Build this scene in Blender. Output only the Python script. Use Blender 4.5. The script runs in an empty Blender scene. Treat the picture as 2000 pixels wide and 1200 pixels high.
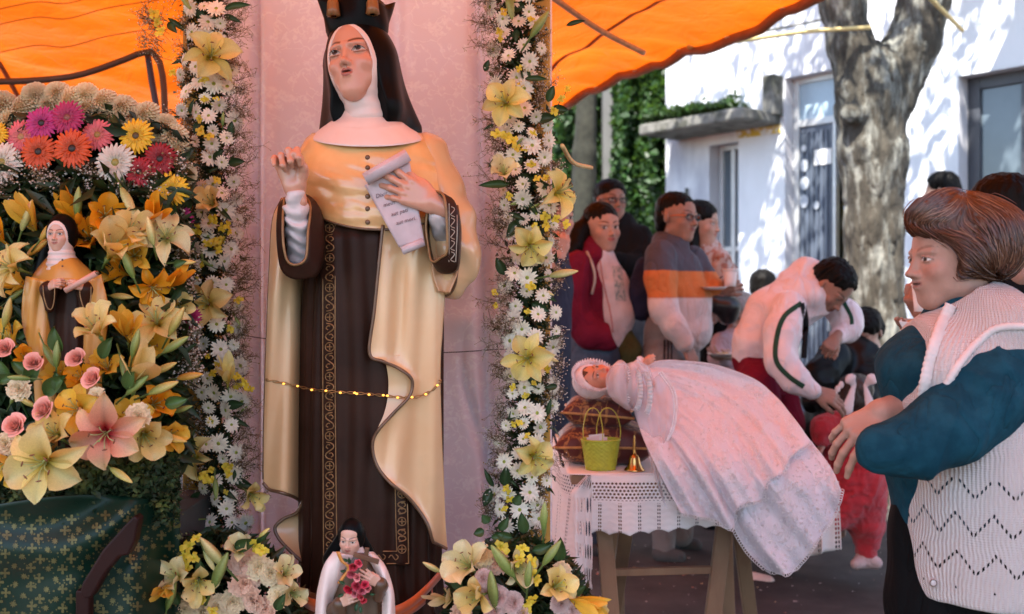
import bpy, math, random
import numpy as np
from mathutils import Vector, Matrix, Euler

# ------------------------------------------------------------------ camera, light, exposure
sc = bpy.context.scene
CAMZ, HOR, F = 1.32, 572.0, 2000.0
cam_data = bpy.data.cameras.new('camera')
cam = bpy.data.objects.new('camera', cam_data)
sc.collection.objects.link(cam)
cam.location = (0, 0, CAMZ)
cam.rotation_euler = (math.pi / 2, 0, 0)
cam_data.sensor_width = 36.0
cam_data.lens = 36.0 * F / 2000.0
cam_data.shift_y = -(600 - HOR) / 2000.0
cam_data.clip_start = 0.05
cam_data.clip_end = 400
cam_data.dof.use_dof = True
cam_data.dof.focus_distance = 2.45
cam_data.dof.aperture_fstop = 3.2
sc.camera = cam

SUN_EL, SUN_AZ = math.radians(58), math.radians(205)   # azimuth clockwise from +Y (north)
w = bpy.data.worlds.new('World'); sc.world = w; w.use_nodes = True
nt = w.node_tree; nt.nodes.clear()
sky = nt.nodes.new('ShaderNodeTexSky'); sky.sky_type = 'NISHITA'; sky.sun_disc = False
sky.sun_elevation = SUN_EL; sky.sun_rotation = SUN_AZ
bg = nt.nodes.new('ShaderNodeBackground'); bg.inputs[1].default_value = 0.13
wo = nt.nodes.new('ShaderNodeOutputWorld')
nt.links.new(sky.outputs[0], bg.inputs[0]); nt.links.new(bg.outputs[0], wo.inputs[0])
sun_data = bpy.data.lights.new('sun', 'SUN'); sun_data.energy = 4.6; sun_data.angle = math.radians(0.5)
sun_data.color = (1.0, 0.95, 0.86)
sun = bpy.data.objects.new('sun', sun_data); sc.collection.objects.link(sun)
_sd = Vector((math.sin(SUN_AZ) * math.cos(SUN_EL), math.cos(SUN_AZ) * math.cos(SUN_EL), math.sin(SUN_EL)))
sun.rotation_euler = _sd.to_track_quat('Z', 'Y').to_euler()
sun.location = (0, 0, 20)
sc.view_settings.view_transform = 'Standard'; sc.view_settings.look = 'None'
sc.view_settings.exposure = 1.78; sc.view_settings.gamma = 1.0
sc.view_settings.use_curve_mapping = False
sc.cycles.use_denoising = True
sc.cycles.max_bounces = 8; sc.cycles.transparent_max_bounces = 12
sc.cycles.sample_clamp_indirect = 8.0
sc.cycles.caustics_reflective = False; sc.cycles.caustics_refractive = False

random.seed(7)
RNG = np.random.RandomState(11)
COL = sc.collection

def P(px, py, Y=2.5):
    """a point of the photograph at a chosen real depth"""
    return Vector(((px - 1000.0) / F * Y, Y, CAMZ + (HOR - py) / F * Y))
def A3(px, py, Y): return np.array(P(px, py, Y))
def lerp(a, b, t): return a + (b - a) * t
def sst(a, b, x):
    t = np.clip((x - a) / (b - a), 0, 1); return t * t * (3 - 2 * t)
def interp(pts, n, smooth=True):
    """resample a polyline (k,d) to n points, Catmull-Rom, by chord length"""
    p = np.array(pts, float)
    if len(p) == 2: return p[0] + (p[1] - p[0]) * np.linspace(0, 1, n)[:, None]
    if smooth:
        q = np.vstack([2 * p[0] - p[1], p, 2 * p[-1] - p[-2]]); out = []
        for i in range(1, len(q) - 2):
            t = np.linspace(0, 1, 13)[:-1, None]
            a, b, c, d = q[i - 1], q[i], q[i + 1], q[i + 2]
            out.append(.5 * (2 * b + (c - a) * t + (2 * a - 5 * b + 4 * c - d) * t ** 2 + (3 * b - a - 3 * c + d) * t ** 3))
        p = np.vstack(out + [p[-1:]])
    s = np.r_[0, np.cumsum(np.linalg.norm(np.diff(p, axis=0), axis=1))]
    u = np.linspace(0, s[-1], n)
    return np.stack([np.interp(u, s, p[:, k]) for k in range(p.shape[1])], 1)
def prof(z, zs, vs):
    """smooth profile lookup"""
    o = np.argsort(zs); zs = np.array(zs, float)[o]; vs = np.array(vs, float)[o]
    m = np.gradient(vs, zs) if len(zs) > 2 else np.full(len(zs), (vs[-1] - vs[0]) / (zs[-1] - zs[0]))
    z = np.clip(z, zs[0], zs[-1]); i = np.clip(np.searchsorted(zs, z) - 1, 0, len(zs) - 2)
    h = zs[i + 1] - zs[i]; t = (z - zs[i]) / h
    return ((2*t**3-3*t**2+1)*vs[i] + (t**3-2*t**2+t)*h*m[i] + (-2*t**3+3*t**2)*vs[i+1] + (t**3-t**2)*h*m[i+1])
def _h(ix, iy, iz, s):
    n = (ix * 374761393 + iy * 668265263 + iz * 2147483647 + s * 974634777) & 0xffffffff
    n = ((n ^ (n >> 13)) * 1274126177) & 0xffffffff
    return ((n ^ (n >> 16)) & 0xffff) / 32767.5 - 1.0
def vnoise(p, scale=1.0, seed=0):
    q = np.asarray(p, float) * scale; i = np.floor(q).astype(np.int64); f = q - i; f = f * f * (3 - 2 * f)
    r = 0
    for dx in (0, 1):
        for dy in (0, 1):
            for dz in (0, 1):
                wgt = (f[..., 0] if dx else 1 - f[..., 0]) * (f[..., 1] if dy else 1 - f[..., 1]) * (f[..., 2] if dz else 1 - f[..., 2])
                r = r + wgt * _h(i[..., 0] + dx, i[..., 1] + dy, i[..., 2] + dz, seed)
    return r
def fbm(p, scale, oct=3, seed=0):
    r = 0; a = 1
    for k in range(oct): r = r + a * vnoise(p, scale * 2 ** k, seed + k); a *= .5
    return r

# ------------------------------------------------------------------ object helpers
def tag(o, label=None, cat=None, group=None, kind=None):
    for k, v in (('label', label), ('category', cat), ('group', group), ('kind', kind)):
        if v: o[k] = v
    return o
def empty(name, loc, label=None, cat=None, group=None, kind=None):
    o = bpy.data.objects.new(name, None); COL.objects.link(o); o.location = loc
    o.empty_display_size = .05
    return tag(o, label, cat, group, kind)
def put(name, me, parent=None, m=None, mw=None):
    o = bpy.data.objects.new(name, me); COL.objects.link(o)
    if m is not None and not me.materials: me.materials.append(m)
    if mw is not None: o.matrix_world = mw
    if parent is not None:
        o.parent = parent; o.matrix_parent_inverse = world_of(parent).inverted()
    return o
def world_of(o):
    m = o.matrix_basis.copy()
    if o.parent is not None: m = world_of(o.parent) @ o.matrix_parent_inverse @ m
    return m
def mk(name, verts, faces, parent=None, m=None, smooth=True, col=None, uv=None, mats=None, mi=None, solid=0, sub=0, offset=0):
    """mesh object from arrays; faces: (n,4)/(n,3) array or list of tuples"""
    me = bpy.data.meshes.new(name)
    v = np.ascontiguousarray(np.asarray(verts, np.float32)).reshape(-1, 3)
    if isinstance(faces, np.ndarray) and faces.ndim == 2:
        nf, k = faces.shape
        me.vertices.add(len(v)); me.vertices.foreach_set('co', v.ravel())
        me.loops.add(nf * k); me.loops.foreach_set('vertex_index', faces.astype(np.int32).ravel())
        me.polygons.add(nf); me.polygons.foreach_set('loop_start', np.arange(0, nf * k, k, dtype=np.int32))
        me.update(calc_edges=True)
    else:
        me.from_pydata([tuple(map(float, x)) for x in v], [], [tuple(int(i) for i in f) for f in faces]); me.update()
    me.validate()
    if smooth: me.polygons.foreach_set('use_smooth', np.ones(len(me.polygons), bool))
    if col is not None:
        c = np.ones((len(v), 4), np.float32); c[:, :3] = col
        a = me.color_attributes.new('Col', 'FLOAT_COLOR', 'POINT'); a.data.foreach_set('color', c.ravel())
    if uv is not None:
        li = np.empty(len(me.loops), np.int32); me.loops.foreach_get('vertex_index', li)
        ul = me.uv_layers.new(name='UVMap'); ul.data.foreach_set('uv', np.asarray(uv, np.float32)[li].ravel())
    if mats:
        for x in mats: me.materials.append(x)
        if mi is not None: me.polygons.foreach_set('material_index', np.asarray(mi, np.int32))
    o = put(name, me, parent, m)
    if solid:
        md = o.modifiers.new('solid', 'SOLIDIFY'); md.thickness = solid; md.offset = offset
    if sub:
        md = o.modifiers.new('sub', 'SUBSURF'); md.levels = sub; md.render_levels = sub
    return o
def grid_faces(nr, nc, wrap=False):
    r = np.arange(nr - 1)[:, None]; c = np.arange(nc if wrap else nc - 1)[None, :]
    c2 = (c + 1) % nc
    return np.stack([r * nc + c, r * nc + c2, (r + 1) * nc + c2, (r + 1) * nc + c], -1).reshape(-1, 4)
def sheet(name, pts, parent=None, m=None, wrap=False, uvs=(1, 1), flip=False, **k):
    """pts: (nr,nc,3) grid"""
    pts = np.asarray(pts); nr, nc = pts.shape[:2]; f = grid_faces(nr, nc, wrap)
    if flip: f = f[:, ::-1]
    uu, vv = np.meshgrid(np.linspace(0, uvs[0], nc), np.linspace(0, uvs[1], nr))
    k.setdefault('uv', np.stack([uu, vv], -1).reshape(-1, 2))
    return mk(name, pts.reshape(-1, 3), f, parent, m, **k)
def tube_arr(path, r, n=8, cap=True, flat=1.0):
    p = np.asarray(path, float); L = len(p); r = np.broadcast_to(np.asarray(r, float), (L,))
    t = np.gradient(p, axis=0); t /= np.linalg.norm(t, axis=1)[:, None] + 1e-12
    up = np.array([0, 0, 1.]) if abs(t[0, 2]) < .9 else np.array([0, 1., 0])
    a = np.cross(t[0], up); a /= np.linalg.norm(a); V = []
    th = np.linspace(0, 2 * np.pi, n, endpoint=False)
    for i in range(L):
        a = a - t[i] * a.dot(t[i]); a /= np.linalg.norm(a) + 1e-12; b = np.cross(t[i], a)
        V.append(p[i] + r[i] * (np.cos(th)[:, None] * a + np.sin(th)[:, None] * b * flat))
    V = np.concatenate(V); fc = [tuple(x) for x in grid_faces(L, n, True)]
    if cap: fc += [tuple(range(n))[::-1], tuple(range((L - 1) * n, L * n))]
    return V, fc
def tube(name, path, r, parent=None, m=None, n=8, flat=1.0, **k):
    V, fc = tube_arr(path, r, n, True, flat); return mk(name, V, fc, parent, m, **k)
class Bag:
    """collects shapes into one mesh"""
    def __init__(s): s.v = []; s.f = []; s.n = 0; s.c = []
    def add(s, V, fc, c=None):
        V = np.asarray(V, float); s.v.append(V); s.f += [tuple(int(i) + s.n for i in f) for f in fc]; s.n += len(V)
        if c is not None: s.c.append(np.broadcast_to(np.asarray(c, float), (len(V), 3)))
        return s
    def make(s, name, parent=None, m=None, **k):
        if s.c: k['col'] = np.vstack(s.c)
        return mk(name, np.vstack(s.v), s.f, parent, m, **k)
def box_arr(lo, hi, bev=0):
    lo = np.array(lo, float); hi = np.array(hi, float)
    V = np.array([[x, y, z] for x in (0, 1) for y in (0, 1) for z in (0, 1)]) * (hi - lo) + lo
    return V, [(0, 1, 3, 2), (4, 6, 7, 5), (0, 4, 5, 1), (2, 3, 7, 6), (0, 2, 6, 4), (1, 5, 7, 3)]
def beam_arr(a, b, w1, h1, up=(0, 0, 1)):
    a = np.array(a, float); b = np.array(b, float); d = b - a; d /= np.linalg.norm(d)
    s = np.cross(d, up); s /= np.linalg.norm(s); u = np.cross(s, d)
    V = np.array([q + s * w1 / 2 * i + u * h1 / 2 * j for q in (a, b) for i in (-1, 1) for j in (-1, 1)])
    return V, [(0, 1, 3, 2), (4, 6, 7, 5), (0, 4, 5, 1), (2, 3, 7, 6), (0, 2, 6, 4), (1, 5, 7, 3)]
def solid_box(name, arr, parent=None, m=None, bev=.004):
    V, fc = arr; o = mk(name, V, fc, parent, m, smooth=False)
    if bev:
        md = o.modifiers.new('bev', 'BEVEL'); md.width = bev; md.segments = 2
    return o
def uvball(c, r, n=10, mm=6):
    V = [(0, 0, 1)]; fc = []
    for i in range(1, mm):
        for j in range(n):
            a = math.pi * i / mm; b = 2 * math.pi * j / n; V.append((math.sin(a) * math.cos(b), math.sin(a) * math.sin(b), math.cos(a)))
    V.append((0, 0, -1)); e = len(V) - 1
    for j in range(n):
        fc.append((0, 1 + j, 1 + (j + 1) % n)); fc.append((e, e - n + (j + 1) % n, e - n + j))
        for i in range(mm - 2):
            q = 1 + i * n; fc.append((q + j, q + n + j, q + n + (j + 1) % n, q + (j + 1) % n))
    return np.array(V) * np.asarray(r) + np.asarray(c), fc

# ------------------------------------------------------------------ signed distance sculpting
class Frame:
    def __init__(s, o, R=None, sc=1.0):
        s.o = np.array(o, float); s.R = np.eye(3) if R is None else np.array(R, float); s.s = sc
    def w(s, p): return s.o + s.R @ (np.array(p, float) * s.s)
    def inv(s, p): return ((np.asarray(p) - s.o) @ s.R) / s.s
def rot(yaw=0, pitch=0, roll=0):
    """face looks to -Y; yaw>0 turns it to +X, pitch>0 looks down, roll>0 tips its top to +X"""
    y, p, r = (math.radians(a) for a in (yaw, pitch, roll))
    return np.array(Matrix.Rotation(y, 3, 'Z') @ Matrix.Rotation(p, 3, 'X') @ Matrix.Rotation(r, 3, 'Y'))
class SDF:
    def __init__(s, F0=None): s.p = []; s.F = F0
    def _f(s, F0): return F0 or s.F or Frame((0, 0, 0))
    def cone(s, a, b, ra, rb=None, k=.01, op='u', F=None, flat=1.0, ax=(0, 1, 0)):
        G = s._f(F); a = G.w(a); b = G.w(b); ra = ra * G.s; rb = ra if rb is None else rb * G.s; k = k * G.s
        ab = b - a; L2 = ab.dot(ab) + 1e-12; n = G.R @ (np.array(ax, float) / np.linalg.norm(ax))
        def fn(p):
            q = p - a; t = np.clip(q @ ab / L2, 0, 1); q = q - t[:, None] * ab; r = ra + t * (rb - ra)
            if flat != 1.0:
                c = q @ n; d2 = (q * q).sum(1) - c * c + (c / flat) ** 2
                return (np.sqrt(d2) - r) * min(1, (1 + flat) / 2)
            return np.sqrt((q * q).sum(1)) - r
        R = (np.linalg.norm(ab) / 2 + max(ra, rb) * max(1, flat)); s.p.append((fn, (a + b) / 2, R, k, op)); return s
    def chain(s, pts, rs, k=.01, op='u', F=None, flat=1.0, ax=(0, 1, 0)):
        for i in range(len(pts) - 1): s.cone(pts[i], pts[i + 1], rs[i], rs[i + 1], k, op, F, flat, ax)
        return s
    def ell(s, c, r, k=.01, op='u', F=None, R=None):
        G = s._f(F); c = G.w(c); r = np.array(r, float) * G.s; M = G.R if R is None else G.R @ np.array(R); k = k * G.s
        def fn(p):
            q = (p - c) @ M; k0 = np.sqrt(((q / r) ** 2).sum(1)); k1 = np.sqrt(((q / r ** 2) ** 2).sum(1)) + 1e-9
            return k0 * (k0 - 1) / k1
        s.p.append((fn, c, float(max(r)), k, op)); return s
    def box(s, c, h, rd=.005, k=.01, op='u', F=None, R=None):
        G = s._f(F); c = G.w(c); h = np.array(h, float) * G.s; M = G.R if R is None else G.R @ np.array(R); k = k * G.s; rd = rd * G.s
        def fn(p):
            q = np.abs((p - c) @ M) - h + rd
            return np.sqrt((np.maximum(q, 0) ** 2).sum(1)) + np.minimum(q.max(1), 0) - rd
        s.p.append((fn, c, float(np.linalg.norm(h)), k, op)); return s
    def cut(s, pt, n, k=.004):
        """drop everything on the side the normal points to"""
        pt = np.array(pt, float); n = np.array(n, float); n /= np.linalg.norm(n)
        s.p.append((lambda p: -((p - pt) @ n), None, 0, k, 's')); return s
    def ev(s, p, sub=None):
        d = np.full(len(p), 1e3)
        for fn, c, R, k, op in s.p:
            if sub is not None and c is not None:
                m = sub(c, R + k * 2)
                if not m.any(): continue
                e = fn(p[m]); a = d[m]
            else: m = slice(None); e = fn(p); a = d
            if op == 'u': h = np.maximum(k - np.abs(a - e), 0) / max(k, 1e-9); r = np.minimum(a, e) - h * h * k / 4
            else: h = np.maximum(k - np.abs(a + e), 0) / max(k, 1e-9); r = np.maximum(a, -e) + h * h * k / 4
            d[m] = r
        return d
    def mesh(s, h, disp=None, dm=0.0):
        U = [q for q in s.p if q[4] == 'u']; B = 8; b = B * h
        lo = np.min([q[1] - q[2] for q in U], 0) - 2 * h - dm; hi = np.max([q[1] + q[2] for q in U], 0) + 2 * h + dm
        nb = np.ceil((hi - lo) / b).astype(int)
        bi = np.stack(np.meshgrid(*[np.arange(n) for n in nb], indexing='ij'), -1).reshape(-1, 3)
        bc = lo + (bi + .5) * b
        d = s.ev(bc); bi = bi[np.abs(d) < b * 1.15 + dm]; bc = lo + (bi + .5) * b
        loc = np.stack(np.meshgrid(*[np.arange(B + 1)] * 3, indexing='ij'), -1).reshape(-1, 3)
        n1 = (B + 1) ** 3; pts = (lo + (bi[:, None, :] * B + loc[None]) * h).reshape(-1, 3)
        def sub(c, R): return np.repeat(((bc - c) ** 2).sum(1) < (R + b * .95 + 2 * h) ** 2, n1)
        v = s.ev(pts, sub)
        if disp is not None: 
            near = np.abs(v) < dm + 2.5 * h; v[near] += disp(pts[near])
        v = v.reshape(len(bi), B + 1, B + 1, B + 1); neg = v < 0
        offs = [(i, j, k) for i in (0, 1) for j in (0, 1) for k in (0, 1)]
        cs = np.stack([neg[:, i:i + B, j:j + B, k:k + B] for i, j, k in offs], -1)
        sm = cs.sum(-1); act = (sm > 0) & (sm < 8); idx = np.argwhere(act)
        cv = np.stack([v[idx[:, 0], idx[:, 1] + i, idx[:, 2] + j, idx[:, 3] + k] for i, j, k in offs], 1)
        ng = cv < 0; acc = np.zeros((len(idx), 3)); cnt = np.zeros(len(idx)); O = np.array(offs, float)
        for a in range(8):
            for c in range(a + 1, 8):
                if abs(O[a] - O[c]).sum() == 1:
                    m = ng[:, a] != ng[:, c]; t = cv[m, a] / (cv[m, a] - cv[m, c])
                    acc[m] += O[a] + (O[c] - O[a]) * t[:, None]; cnt[m] += 1
        g = bi[idx[:, 0]] * B + idx[:, 1:]; V = lo + (g + acc / cnt[:, None]) * h
        N = nb * B + 4; gid = (g[:, 0] * N[1] + g[:, 1]) * N[2] + g[:, 2]; o = np.argsort(gid); gs = gid[o]
        def find(q):
            i = (q[:, 0] * N[1] + q[:, 1]) * N[2] + q[:, 2]; j = np.clip(np.searchsorted(gs, i), 0, len(gs) - 1)
            return np.where(gs[j] == i, o[j], -1)
        Fs = []
        for ax, ci in ((0, 4), (1, 2), (2, 1)):
            m = ng[:, 0] != ng[:, ci]; q = g[m]; e1 = np.zeros(3, int); e2 = np.zeros(3, int); e1[(ax + 1) % 3] = 1; e2[(ax + 2) % 3] = 1
            f = np.stack([find(q), find(q - e1), find(q - e1 - e2), find(q - e2)], 1); flip = ~ng[m, 0]
            f[flip] = f[flip][:, ::-1]; Fs.append(f[(f >= 0).all(1)])
        return V, np.concatenate(Fs)
    def make(s, name, h, parent=None, m=None, disp=None, dm=0.0, colfn=None, relax=0, **k):
        V, f = s.mesh(h, disp, dm)
        for _ in range(relax):
            acc = np.zeros_like(V); cn = np.zeros(len(V))
            for i in range(4):
                np.add.at(acc, f[:, i], V[f[:, (i + 1) % 4]]); np.add.at(cn, f[:, i], 1)
            V = V * .4 + .6 * acc / np.maximum(cn, 1)[:, None]
        if colfn is not None: k['col'] = colfn(V)
        return mk(name, V, f, parent, m, **k)

# ------------------------------------------------------------------ materials
def _new(name):
    m = bpy.data.materials.new(name); m.use_nodes = True; nt = m.node_tree; nt.nodes.clear()
    out = nt.nodes.new('ShaderNodeOutputMaterial'); b = nt.nodes.new('ShaderNodeBsdfPrincipled')
    nt.links.new(b.outputs[0], out.inputs[0]); return m, nt, b, out
def nd(nt, t, **k):
    n = nt.nodes.new(t)
    for a, v in k.items():
        if a.startswith('i_'): 
            key = a[2:]; n.inputs[int(key) if key.isdigit() else key.replace('_', ' ')].default_value = v
        else: setattr(n, a, v)
    return n
def mat(name, c=(.5, .5, .5), rough=.6, var=.12, vs=8.0, bump=.0, bs=60.0, col=False, spec=.5, metal=0, coat=0, sheen=0, trans=0, tcol=None, c2=None, c2s=3.0, c2t=(.45, .6), coord='Object', sss=0, stretch=None, hue=0, bdist=.002, wr=None):
    """principled material: colour with soft procedural variation, fine bump, optional second colour in patches, optional see-through light"""
    m, nt, b, out = _new(name); L = nt.links.new
    tc = nd(nt, 'ShaderNodeTexCoord'); src = tc.outputs[coord]
    if stretch:
        mp = nd(nt, 'ShaderNodeMapping'); mp.inputs['Scale'].default_value = stretch; L(src, mp.inputs[0]); src = mp.outputs[0]
    if col:
        a = nd(nt, 'ShaderNodeAttribute', attribute_name='Col'); cs = a.outputs['Color']
    else:
        r = nd(nt, 'ShaderNodeRGB'); r.outputs[0].default_value = (*c, 1); cs = r.outputs[0]
    if c2:
        n2 = nd(nt, 'ShaderNodeTexNoise', i_Scale=c2s, i_Detail=5.0, i_Roughness=.6); L(src, n2.inputs['Vector'])
        mr = nd(nt, 'ShaderNodeMapRange'); mr.inputs[1].default_value = c2t[0]; mr.inputs[2].default_value = c2t[1]; L(n2.outputs[0], mr.inputs[0])
        mx = nd(nt, 'ShaderNodeMix', data_type='RGBA'); L(mr.outputs[0], mx.inputs[0]); L(cs, mx.inputs[6]); mx.inputs[7].default_value = (*c2, 1); cs = mx.outputs[2]
    if var or hue:
        n = nd(nt, 'ShaderNodeTexNoise', i_Scale=vs, i_Detail=4.0, i_Roughness=.6); L(src, n.inputs['Vector'])
        hs = nd(nt, 'ShaderNodeHueSaturation'); mr = nd(nt, 'ShaderNodeMapRange')
        mr.inputs[1].default_value = .3; mr.inputs[2].default_value = .7; mr.inputs[3].default_value = 1 - var; mr.inputs[4].default_value = 1 + var
        L(n.outputs[0], mr.inputs[0]); L(mr.outputs[0], hs.inputs['Value']); L(cs, hs.inputs['Color']); cs = hs.outputs[0]
        if hue:
            oi = nd(nt, 'ShaderNodeObjectInfo'); h2 = nd(nt, 'ShaderNodeHueSaturation'); mr2 = nd(nt, 'ShaderNodeMapRange')
            mr2.inputs[3].default_value = 1 - hue; mr2.inputs[4].default_value = 1 + hue; L(oi.outputs['Random'], mr2.inputs[0]); L(mr2.outputs[0], h2.inputs['Value']); L(cs, h2.inputs['Color']); cs = h2.outputs[0]
    L(cs, b.inputs['Base Color']); b.inputs['Roughness'].default_value = rough; b.inputs['Specular IOR Level'].default_value = spec
    b.inputs['Metallic'].default_value = metal; b.inputs['Coat Weight'].default_value = coat; b.inputs['Coat Roughness'].default_value = .15
    b.inputs['Sheen Weight'].default_value = sheen
    if sss:
        b.inputs['Subsurface Weight'].default_value = sss; b.inputs['Subsurface Radius'].default_value = (.01, .004, .002); b.inputs['Subsurface Scale'].default_value = 1.0
    if bump:
        bn = nd(nt, 'ShaderNodeTexNoise', i_Scale=bs, i_Detail=6.0, i_Roughness=.6); L(src, bn.inputs['Vector'])
        bp = nd(nt, 'ShaderNodeBump'); bp.inputs['Strength'].default_value = bump; bp.inputs['Distance'].default_value = bdist; L(bn.outputs[0], bp.inputs['Height']); L(bp.outputs[0], b.inputs['Normal'])
        if wr:
            wn = nd(nt, 'ShaderNodeTexNoise', i_Scale=wr[0], i_Detail=3.0, i_Distortion=.8); mpw = nd(nt, 'ShaderNodeMapping'); mpw.inputs['Scale'].default_value = (1, 1, .5); mpw.inputs['Rotation'].default_value = (.2, .5, 0); L(src, mpw.inputs[0]); L(mpw.outputs[0], wn.inputs['Vector'])
            rd = nd(nt, 'ShaderNodeMath', operation='SUBTRACT'); L(wn.outputs[0], rd.inputs[0]); rd.inputs[1].default_value = .5; ab = nd(nt, 'ShaderNodeMath', operation='ABSOLUTE'); L(rd.outputs[0], ab.inputs[0]); rt = nd(nt, 'ShaderNodeMath', operation='SQRT'); L(ab.outputs[0], rt.inputs[0])
            bw = nd(nt, 'ShaderNodeBump'); bw.inputs['Strength'].default_value = .7; bw.inputs['Distance'].default_value = wr[1]; L(rt.outputs[0], bw.inputs['Height']); L(bw.outputs[0], bp.inputs['Normal'])
    if trans:
        t = nd(nt, 'ShaderNodeBsdfTranslucent')
        if tcol: t.inputs[0].default_value = (*tcol, 1)
        else: L(cs, t.inputs[0])
        ms = nd(nt, 'ShaderNodeMixShader', i_0=trans); L(b.outputs[0], ms.inputs[1]); L(t.outputs[0], ms.inputs[2]); L(ms.outputs[0], out.inputs[0])
    m['_b'] = b.name
    return m
# ------------------------------------------------------------------ materials of the setting
def pattern_mat(name, c1, c2, scale, thr=(.32, .4), rough=.6, warp=.35, bump=.15, trans=0, metal2=0, sheen=0, var=.08, fold=None):
    m, nt, b, out = _new(name); L = nt.links.new
    tc = nd(nt, 'ShaderNodeTexCoord'); src = tc.outputs['UV']
    n = nd(nt, 'ShaderNodeTexNoise', i_Scale=scale * 1.3, i_Detail=2.0); L(src, n.inputs['Vector'])
    mx = nd(nt, 'ShaderNodeMix', data_type='RGBA', i_0=warp * .12); L(src, mx.inputs[6]); L(n.outputs['Color'], mx.inputs[7])
    v = nd(nt, 'ShaderNodeTexVoronoi', i_Scale=scale); L(mx.outputs[2], v.inputs['Vector'])
    v2 = nd(nt, 'ShaderNodeTexVoronoi', i_Scale=scale * 3.1, feature='SMOOTH_F1'); L(mx.outputs[2], v2.inputs['Vector'])
    a = nd(nt, 'ShaderNodeMath', operation='MULTIPLY_ADD'); L(v2.outputs[0], a.inputs[0]); a.inputs[1].default_value = .55; L(v.outputs[0], a.inputs[2])
    mr = nd(nt, 'ShaderNodeMapRange'); mr.inputs[1].default_value = thr[0] + .2; mr.inputs[2].default_value = thr[1] + .2; mr.inputs[3].default_value = 1; mr.inputs[4].default_value = 0; L(a.outputs[0], mr.inputs[0])
    w1 = nd(nt, 'ShaderNodeTexVoronoi', i_Scale=scale * .8, feature='DISTANCE_TO_EDGE'); L(mx.outputs[2], w1.inputs['Vector'])
    mr3 = nd(nt, 'ShaderNodeMapRange'); mr3.inputs[1].default_value = .02; mr3.inputs[2].default_value = .05; mr3.inputs[3].default_value = 1; mr3.inputs[4].default_value = 0; L(w1.outputs[0], mr3.inputs[0])
    mm = nd(nt, 'ShaderNodeMath', operation='MAXIMUM'); L(mr.outputs[0], mm.inputs[0]); L(mr3.outputs[0], mm.inputs[1])
    nz = nd(nt, 'ShaderNodeTexNoise', i_Scale=scale * 6, i_Detail=3.0); L(src, nz.inputs['Vector'])
    mq = nd(nt, 'ShaderNodeMath', operation='MULTIPLY'); L(mm.outputs[0], mq.inputs[0])
    mz = nd(nt, 'ShaderNodeMapRange'); mz.inputs[1].default_value = .35; mz.inputs[2].default_value = .55; L(nz.outputs[0], mz.inputs[0]); L(mz.outputs[0], mq.inputs[1])
    cm = nd(nt, 'ShaderNodeMix', data_type='RGBA'); cm.inputs[6].default_value = (*c1, 1); cm.inputs[7].default_value = (*c2, 1); L(mq.outputs[0], cm.inputs[0])
    L(cm.outputs[2], b.inputs['Base Color']); b.inputs['Roughness'].default_value = rough; b.inputs['Sheen Weight'].default_value = sheen
    if metal2: 
        mt = nd(nt, 'ShaderNodeMath', operation='MULTIPLY', i_1=metal2); L(mq.outputs[0], mt.inputs[0]); L(mt.outputs[0], b.inputs['Metallic'])
    bp = nd(nt, 'ShaderNodeBump'); bp.inputs['Strength'].default_value = bump; bp.inputs['Distance'].default_value = .002; L(mq.outputs[0], bp.inputs['Height']); L(bp.outputs[0], b.inputs['Normal'])
    if trans:
        t = nd(nt, 'ShaderNodeBsdfTranslucent'); L(cm.outputs[2], t.inputs[0])
        ms = nd(nt, 'ShaderNodeMixShader', i_0=trans); L(b.outputs[0], ms.inputs[1]); L(t.outputs[0], ms.inputs[2]); L(ms.outputs[0], out.inputs[0])
    return m
M = {}
M['asphalt'] = mat('asphalt', (.042, .036, .034), .9, .35, 3, .5, 180, spec=.2, c2=(.066, .058, .054), c2s=1.3)
M['wallpaint'] = mat('wallpaint', (.74, .76, .80), .85, .06, 4, .35, 30, c2=(.40, .41, .47), c2s=1.1, c2t=(.5, .66), stretch=(1, 1, .45))
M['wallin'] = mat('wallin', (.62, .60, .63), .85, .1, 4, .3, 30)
M['concrete'] = mat('concrete', (.16, .155, .14), .9, .35, 12, .6, 40, c2=(.07, .07, .055), c2s=4, c2t=(.5, .6))
M['doormetal'] = mat('doormetal', (.09, .11, .15), .45, .3, 14, .2, 60, c2=(.26, .29, .33), c2s=6, c2t=(.56, .68), stretch=(1, 1, .3))
M['darkframe'] = mat('darkframe', (.06, .065, .08), .4, .15, 6)
M['aluminium'] = mat('aluminium', (.55, .56, .57), .35, .1, 8, metal=.3)
M['glare_disc'] = mat('glare_disc', (.42, .45, .50), .7, .15, 30)
M['paper'] = mat('paper', (.8, .79, .77), .8, .04, 20)
M['moss'] = mat('moss', (.06, .12, .02), .9, .4, 20, .5, 60)
M['yellowpaint'] = mat('yellowpaint', (.55, .40, .05), .6, .3, 12)
M['leaf'] = mat('leaf', (.032, .08, .02), .5, .3, 9, .2, 60, trans=.25, tcol=(.12, .22, .03), hue=.15)
M['ivy'] = mat('ivy', (.022, .062, .014), .5, .45, 6, trans=.3, tcol=(.10, .2, .03))
M['bark'] = mat('bark', (.050, .043, .032), .95, .5, 20, 1.0, 55, c2=(.20, .20, .175), c2s=12, c2t=(.48, .64), stretch=(1, 1, .35), bdist=.012)
M['rope'] = mat('rope', (.62, .47, .2), .8, .15, 40, .4, 300)
M['darkhose'] = mat('darkhose', (.07, .04, .03), .6, .2, 8)
M['gold_cloth'] = mat('gold_cloth', (.62, .36, .06), .6, .2, 9, .3, 80, trans=.15)
M['brocade_white'] = pattern_mat('brocade_white', (.84, .79, .86), (.93, .91, .95), 17, (.30, .42), .6, .9, .12)
M['plinth'] = mat('plinth', (.5, .42, .38), .8, .1, 5, .2, 60)
M['interior'] = mat('interior', (.05, .06, .055), .9, .3, 3)
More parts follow.
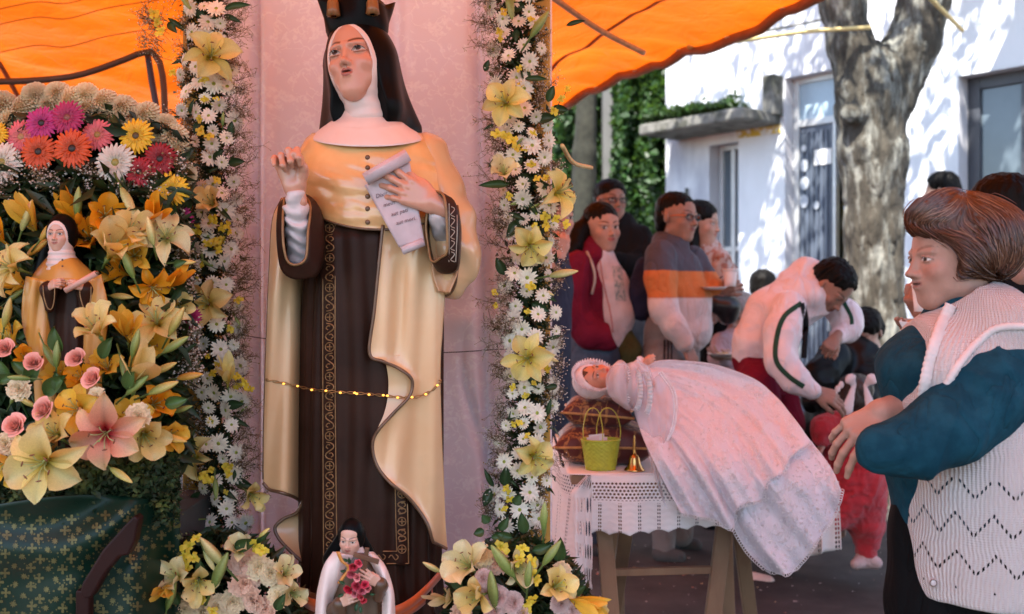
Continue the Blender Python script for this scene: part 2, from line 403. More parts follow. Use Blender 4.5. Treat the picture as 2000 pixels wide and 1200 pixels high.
m_glass = mat('windowglass', (.10, .13, .16), .08, .15, 2, spec=.8); M['glass'] = m_glass
M['glassblue'] = mat('glassblue', (.38, .50, .60), .25, .12, 3, c2=(.75, .82, .86), c2s=3, c2t=(.5, .6))

# tarpaulin: woven plastic that lets the sun through
m, nt, b, out = _new('tarpaulin'); L = nt.links.new
tc = nd(nt, 'ShaderNodeTexCoord')
n1 = nd(nt, 'ShaderNodeTexNoise', i_Scale=1.6, i_Detail=5.0); L(tc.outputs['Object'], n1.inputs['Vector'])
hs = nd(nt, 'ShaderNodeHueSaturation', i_Color=(.86, .150, .006, 1)); mr = nd(nt, 'ShaderNodeMapRange'); mr.inputs[1].default_value = .3; mr.inputs[2].default_value = .7; mr.inputs[3].default_value = .72; mr.inputs[4].default_value = 1.08
L(n1.outputs[0], mr.inputs[0]); L(mr.outputs[0], hs.inputs['Value'])
L(hs.outputs[0], b.inputs['Base Color']); b.inputs['Roughness'].default_value = .5
wv = nd(nt, 'ShaderNodeTexNoise', i_Scale=9, i_Detail=6.0, i_Distortion=1.0); L(tc.outputs['Object'], wv.inputs['Vector'])
bp = nd(nt, 'ShaderNodeBump'); bp.inputs['Strength'].default_value = .5; bp.inputs['Distance'].default_value = .03; L(wv.outputs[0], bp.inputs['Height']); L(bp.outputs[0], b.inputs['Normal'])
t = nd(nt, 'ShaderNodeBsdfTranslucent'); L(hs.outputs[0], t.inputs[0]); L(bp.outputs[0], t.inputs['Normal'])
ms = nd(nt, 'ShaderNodeMixShader', i_0=.38); L(b.outputs[0], ms.inputs[1]); L(t.outputs[0], ms.inputs[2]); L(ms.outputs[0], out.inputs[0])
M['tarp'] = m

# ------------------------------------------------------------------ ground
n = 60; gx = np.concatenate([np.linspace(-150, -8, 6), np.linspace(-7, 9, n), np.linspace(11, 150, 6)]); gy = np.concatenate([np.linspace(-100, -8, 5), np.linspace(-7, 16, n), np.linspace(18, 200, 6)])
X, Y = np.meshgrid(gx, gy); Z = .006 * vnoise(np.stack([X, Y, 0 * X], -1), 1.3)
sheet('ground', np.stack([X, Y, Z], -1), m=M['asphalt'], kind=None) if False else tag(sheet('ground', np.stack([X, Y, Z], -1), m=M['asphalt']), kind='structure')
# fallen petals and confetti
bg_ = Bag(); R = np.random.RandomState(3)
for i in range(900):
    x, y = R.uniform(-.2, 2.6), R.uniform(2.4, 8); s = R.uniform(.003, .009) * (1.0 if R.rand() < .93 else 2.2); a = R.uniform(0, 6.28)
    z = .012 + .004 * R.rand(); c, d = math.cos(a) * s, math.sin(a) * s * R.uniform(.3, 1)
    bg_.add([(x - c, y - d, z), (x + d, y - c, z + .002), (x + c, y + d, z), (x - d, y + c, z + .001)], [(0, 1, 2, 3)], ((.5, .47, .44), (.5, .2, .12), (.5, .4, .2))[R.randint(3)] if R.rand() < .5 else (.33, .3, .28))
tag(bg_.make('fallen_petals', None, mat('petalbits', col=True, rough=.8)), 'pale petals and paper bits scattered over the dark asphalt', 'petals', kind='stuff')

# ------------------------------------------------------------------ building with the metal door
WD = np.array([.8, -1.0]) / 1.2806; WN = np.array([-1.0, -.8]) / 1.2806       # along the wall, out of the wall
def wu(px):
    k = (px - 1000) / F; s = (8.5 * k - 2.55) / (.8 + k); return s * 1.2806
def wz(px, py): return CAMZ + (HOR - py) / F * (8.5 - wu(px) / 1.2806)
def W3(u, d, z):
    p = np.array([2.55, 8.5]) + WD * u + WN * d; return (p[0], p[1], z)
house = empty('white_building', W3(0, 0, 0), 'long white plastered building with peeling paint behind the tree', 'building')
ops = [(wu(1385), wu(1442), 1.0, wz(1410, 281)), (wu(1533), wu(1648), 0.0, wz(1590, 142)), (wu(1872), wu(2120), 1.15, wz(1900, 145)), ]
us = sorted({wu(1300), wu(2600)} | {o[0] for o in ops} | {o[1] for o in ops}); zs = sorted({0, 6.0} | {o[2] for o in ops} | {o[3] for o in ops})
us = sorted(set(us) | set(np.linspace(us[0], us[-1], 12))); zs = sorted(set(zs) | set(np.linspace(0, 6, 8)))
Bg = Bag(); Rv = Bag()
for i in range(len(us) - 1):
    for j in range(len(zs) - 1):
        cu, cz = (us[i] + us[i + 1]) / 2, (zs[j] + zs[j + 1]) / 2
        if any(o[0] < cu < o[1] and o[2] < cz < o[3] for o in ops): continue
        Bg.add([W3(us[i], 0, zs[j]), W3(us[i + 1], 0, zs[j]), W3(us[i + 1], 0, zs[j + 1]), W3(us[i], 0, zs[j + 1])], [(0, 1, 2, 3)])
for a, b_, z0, z1 in ops:
    for q in (((a, z0), (a, z1)), ((a, z1), (b_, z1)), ((b_, z1), (b_, z0)), ((b_, z0), (a, z0))):
        (u0, y0), (u1, y1) = q
        Rv.add([W3(u0, 0, y0), W3(u1, 0, y1), W3(u1, -.22, y1), W3(u0, -.22, y0)], [(0, 1, 2, 3)])
Bg.add([W3(us[0], 0, 0), W3(us[0], -4, 0), W3(us[0], -4, 6), W3(us[0], 0, 6)], [(0, 1, 2, 3)])
Bg.add([W3(us[0], -.6, 0), W3(us[-1], -.6, 0), W3(us[-1], -.6, 6), W3(us[0], -.6, 6)], [(0, 1, 2, 3)])
Bg.make('wall', house, M['wallpaint'], smooth=False)
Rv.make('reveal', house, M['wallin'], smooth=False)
def wbox(name, u0, u1, d0, d1, z0, z1, parent, m, bev=.004):
    V = [W3(u, d, z) for u in (u0, u1) for d in (d0, d1) for z in (z0, z1)]
    return solid_box(name, (V, [(0, 1, 3, 2), (4, 6, 7, 5), (0, 4, 5, 1), (2, 3, 7, 6), (0, 2, 6, 4), (1, 5, 7, 3)]), parent, m, bev)
def wwin(px0, px1, z0, z1, d, fr, m, gm, nx=1, zt=None):
    u0, u1 = wu(px0), wu(px1); f = Bag()
    win = wbox('window', u0, u0 + fr, d, d + .05, z0, z1, house, m)
    wbox('frame', u1 - fr, u1, d, d + .05, z0, z1, win, m); wbox('frame', u0 + fr, u1 - fr, d, d + .05, z1 - fr, z1, win, m); wbox('frame', u0 + fr, u1 - fr, d, d + .05, z0, z0 + fr, win, m)
    for k in range(1, nx): 
        c = lerp(u0, u1, k / nx); wbox('mullion', c - fr / 2, c + fr / 2, d, d + .05, z0 + fr, z1 - fr, win, m)
    if zt: wbox('mullion', u0 + fr, u1 - fr, d + .01, d + .04, zt - fr / 2, zt + fr / 2, win, m)
    for k in range(nx): wbox('pane', lerp(u0, u1, k / nx) + fr / 2, lerp(u0, u1, (k + 1) / nx) - fr / 2, d + .012, d + .022, z0 + fr / 2, z1 - fr / 2, win, gm, 0)
    return win
wwin(1386, 1441, 1.0, ops[0][3], -.18, .045, M['aluminium'], M['glass'], 2, 1.72)
wwin(1873, 2119, 1.15, ops[2][3], -.18, .09, M['darkframe'], M['glass'], 2, None)
for zz in (1.9, 2.35, 2.8):      # blind slats seen inside the right window
    wbox('curtain_rail', wu(1890), wu(2100), -.3, -.29, zz, zz + .09, house, M['wallin'], 0)
du0, du1 = ops[1][0], ops[1][1]; zt = wz(1590, 240)
wbox('transom_pane', du0 + .06, du1 - .04, -.15, -.13, zt + .06, ops[1][3] - .05, house, M['glassblue'], 0)
for a in ((du0, du0 + .06, 0, ops[1][3]), (du1 - .04, du1, 0, ops[1][3]), (du0 + .06, du1 - .04, ops[1][3] - .05, ops[1][3]), (du0 + .06, du1 - .04, zt, zt + .06)):
    wbox('door_frame', a[0], a[1], -.17, -.11, a[2], a[3], house, M['aluminium'])
door = wbox('door', du0 + .06, wu(1612), -.155, -.125, .05, zt, house, M['doormetal'])
for k in range(7):
    u = lerp(du0 + .1, wu(1608), k / 6); wbox('rib', u - .012, u + .012, -.125, -.11, .1, zt - .05, door, M['doormetal'])
wbox('door_edge', wu(1612), wu(1618), -.16, -.10, .05, zt, door, M['aluminium'])
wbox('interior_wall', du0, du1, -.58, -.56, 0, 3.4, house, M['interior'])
for k, (px, py, s) in enumerate(((1556, 288, .026), (1556, 322, .046), (1557, 357, .05), (1556, 392, .05), (1580, 400, .03))):  # light glare on the door, put in as thin pale grey discs
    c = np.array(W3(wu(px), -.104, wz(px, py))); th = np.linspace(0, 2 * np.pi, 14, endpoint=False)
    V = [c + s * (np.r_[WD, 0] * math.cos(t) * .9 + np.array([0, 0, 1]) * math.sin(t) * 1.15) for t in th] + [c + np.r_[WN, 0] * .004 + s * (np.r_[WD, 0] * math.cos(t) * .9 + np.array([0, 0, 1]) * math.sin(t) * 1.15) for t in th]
    mk('glare_disc', V, [tuple(range(14, 28))] + [(i, (i + 1) % 14, 14 + (i + 1) % 14, 14 + i) for i in range(14)], door, M['glare_disc'], smooth=False)
wbox('notice_paper', wu(1576), wu(1610), -.108, -.102, wz(1590, 320), wz(1590, 290), door, M['paper'], 0)
dh = wbox('handle', wu(1606), wu(1609), -.125, -.07, 1.0, 1.16, door, M['aluminium'])
tube('conduit', [W3(wu(1345), .03, 0), W3(wu(1345), .03, 2.3)], .016, house, M['concrete'], 8)
tube('cable', [W3(u, .025, 4.0 - .05 * math.sin(u * 3)) for u in np.linspace(wu(1310), wu(2300), 24)], .009, house, M['interior'], 6)
# drum behind the door
dr = empty('yellow_drum', W3(wu(1628), -.4, 0), 'olive yellow drum standing in the dark doorway', 'drum')
zz = np.linspace(wz(1628, 560), wz(1628, 350), 14); th = np.linspace(0, 2 * np.pi, 24, endpoint=False); c = np.array(W3(wu(1630), -.38, 0))
rr = .15 + .006 * np.sin(np.linspace(0, 12, 14)); rr[-1] = .135
sheet('barrel', np.array([[c + (r * math.cos(t), r * math.sin(t), z) for t in th] for r, z in zip(rr, zz)]), dr, M['yellowpaint'], True)
tube('lid', [c + (0, 0, zz[-1]), c + (0, 0, zz[-1] + .03)], [.14, .13], dr, M['yellowpaint'], 24)
tube('barrel_stand', [c + (0, 0, 0), c + (0, 0, zz[0])], .12, dr, M['interior'], 12)
# concrete slab over the small window
V = [W3(u, d, z) for u in (wu(1322), wu(1526)) for d in (0, .52) for z in (wz(1410, 262), wz(1410, 240))]
slab = solid_box('concrete_awning', (V, [(0, 1, 3, 2), (4, 6, 7, 5), (0, 4, 5, 1), (2, 3, 7, 6), (0, 2, 6, 4), (1, 5, 7, 3)]), house, M['concrete'], .02)
wbox('pilaster', wu(1508), wu(1530), 0, .14, wz(1520, 228), wz(1520, 150), house, M['concrete'], .01)
wbox('peeling_strip', wu(1440), wu(1526), 0, .012, wz(1480, 266), wz(1480, 246), house, mat('peel', (.7, .7, .7), .8, c2=(.6, .42, .06), c2s=12, c2t=(.45, .52)), 0)

# ------------------------------------------------------------------ foliage helper: many small leaf blades in one mesh
def leaf_cloud(centers, size, R, aspect=.55, jitter=.6, droop=0.0, curl=.25):
    n = len(centers); a = R.uniform(0, 2 * np.pi, n); t = R.uniform(-1, 1, n) * 1.0 - droop; s = size * R.uniform(1 - jitter, 1 + jitter * .6, n)
    d = np.stack([np.cos(a) * np.cos(t), np.sin(a) * np.cos(t), np.sin(t)], 1)
    q = R.normal(size=(n, 3)); w_ = np.cross(d, q); w_ /= np.linalg.norm(w_, axis=1)[:, None]; nn = np.cross(d, w_)
    c = centers; S = s[:, None]
    V = np.stack([c - d * S * .5, c + w_ * S * aspect * .5 + nn * S * curl * .3, c + d * S * .15 - nn * S * curl * .2 - d*S*.1, c - w_ * S * aspect * .5 + nn * S * curl * .3, c + d * S * .6 - nn * S * curl * .3], 1)
    Fq = np.array([(0, 1, 2), (0, 2, 3), (1, 4, 2), (3, 2, 4)]); 
    return V.reshape(-1, 3), (np.arange(n)[:, None, None] * 5 + Fq).reshape(-1, 3)
R = np.random.RandomState(5)
# moss and weeds growing on the slab
c = np.array([W3(R.uniform(wu(1322), wu(1480)), R.uniform(.1, .54), 0) for _ in range(1500)]); uu = (c[:, 0] - c[:, 0].min()) / np.ptp(c[:, 0])
c[:, 2] = wz(1410, 236) + .02 + np.abs(R.normal(size=1500)) * .035 * (.5 + np.abs(vnoise(c * (1, 1, 0), 2.5)) * 2)
V, f = leaf_cloud(c, .07, R); tag(mk('weeds', V, f, None, M['leaf'], False), 'low green weeds growing along the concrete awning edge', 'weeds', kind='stuff')

# ------------------------------------------------------------------ ivy covered wall left of the building
ivw = empty('ivy_wall', (1.3, 10.6, 0), 'high old wall hung with dense green ivy left of the white building', 'wall')
solid_box('masonry', box_arr((.2, 10.9, 0), (2.4, 11.2, 6)), ivw, M['interior'], 0)
def ivcol(px0, px1, Y, n, parent, name='ivy', z1=5.5):
    x = R.uniform(0, 1, n); z = R.uniform(0, z1, n); b_ = vnoise(np.stack([x * 3, z * 0, z * 2], -1), 1.3, 3)
    X = ((lerp(px0, px1, x)) - 1000) / F * Y; c = np.stack([X, Y - .25 * np.sin(x * np.pi) - .15 * b_ + R.normal(size=n) * .04, z], 1)
    V, f = leaf_cloud(c, .085, R, .8, droop=.4); return tag(mk(name, V, f, parent, M['ivy'], False), kind='stuff')
ivcol(1060, 1182, 10.7, 9000, ivw); ivcol(1196, 1256, 10.4, 7000, ivw); ivcol(1250, 1316, 10.2, 8500, ivw); ivcol(1170, 1262, 10.72, 6000, ivw)
solid_box('pillar', box_arr(((1178 - 1000) / F * 10.4, 10.4, 0), ((1198 - 1000) / F * 10.4, 10.6, 6)), ivw, mat('pillarmat', (.12, .12, .12), .8), .01)
s = SDF(); s.chain([P(1132, 800, 9.6), P(1135, 500, 9.6), P(1142, 300, 9.6), P(1150, 100, 9.6)], [.15, .12, .11, .1], .05)
o = s.make('leaning_tree_trunk', .03, None, mat('darkbark', (.022, .022, .015), .95, .4, 20, .6, 50), disp=lambda p: .02 * vnoise(p * (1, 1, .3), 14), dm=.03)
tag(o, 'dark mossy trunk of a slim tree in front of the ivy', 'tree')

bw_ = empty('back_wall', (-4, 9.5, 0), 'plain pale wall closing the yard behind the orange tarpaulin', 'wall')
solid_box('masonry', box_arr((-9, 9.5, 0), (.15, 9.75, 3.4)), bw_, M['wallpaint'], 0); solid_box('coping', box_arr((-9.05, 9.45, 3.4), (.2, 9.8, 3.5)), bw_, M['concrete'], .01)
# ------------------------------------------------------------------ big tree with forked trunk
TY = 6.5
tree = empty('forked_tree', (P(1712, 0, TY)[0], TY, 0), 'big forked tree with flaking grey bark before the white building', 'tree')
s = SDF()
def tp(x, y, dy=0): return P(x, y, TY + dy)
s.chain([tp(1705, 1000), tp(1712, 850), tp(1712, 640), tp(1706, 450), tp(1704, 300), tp(1704, 205), tp(1708, 140)], [.26, .205, .175, .185, .205, .215, .20], .06)
s.chain([tp(1682, 175), tp(1662, 90), tp(1648, 0), tp(1600, -160, .2)], [.15, .135, .13, .12], .07)
s.chain([tp(1745, 185), tp(1778, 95), tp(1805, 0), tp(1870, -200, .1)], [.16, .155, .155, .13], .07)
s.ell(tp(1655, 178, -.05), (.07, .08, .07), .05); s.ell(tp(1668, 225, -.14), (.09, .07, .07), .05); s.ell(tp(1640, 55), (.05, .06, .08), .06)
def barkd(p):
    q = p * np.array((1, 1, .28)); r = np.abs(vnoise(q, 16, 2)) ** .7; r2 = np.abs(vnoise(q + vnoise(p, 6)[:, None] * .02, 34, 4)) ** .7
    return .020 * (1 - r) - .014 * r2 + .02 * vnoise(p, 3.0, 9)
s.make('trunk', .011, tree, M['bark'], disp=barkd, dm=.04)
s = SDF()
for a, bpts in enumerate(([tp(1600, -160, .2), (1.6, 6.2, 4.6), (1.1, 5.6, 5.6), (.9, 5.2, 6.4)], [tp(1870, -200, .1), (3.2, 6.2, 5.0), (3.8, 5.8, 6.2)], [(2.6, 6.4, 3.7), (2.6, 5.6, 4.8), (2.7, 4.9, 6)], [(1.6, 6.2, 4.6), (2.0, 7.0, 5.6), (2.1, 7.3, 6.3)], [(3.2, 6.2, 5.0), (4.0, 7.1, 5.9), (4.6, 7.6, 6.6)])):
    L_ = len(bpts); s.chain([tuple(x) for x in bpts], list(np.linspace(.13, .04, L_)), .03)
s.make('branch', .04, tree, M['bark'])
R = np.random.RandomState(9); c = []
for k in range(92):
    q = R.normal(size=3); q /= np.linalg.norm(q); q *= R.uniform(.3, 1) ** .5; q = q * (2.5, 2.2, 1.5) + (2.6, 6.1, 5.9)
    if q[0] < .3 or (q[0] > 3.0 and k % 2): continue
    c.append(q + R.normal(size=(60, 3)) * .23)
c = np.concatenate(c); V, f = leaf_cloud(c, .13, R, .5)
tag(mk('crown', V, f, tree, M['leaf'], False), kind='stuff')
# bits of a twig with leaves in the upper right corner
# ------------------------------------------------------------------ tarpaulin canopy
def edge_x(y): return 1.30 + (4.65 - y) * .594
def tz(x, y):
    z = 2.80 - .092 * np.maximum(0, y - 3.0)
    z = z - .16 * np.maximum(0, y - 2.6) * sst(.5, -1.0, x)
    p = np.stack([x * .6 + y * .3, y * 1.0 - x * .4, 0 * x], -1)
    return z + .022 * np.abs(vnoise(p * (.6, 2.2, 1) + .3 * vnoise(p, 1.1, 8)[..., None], 1.9, 6)) ** .8 + .030 * vnoise(p, 2.0, 1) + .022 * vnoise(p * (1, 3.2, 1), 2.2, 2) + .008 * vnoise(p, 9, 4)
nr, nc = 260, 220
ys = np.linspace(.45, 6.3, nr); T = np.linspace(0, 1, nc)
X = np.array([lerp(-4.2, edge_x(y) , T) for y in ys]); Y = np.repeat(ys[:, None], nc, 1)
Y = Y + 0 * X; Z = tz(X, Y); Z -= .03 * np.exp(-((1 - T[None]) * 30) ** 2)
canopy = tag(sheet('tarpaulin_canopy', np.stack([X, Y, Z], -1), m=M['tarp'], uvs=(8, 6)), 'glowing orange tarpaulin stretched overhead with wrinkled underside', 'tarpaulin')
hem = np.stack([edge_x(ys), ys, Z[:, -1] - .012], -1)
tube('hem', hem[::3], .028, canopy, mat('hemmat', (.30, .115, .05), .7, .2, 20), 8)
for k_, c_ in enumerate((30, 75, 120, 160, 195)):
    sm_ = np.stack([X[::4, c_], Y[::4, c_], Z[::4, c_] - .004], -1); w_ = np.stack([sm_ - (.012, 0, 0), sm_ + (.012, 0, 0)], 1); sheet('seam', w_, canopy, mat('seam%d' % k_, (.50, .10, .01), .7, .15, 30, trans=.3), solid=.002)
for k_ in range(6, len(hem) - 4, 14):
    c_ = hem[k_] + (-.03, 0, .004); tube('eyelet', [c_ + .011 * np.array((math.cos(a), math.sin(a), 0)) for a in np.linspace(0, 2 * np.pi, 14)], .003, canopy, M['aluminium'], 5)
hb = np.stack([X[-1], Y[-1], Z[-1] - .01], -1); tube('hem', hb[::3], .014, canopy, mat('hemmat2', (.35, .12, .03), .7), 8)
# support ropes under and beyond the canopy
def rope(path, r, label, m=None, name='rope'): return tag(tube(name, interp(path, 24), r, None, m or M['rope'], 8), label, 'rope')
rope([P(1075, -8, 4.5), P(1170, 58, 4.75), P(1258, 104, 4.9)], .014, 'pale twisted cord slung beneath the tarpaulin right of the flowers', mat('cordm', (.45, .33, .22), .6, .3, 50))
rope([P(1345, 92, 5.2), P(1460, 78, 5.9), P(1575, 62, 6.2), P(1700, 54, 6.3)], .013, 'yellow rope tying the tarpaulin corner to the forked tree')
rope([P(1800, -20, 5.6), P(1846, 26, 6.2), P(1880, 60, 7.0)], .013, 'short yellow rope dropping past the right limb of the tree')
rope([P(1335, 92, 8.3), P(1600, 40, 8.3), P(1720, 10, 8.2)], .010, 'thin grey cable in front of the upper white wall', M['concrete'])
rope([P(1098, 285, 2.62), P(1120, 318, 2.8), P(1155, 328, 3.2)], .006, 'yellow cord end sticking out from the right flower garland')
rope([P(-30, 160, 4.0), P(60, 158, 4.0), P(150, 148, 4.0), P(230, 122, 4.0), P(285, 101, 4.0), P(305, 108, 4.0), P(318, 150, 4.0), P(322, 235, 4.0), P(322, 400, 4.0)], .013, 'dark hose curving down beneath the orange tarpaulin at left', M['darkhose'], 'hose')
rope([P(288, 104, 4.05), P(295, 150, 4.05), P(308, 240, 4.05), P(312, 400, 4.05)], .013, 'darker inner cable hanging beside the bent hose', mat('blueblack', (.03, .035, .08), .5), 'cable')
for i, yy in enumerate((40, 10, 95)):
    rope([P(-20, yy + 12, 3.9), P(70, yy - 6, 3.9), P(130, yy - 3, 3.9), P(210, yy - 24, 3.9), P(310, yy - 40, 3.9)], .0022, ('thin cord wavering just under the left tarpaulin', 'uppermost thin cord under the left tarpaulin', 'lowest thin cord under the left tarpaulin above the hose')[i], mat('cordd%d' % i, (.50, .14, .02), .7), 'cord')

# ------------------------------------------------------------------ backdrop cloth behind the statue
BY = 2.95
def bx(px): return (px - 1000) / F * BY
nr, nc = 90, 140; zz = np.linspace(.45, 2.35, nr); U = np.linspace(0, 1, nc)
X, Z = np.meshgrid(lerp(bx(425), bx(1078), U), zz)
pxs = X / BY * F + 1000
Yb = BY + .012 * np.sin(pxs / 17 + Z * 1.2) * .35 + .05 * np.exp(-((pxs - (948 + 18 * (1.2 - Z))) / 12) ** 2) + .045 * np.exp(-((pxs - (772 - 70 * (1.9 - Z) * 0)) / 16) ** 2) - .025 * np.exp(-((pxs - 520) / 12) ** 2) + .04 * np.exp(-((pxs - 500) / 9) ** 2) - .02 * np.exp(-((pxs - 1000) / 20) ** 2) \
    + .012 * vnoise(np.stack([X * 1.0, Z * .4, 0 * X], -1), 5) - .012 * np.exp(-((Z - 1.24) / .03) ** 2) * sst(850, 900, pxs) + .03 * np.exp(-((pxs - (905 + 95 * sst(1.15, .5, Z))) / 9) ** 2) * sst(1.25, 1.0, Z)
tag(sheet('backdrop_cloth', np.stack([X, Yb, Z], -1), m=M['brocade_white'], uvs=(.95, 1.9)), 'pinkish white brocade cloth hanging flat behind the large statue', 'backdrop')
tag(tube('wire', interp([P(470, 655, 2.9), P(520, 662, 2.9), P(700, 688, 2.9), P(868, 689, 2.9), P(985, 682, 2.9), P(1050, 684, 2.9)], 20), .0016, None, M['darkframe'], 6), 'thin black wire stretched across the white backdrop cloth', 'wire')
# frame posts that carry the garlands
for px, dx, lab in ((398, 34, 'ochre wooden post hidden behind the left flower garland'), (1048, 26, 'gold cloth wrapped post behind the right flower garland')):
    pst = empty('garland_post', (P(px, 0, 2.74)[0], 2.74, 0), lab, 'post')
    x0, x1 = (px - dx - 1000) / F * 2.74, (px + dx - 1000) / F * 2.74
    solid_box('board', box_arr((x0, 2.70, .0), (x1, 2.76, 2.3)), pst, M['gold_cloth'] , .01)
# platform the statue stands on
pl = empty('altar_platform', (-.45, 2.5, 0), 'cloth covered platform under the large statue', 'platform')
solid_box('platform_top', box_arr((-1.5, 2.0, .44), (.14, 2.93, .48)), pl, M['plinth'])
solid_box('platform_body', box_arr((-1.45, 2.05, .0), (.1, 2.9, .437)), pl, M['plinth'])
# ------------------------------------------------------------------ heads and hands
def head_sdf(s, G, jaw=1.0, nose=1.0, mouth=0.0, wide=1.0, ears=True, eyes=True, brow=1.0, neck=True, mw=1.0):
    """G: Frame, unit = head height, face to -Y, chin at z -.5, eyes at z 0"""
    W = wide
    s.ell((0, .06, .13), (.335 * W, .40, .36), .04, F=G)
    s.ell((0, -.05, -.06), (.275 * W, .315, .30), .08, F=G)
    s.cone((-.13 * jaw * W, .0, -.28), (-.05 * jaw, -.21, -.405), .125, .085, .10, F=G); s.cone((.13 * jaw * W, .0, -.28), (.05 * jaw, -.21, -.405), .125, .085, .10, F=G)
    for x in (-1, 1): s.ell((x * .125 * W, -.16, -.22), (.12, .13, .15), .08, F=G)
    s.ell((0, -.245, -.425), (.085 * jaw, .07, .062), .10, F=G); s.ell((0, -.235, -.33), (.13, .085, .10), .10, F=G)
    for x in (-1, 1):
        s.ell((x * .165 * W, -.235, -.12), (.095, .09, .085), .08, F=G)
        s.cone((x * .045, -.345, .07), (x * .20 * W, -.29, .075), .028 * brow, .022, .05, F=G)
        if ears: s.ell((x * .335 * W, .05, -.04), (.03, .075, .11), .02, F=G, R=rot(yaw=x * 18, roll=x * 6))
    for x in (-1, 1): s.ell((x * .135, -.375, .002), (.082, .062, .048), .05, 's', F=G)
    s.cone((0, -.335, .06), (0, -.40, -.11), .024, .036 * nose, .035, F=G)
    s.ell((0, -.425, -.135), (.042 * nose, .045 * nose, .036), .03, F=G)
    for x in (-1, 1): s.ell((x * .047 * nose, -.385, -.145), (.027, .036, .026), .02, F=G)
    for x in (-1, 1): s.ell((x * .022, -.425, -.172), (.012, .016, .010), .008, 's', F=G)
    s.ell((0, -.295, -.235), (.115 * mw, .072, .085), .10, F=G)
    # lips
    zl = -.235
    s.chain([(-.088 * mw, -.325, zl + .004), (-.03 * mw, -.376, zl + .017), (0, -.376, zl + .012), (.03 * mw, -.376, zl + .017), (.088 * mw, -.325, zl + .004)], [.006, .014, .013, .014, .006], .02, F=G)
    s.chain([(-.08 * mw, -.325, zl - .004 - mouth * .3), (-.03 * mw, -.366, zl - .025 - mouth), (.03 * mw, -.366, zl - .025 - mouth), (.08 * mw, -.325, zl - .004 - mouth * .3)], [.006, .018, .018, .006], .025, F=G)
    s.cone((-.075 * mw, -.375, zl - .002 - mouth * .3), (.075 * mw, -.375, zl - .002 - mouth * .3), .006, .006, .01, 's', F=G)
    if mouth: s.ell((0, -.385, zl - .003 - mouth * .5), (.055 * mw, .05, mouth * .75), .01, 's', F=G)
    s.cone((0, -.395, -.165), (0, -.385, -.205), .008, .010, .02, 's', F=G)
    if eyes:
        for x in (-1, 1):
            s.ell((x * .137, -.272, .0), (.066, .066, .060), .004, F=G)
            for z1, z2, z3, r in ((.004, .038, .008, .009), (-.004, -.026, -.004, .006)):
                s.chain([(x * .066, -.322, z1 - .008), (x * .105, -.345, z2 * .9), (x * .145, -.347, z2), (x * .185, -.325, z2 * .65), (x * .212, -.285, z3 - .004)], [r * .8, r, r, r, r * .8], .012, F=G)
    if neck: s.cone((0, .10, -.30), (0, .13, -.85), .20 * W, .215 * W, .08, F=G)
    return s
def head_color(G, skin, lip=(.42, .12, .10), iris=(.06, .03, .015), browc=(.03, .018, .012), blush=.25, look=(0, 0), mouth=0.0, white=(.75, .72, .68), open_=1.0, lash=True, mw=1.0):
    skin = np.array(skin); lip = np.array(lip)
    def fn(V):
        q = G.inv(V); c = np.tile(skin, (len(q), 1)); x = np.abs(q[:, 0]); y = q[:, 1]; z = q[:, 2]
        def mx(m, col): 
            m = np.clip(m, 0, 1)[:, None]; c[:] = c * (1 - m) + np.array(col) * m
        fr = sst(-.12, -.2, y)
        mx(blush * fr * np.exp(-((x - .18) / .09) ** 2 - ((z + .13) / .08) ** 2), skin * np.array((1.12, .66, .60)))
        mx(.35 * blush * fr * np.exp(-(x / .06) ** 2 - ((z + .13) / .04) ** 2), lip)
        # lips
        x_ = x; x = x / mw; zl = -.235; up = zl + .034 - .012 * np.exp(-(x / .014) ** 2) - 3.0 * x * x * .9; lo = zl - .050 - mouth + 4.2 * x * x
        m = sst(.004, -.004, z - up) * sst(-.004, .004, z - lo) * sst(.098, .086, x) * sst(-.27, -.3, y); mx(m * .9, lip)
        mi = np.exp(-((z - (zl - .002 - mouth * .4)) / (.005 + mouth * .5)) ** 2) * sst(.085, .06, x) * sst(-.27, -.3, y); mx(mi, lip * .12)
        x = x_
        # brows
        zb = .098 + .030 * np.sin(np.clip((x - .05) / .18, 0, 1) * 2.4); th = .014 * sst(.24, .13, x) + .003
        mx(.85 * sst(th * 1.3, th * .5, np.abs(z - zb)) * sst(.035, .055, x) * sst(.25, .22, x) * fr, browc)
        # eyes
        t = (x - .138) / .070; top = .036 * open_ * (1 - t * t * np.where(t > 0, .9, 1)); bot = -.023 * open_ * (1 - t * t)
        ins = sst(.004, -.003, z - top) * sst(-.004, .003, z - bot) * (np.abs(t) < 1) * fr; mx(ins, white)
        sx = np.sign(q[:, 0]); dx = q[:, 0] - sx * .138 - look[0]; dz = z - .006 - look[1]; rr = np.sqrt(dx ** 2 + dz ** 2)
        mx(ins * sst(.036, .030, rr), iris); mx(ins * sst(.017, .014, rr), (.004, .004, .004)); mx(ins * sst(.008, .005, np.sqrt((dx + .012) ** 2 + (dz - .013) ** 2)), (.8, .8, .8))
        if lash:
            mx(.9 * sst(.0085, .003, np.abs(z - top)) * (np.abs(t) < 1.05) * fr, np.array(browc) * .7)
            mx(.35 * sst(.006, .002, np.abs(z - bot)) * (np.abs(t) < 1.0) * fr, np.array(browc) + .1)
            mx(.30 * sst(.012, .004, np.abs(z - top - .024)) * (np.abs(t) < 1.0) * fr, skin * .55)
        return c
    return fn
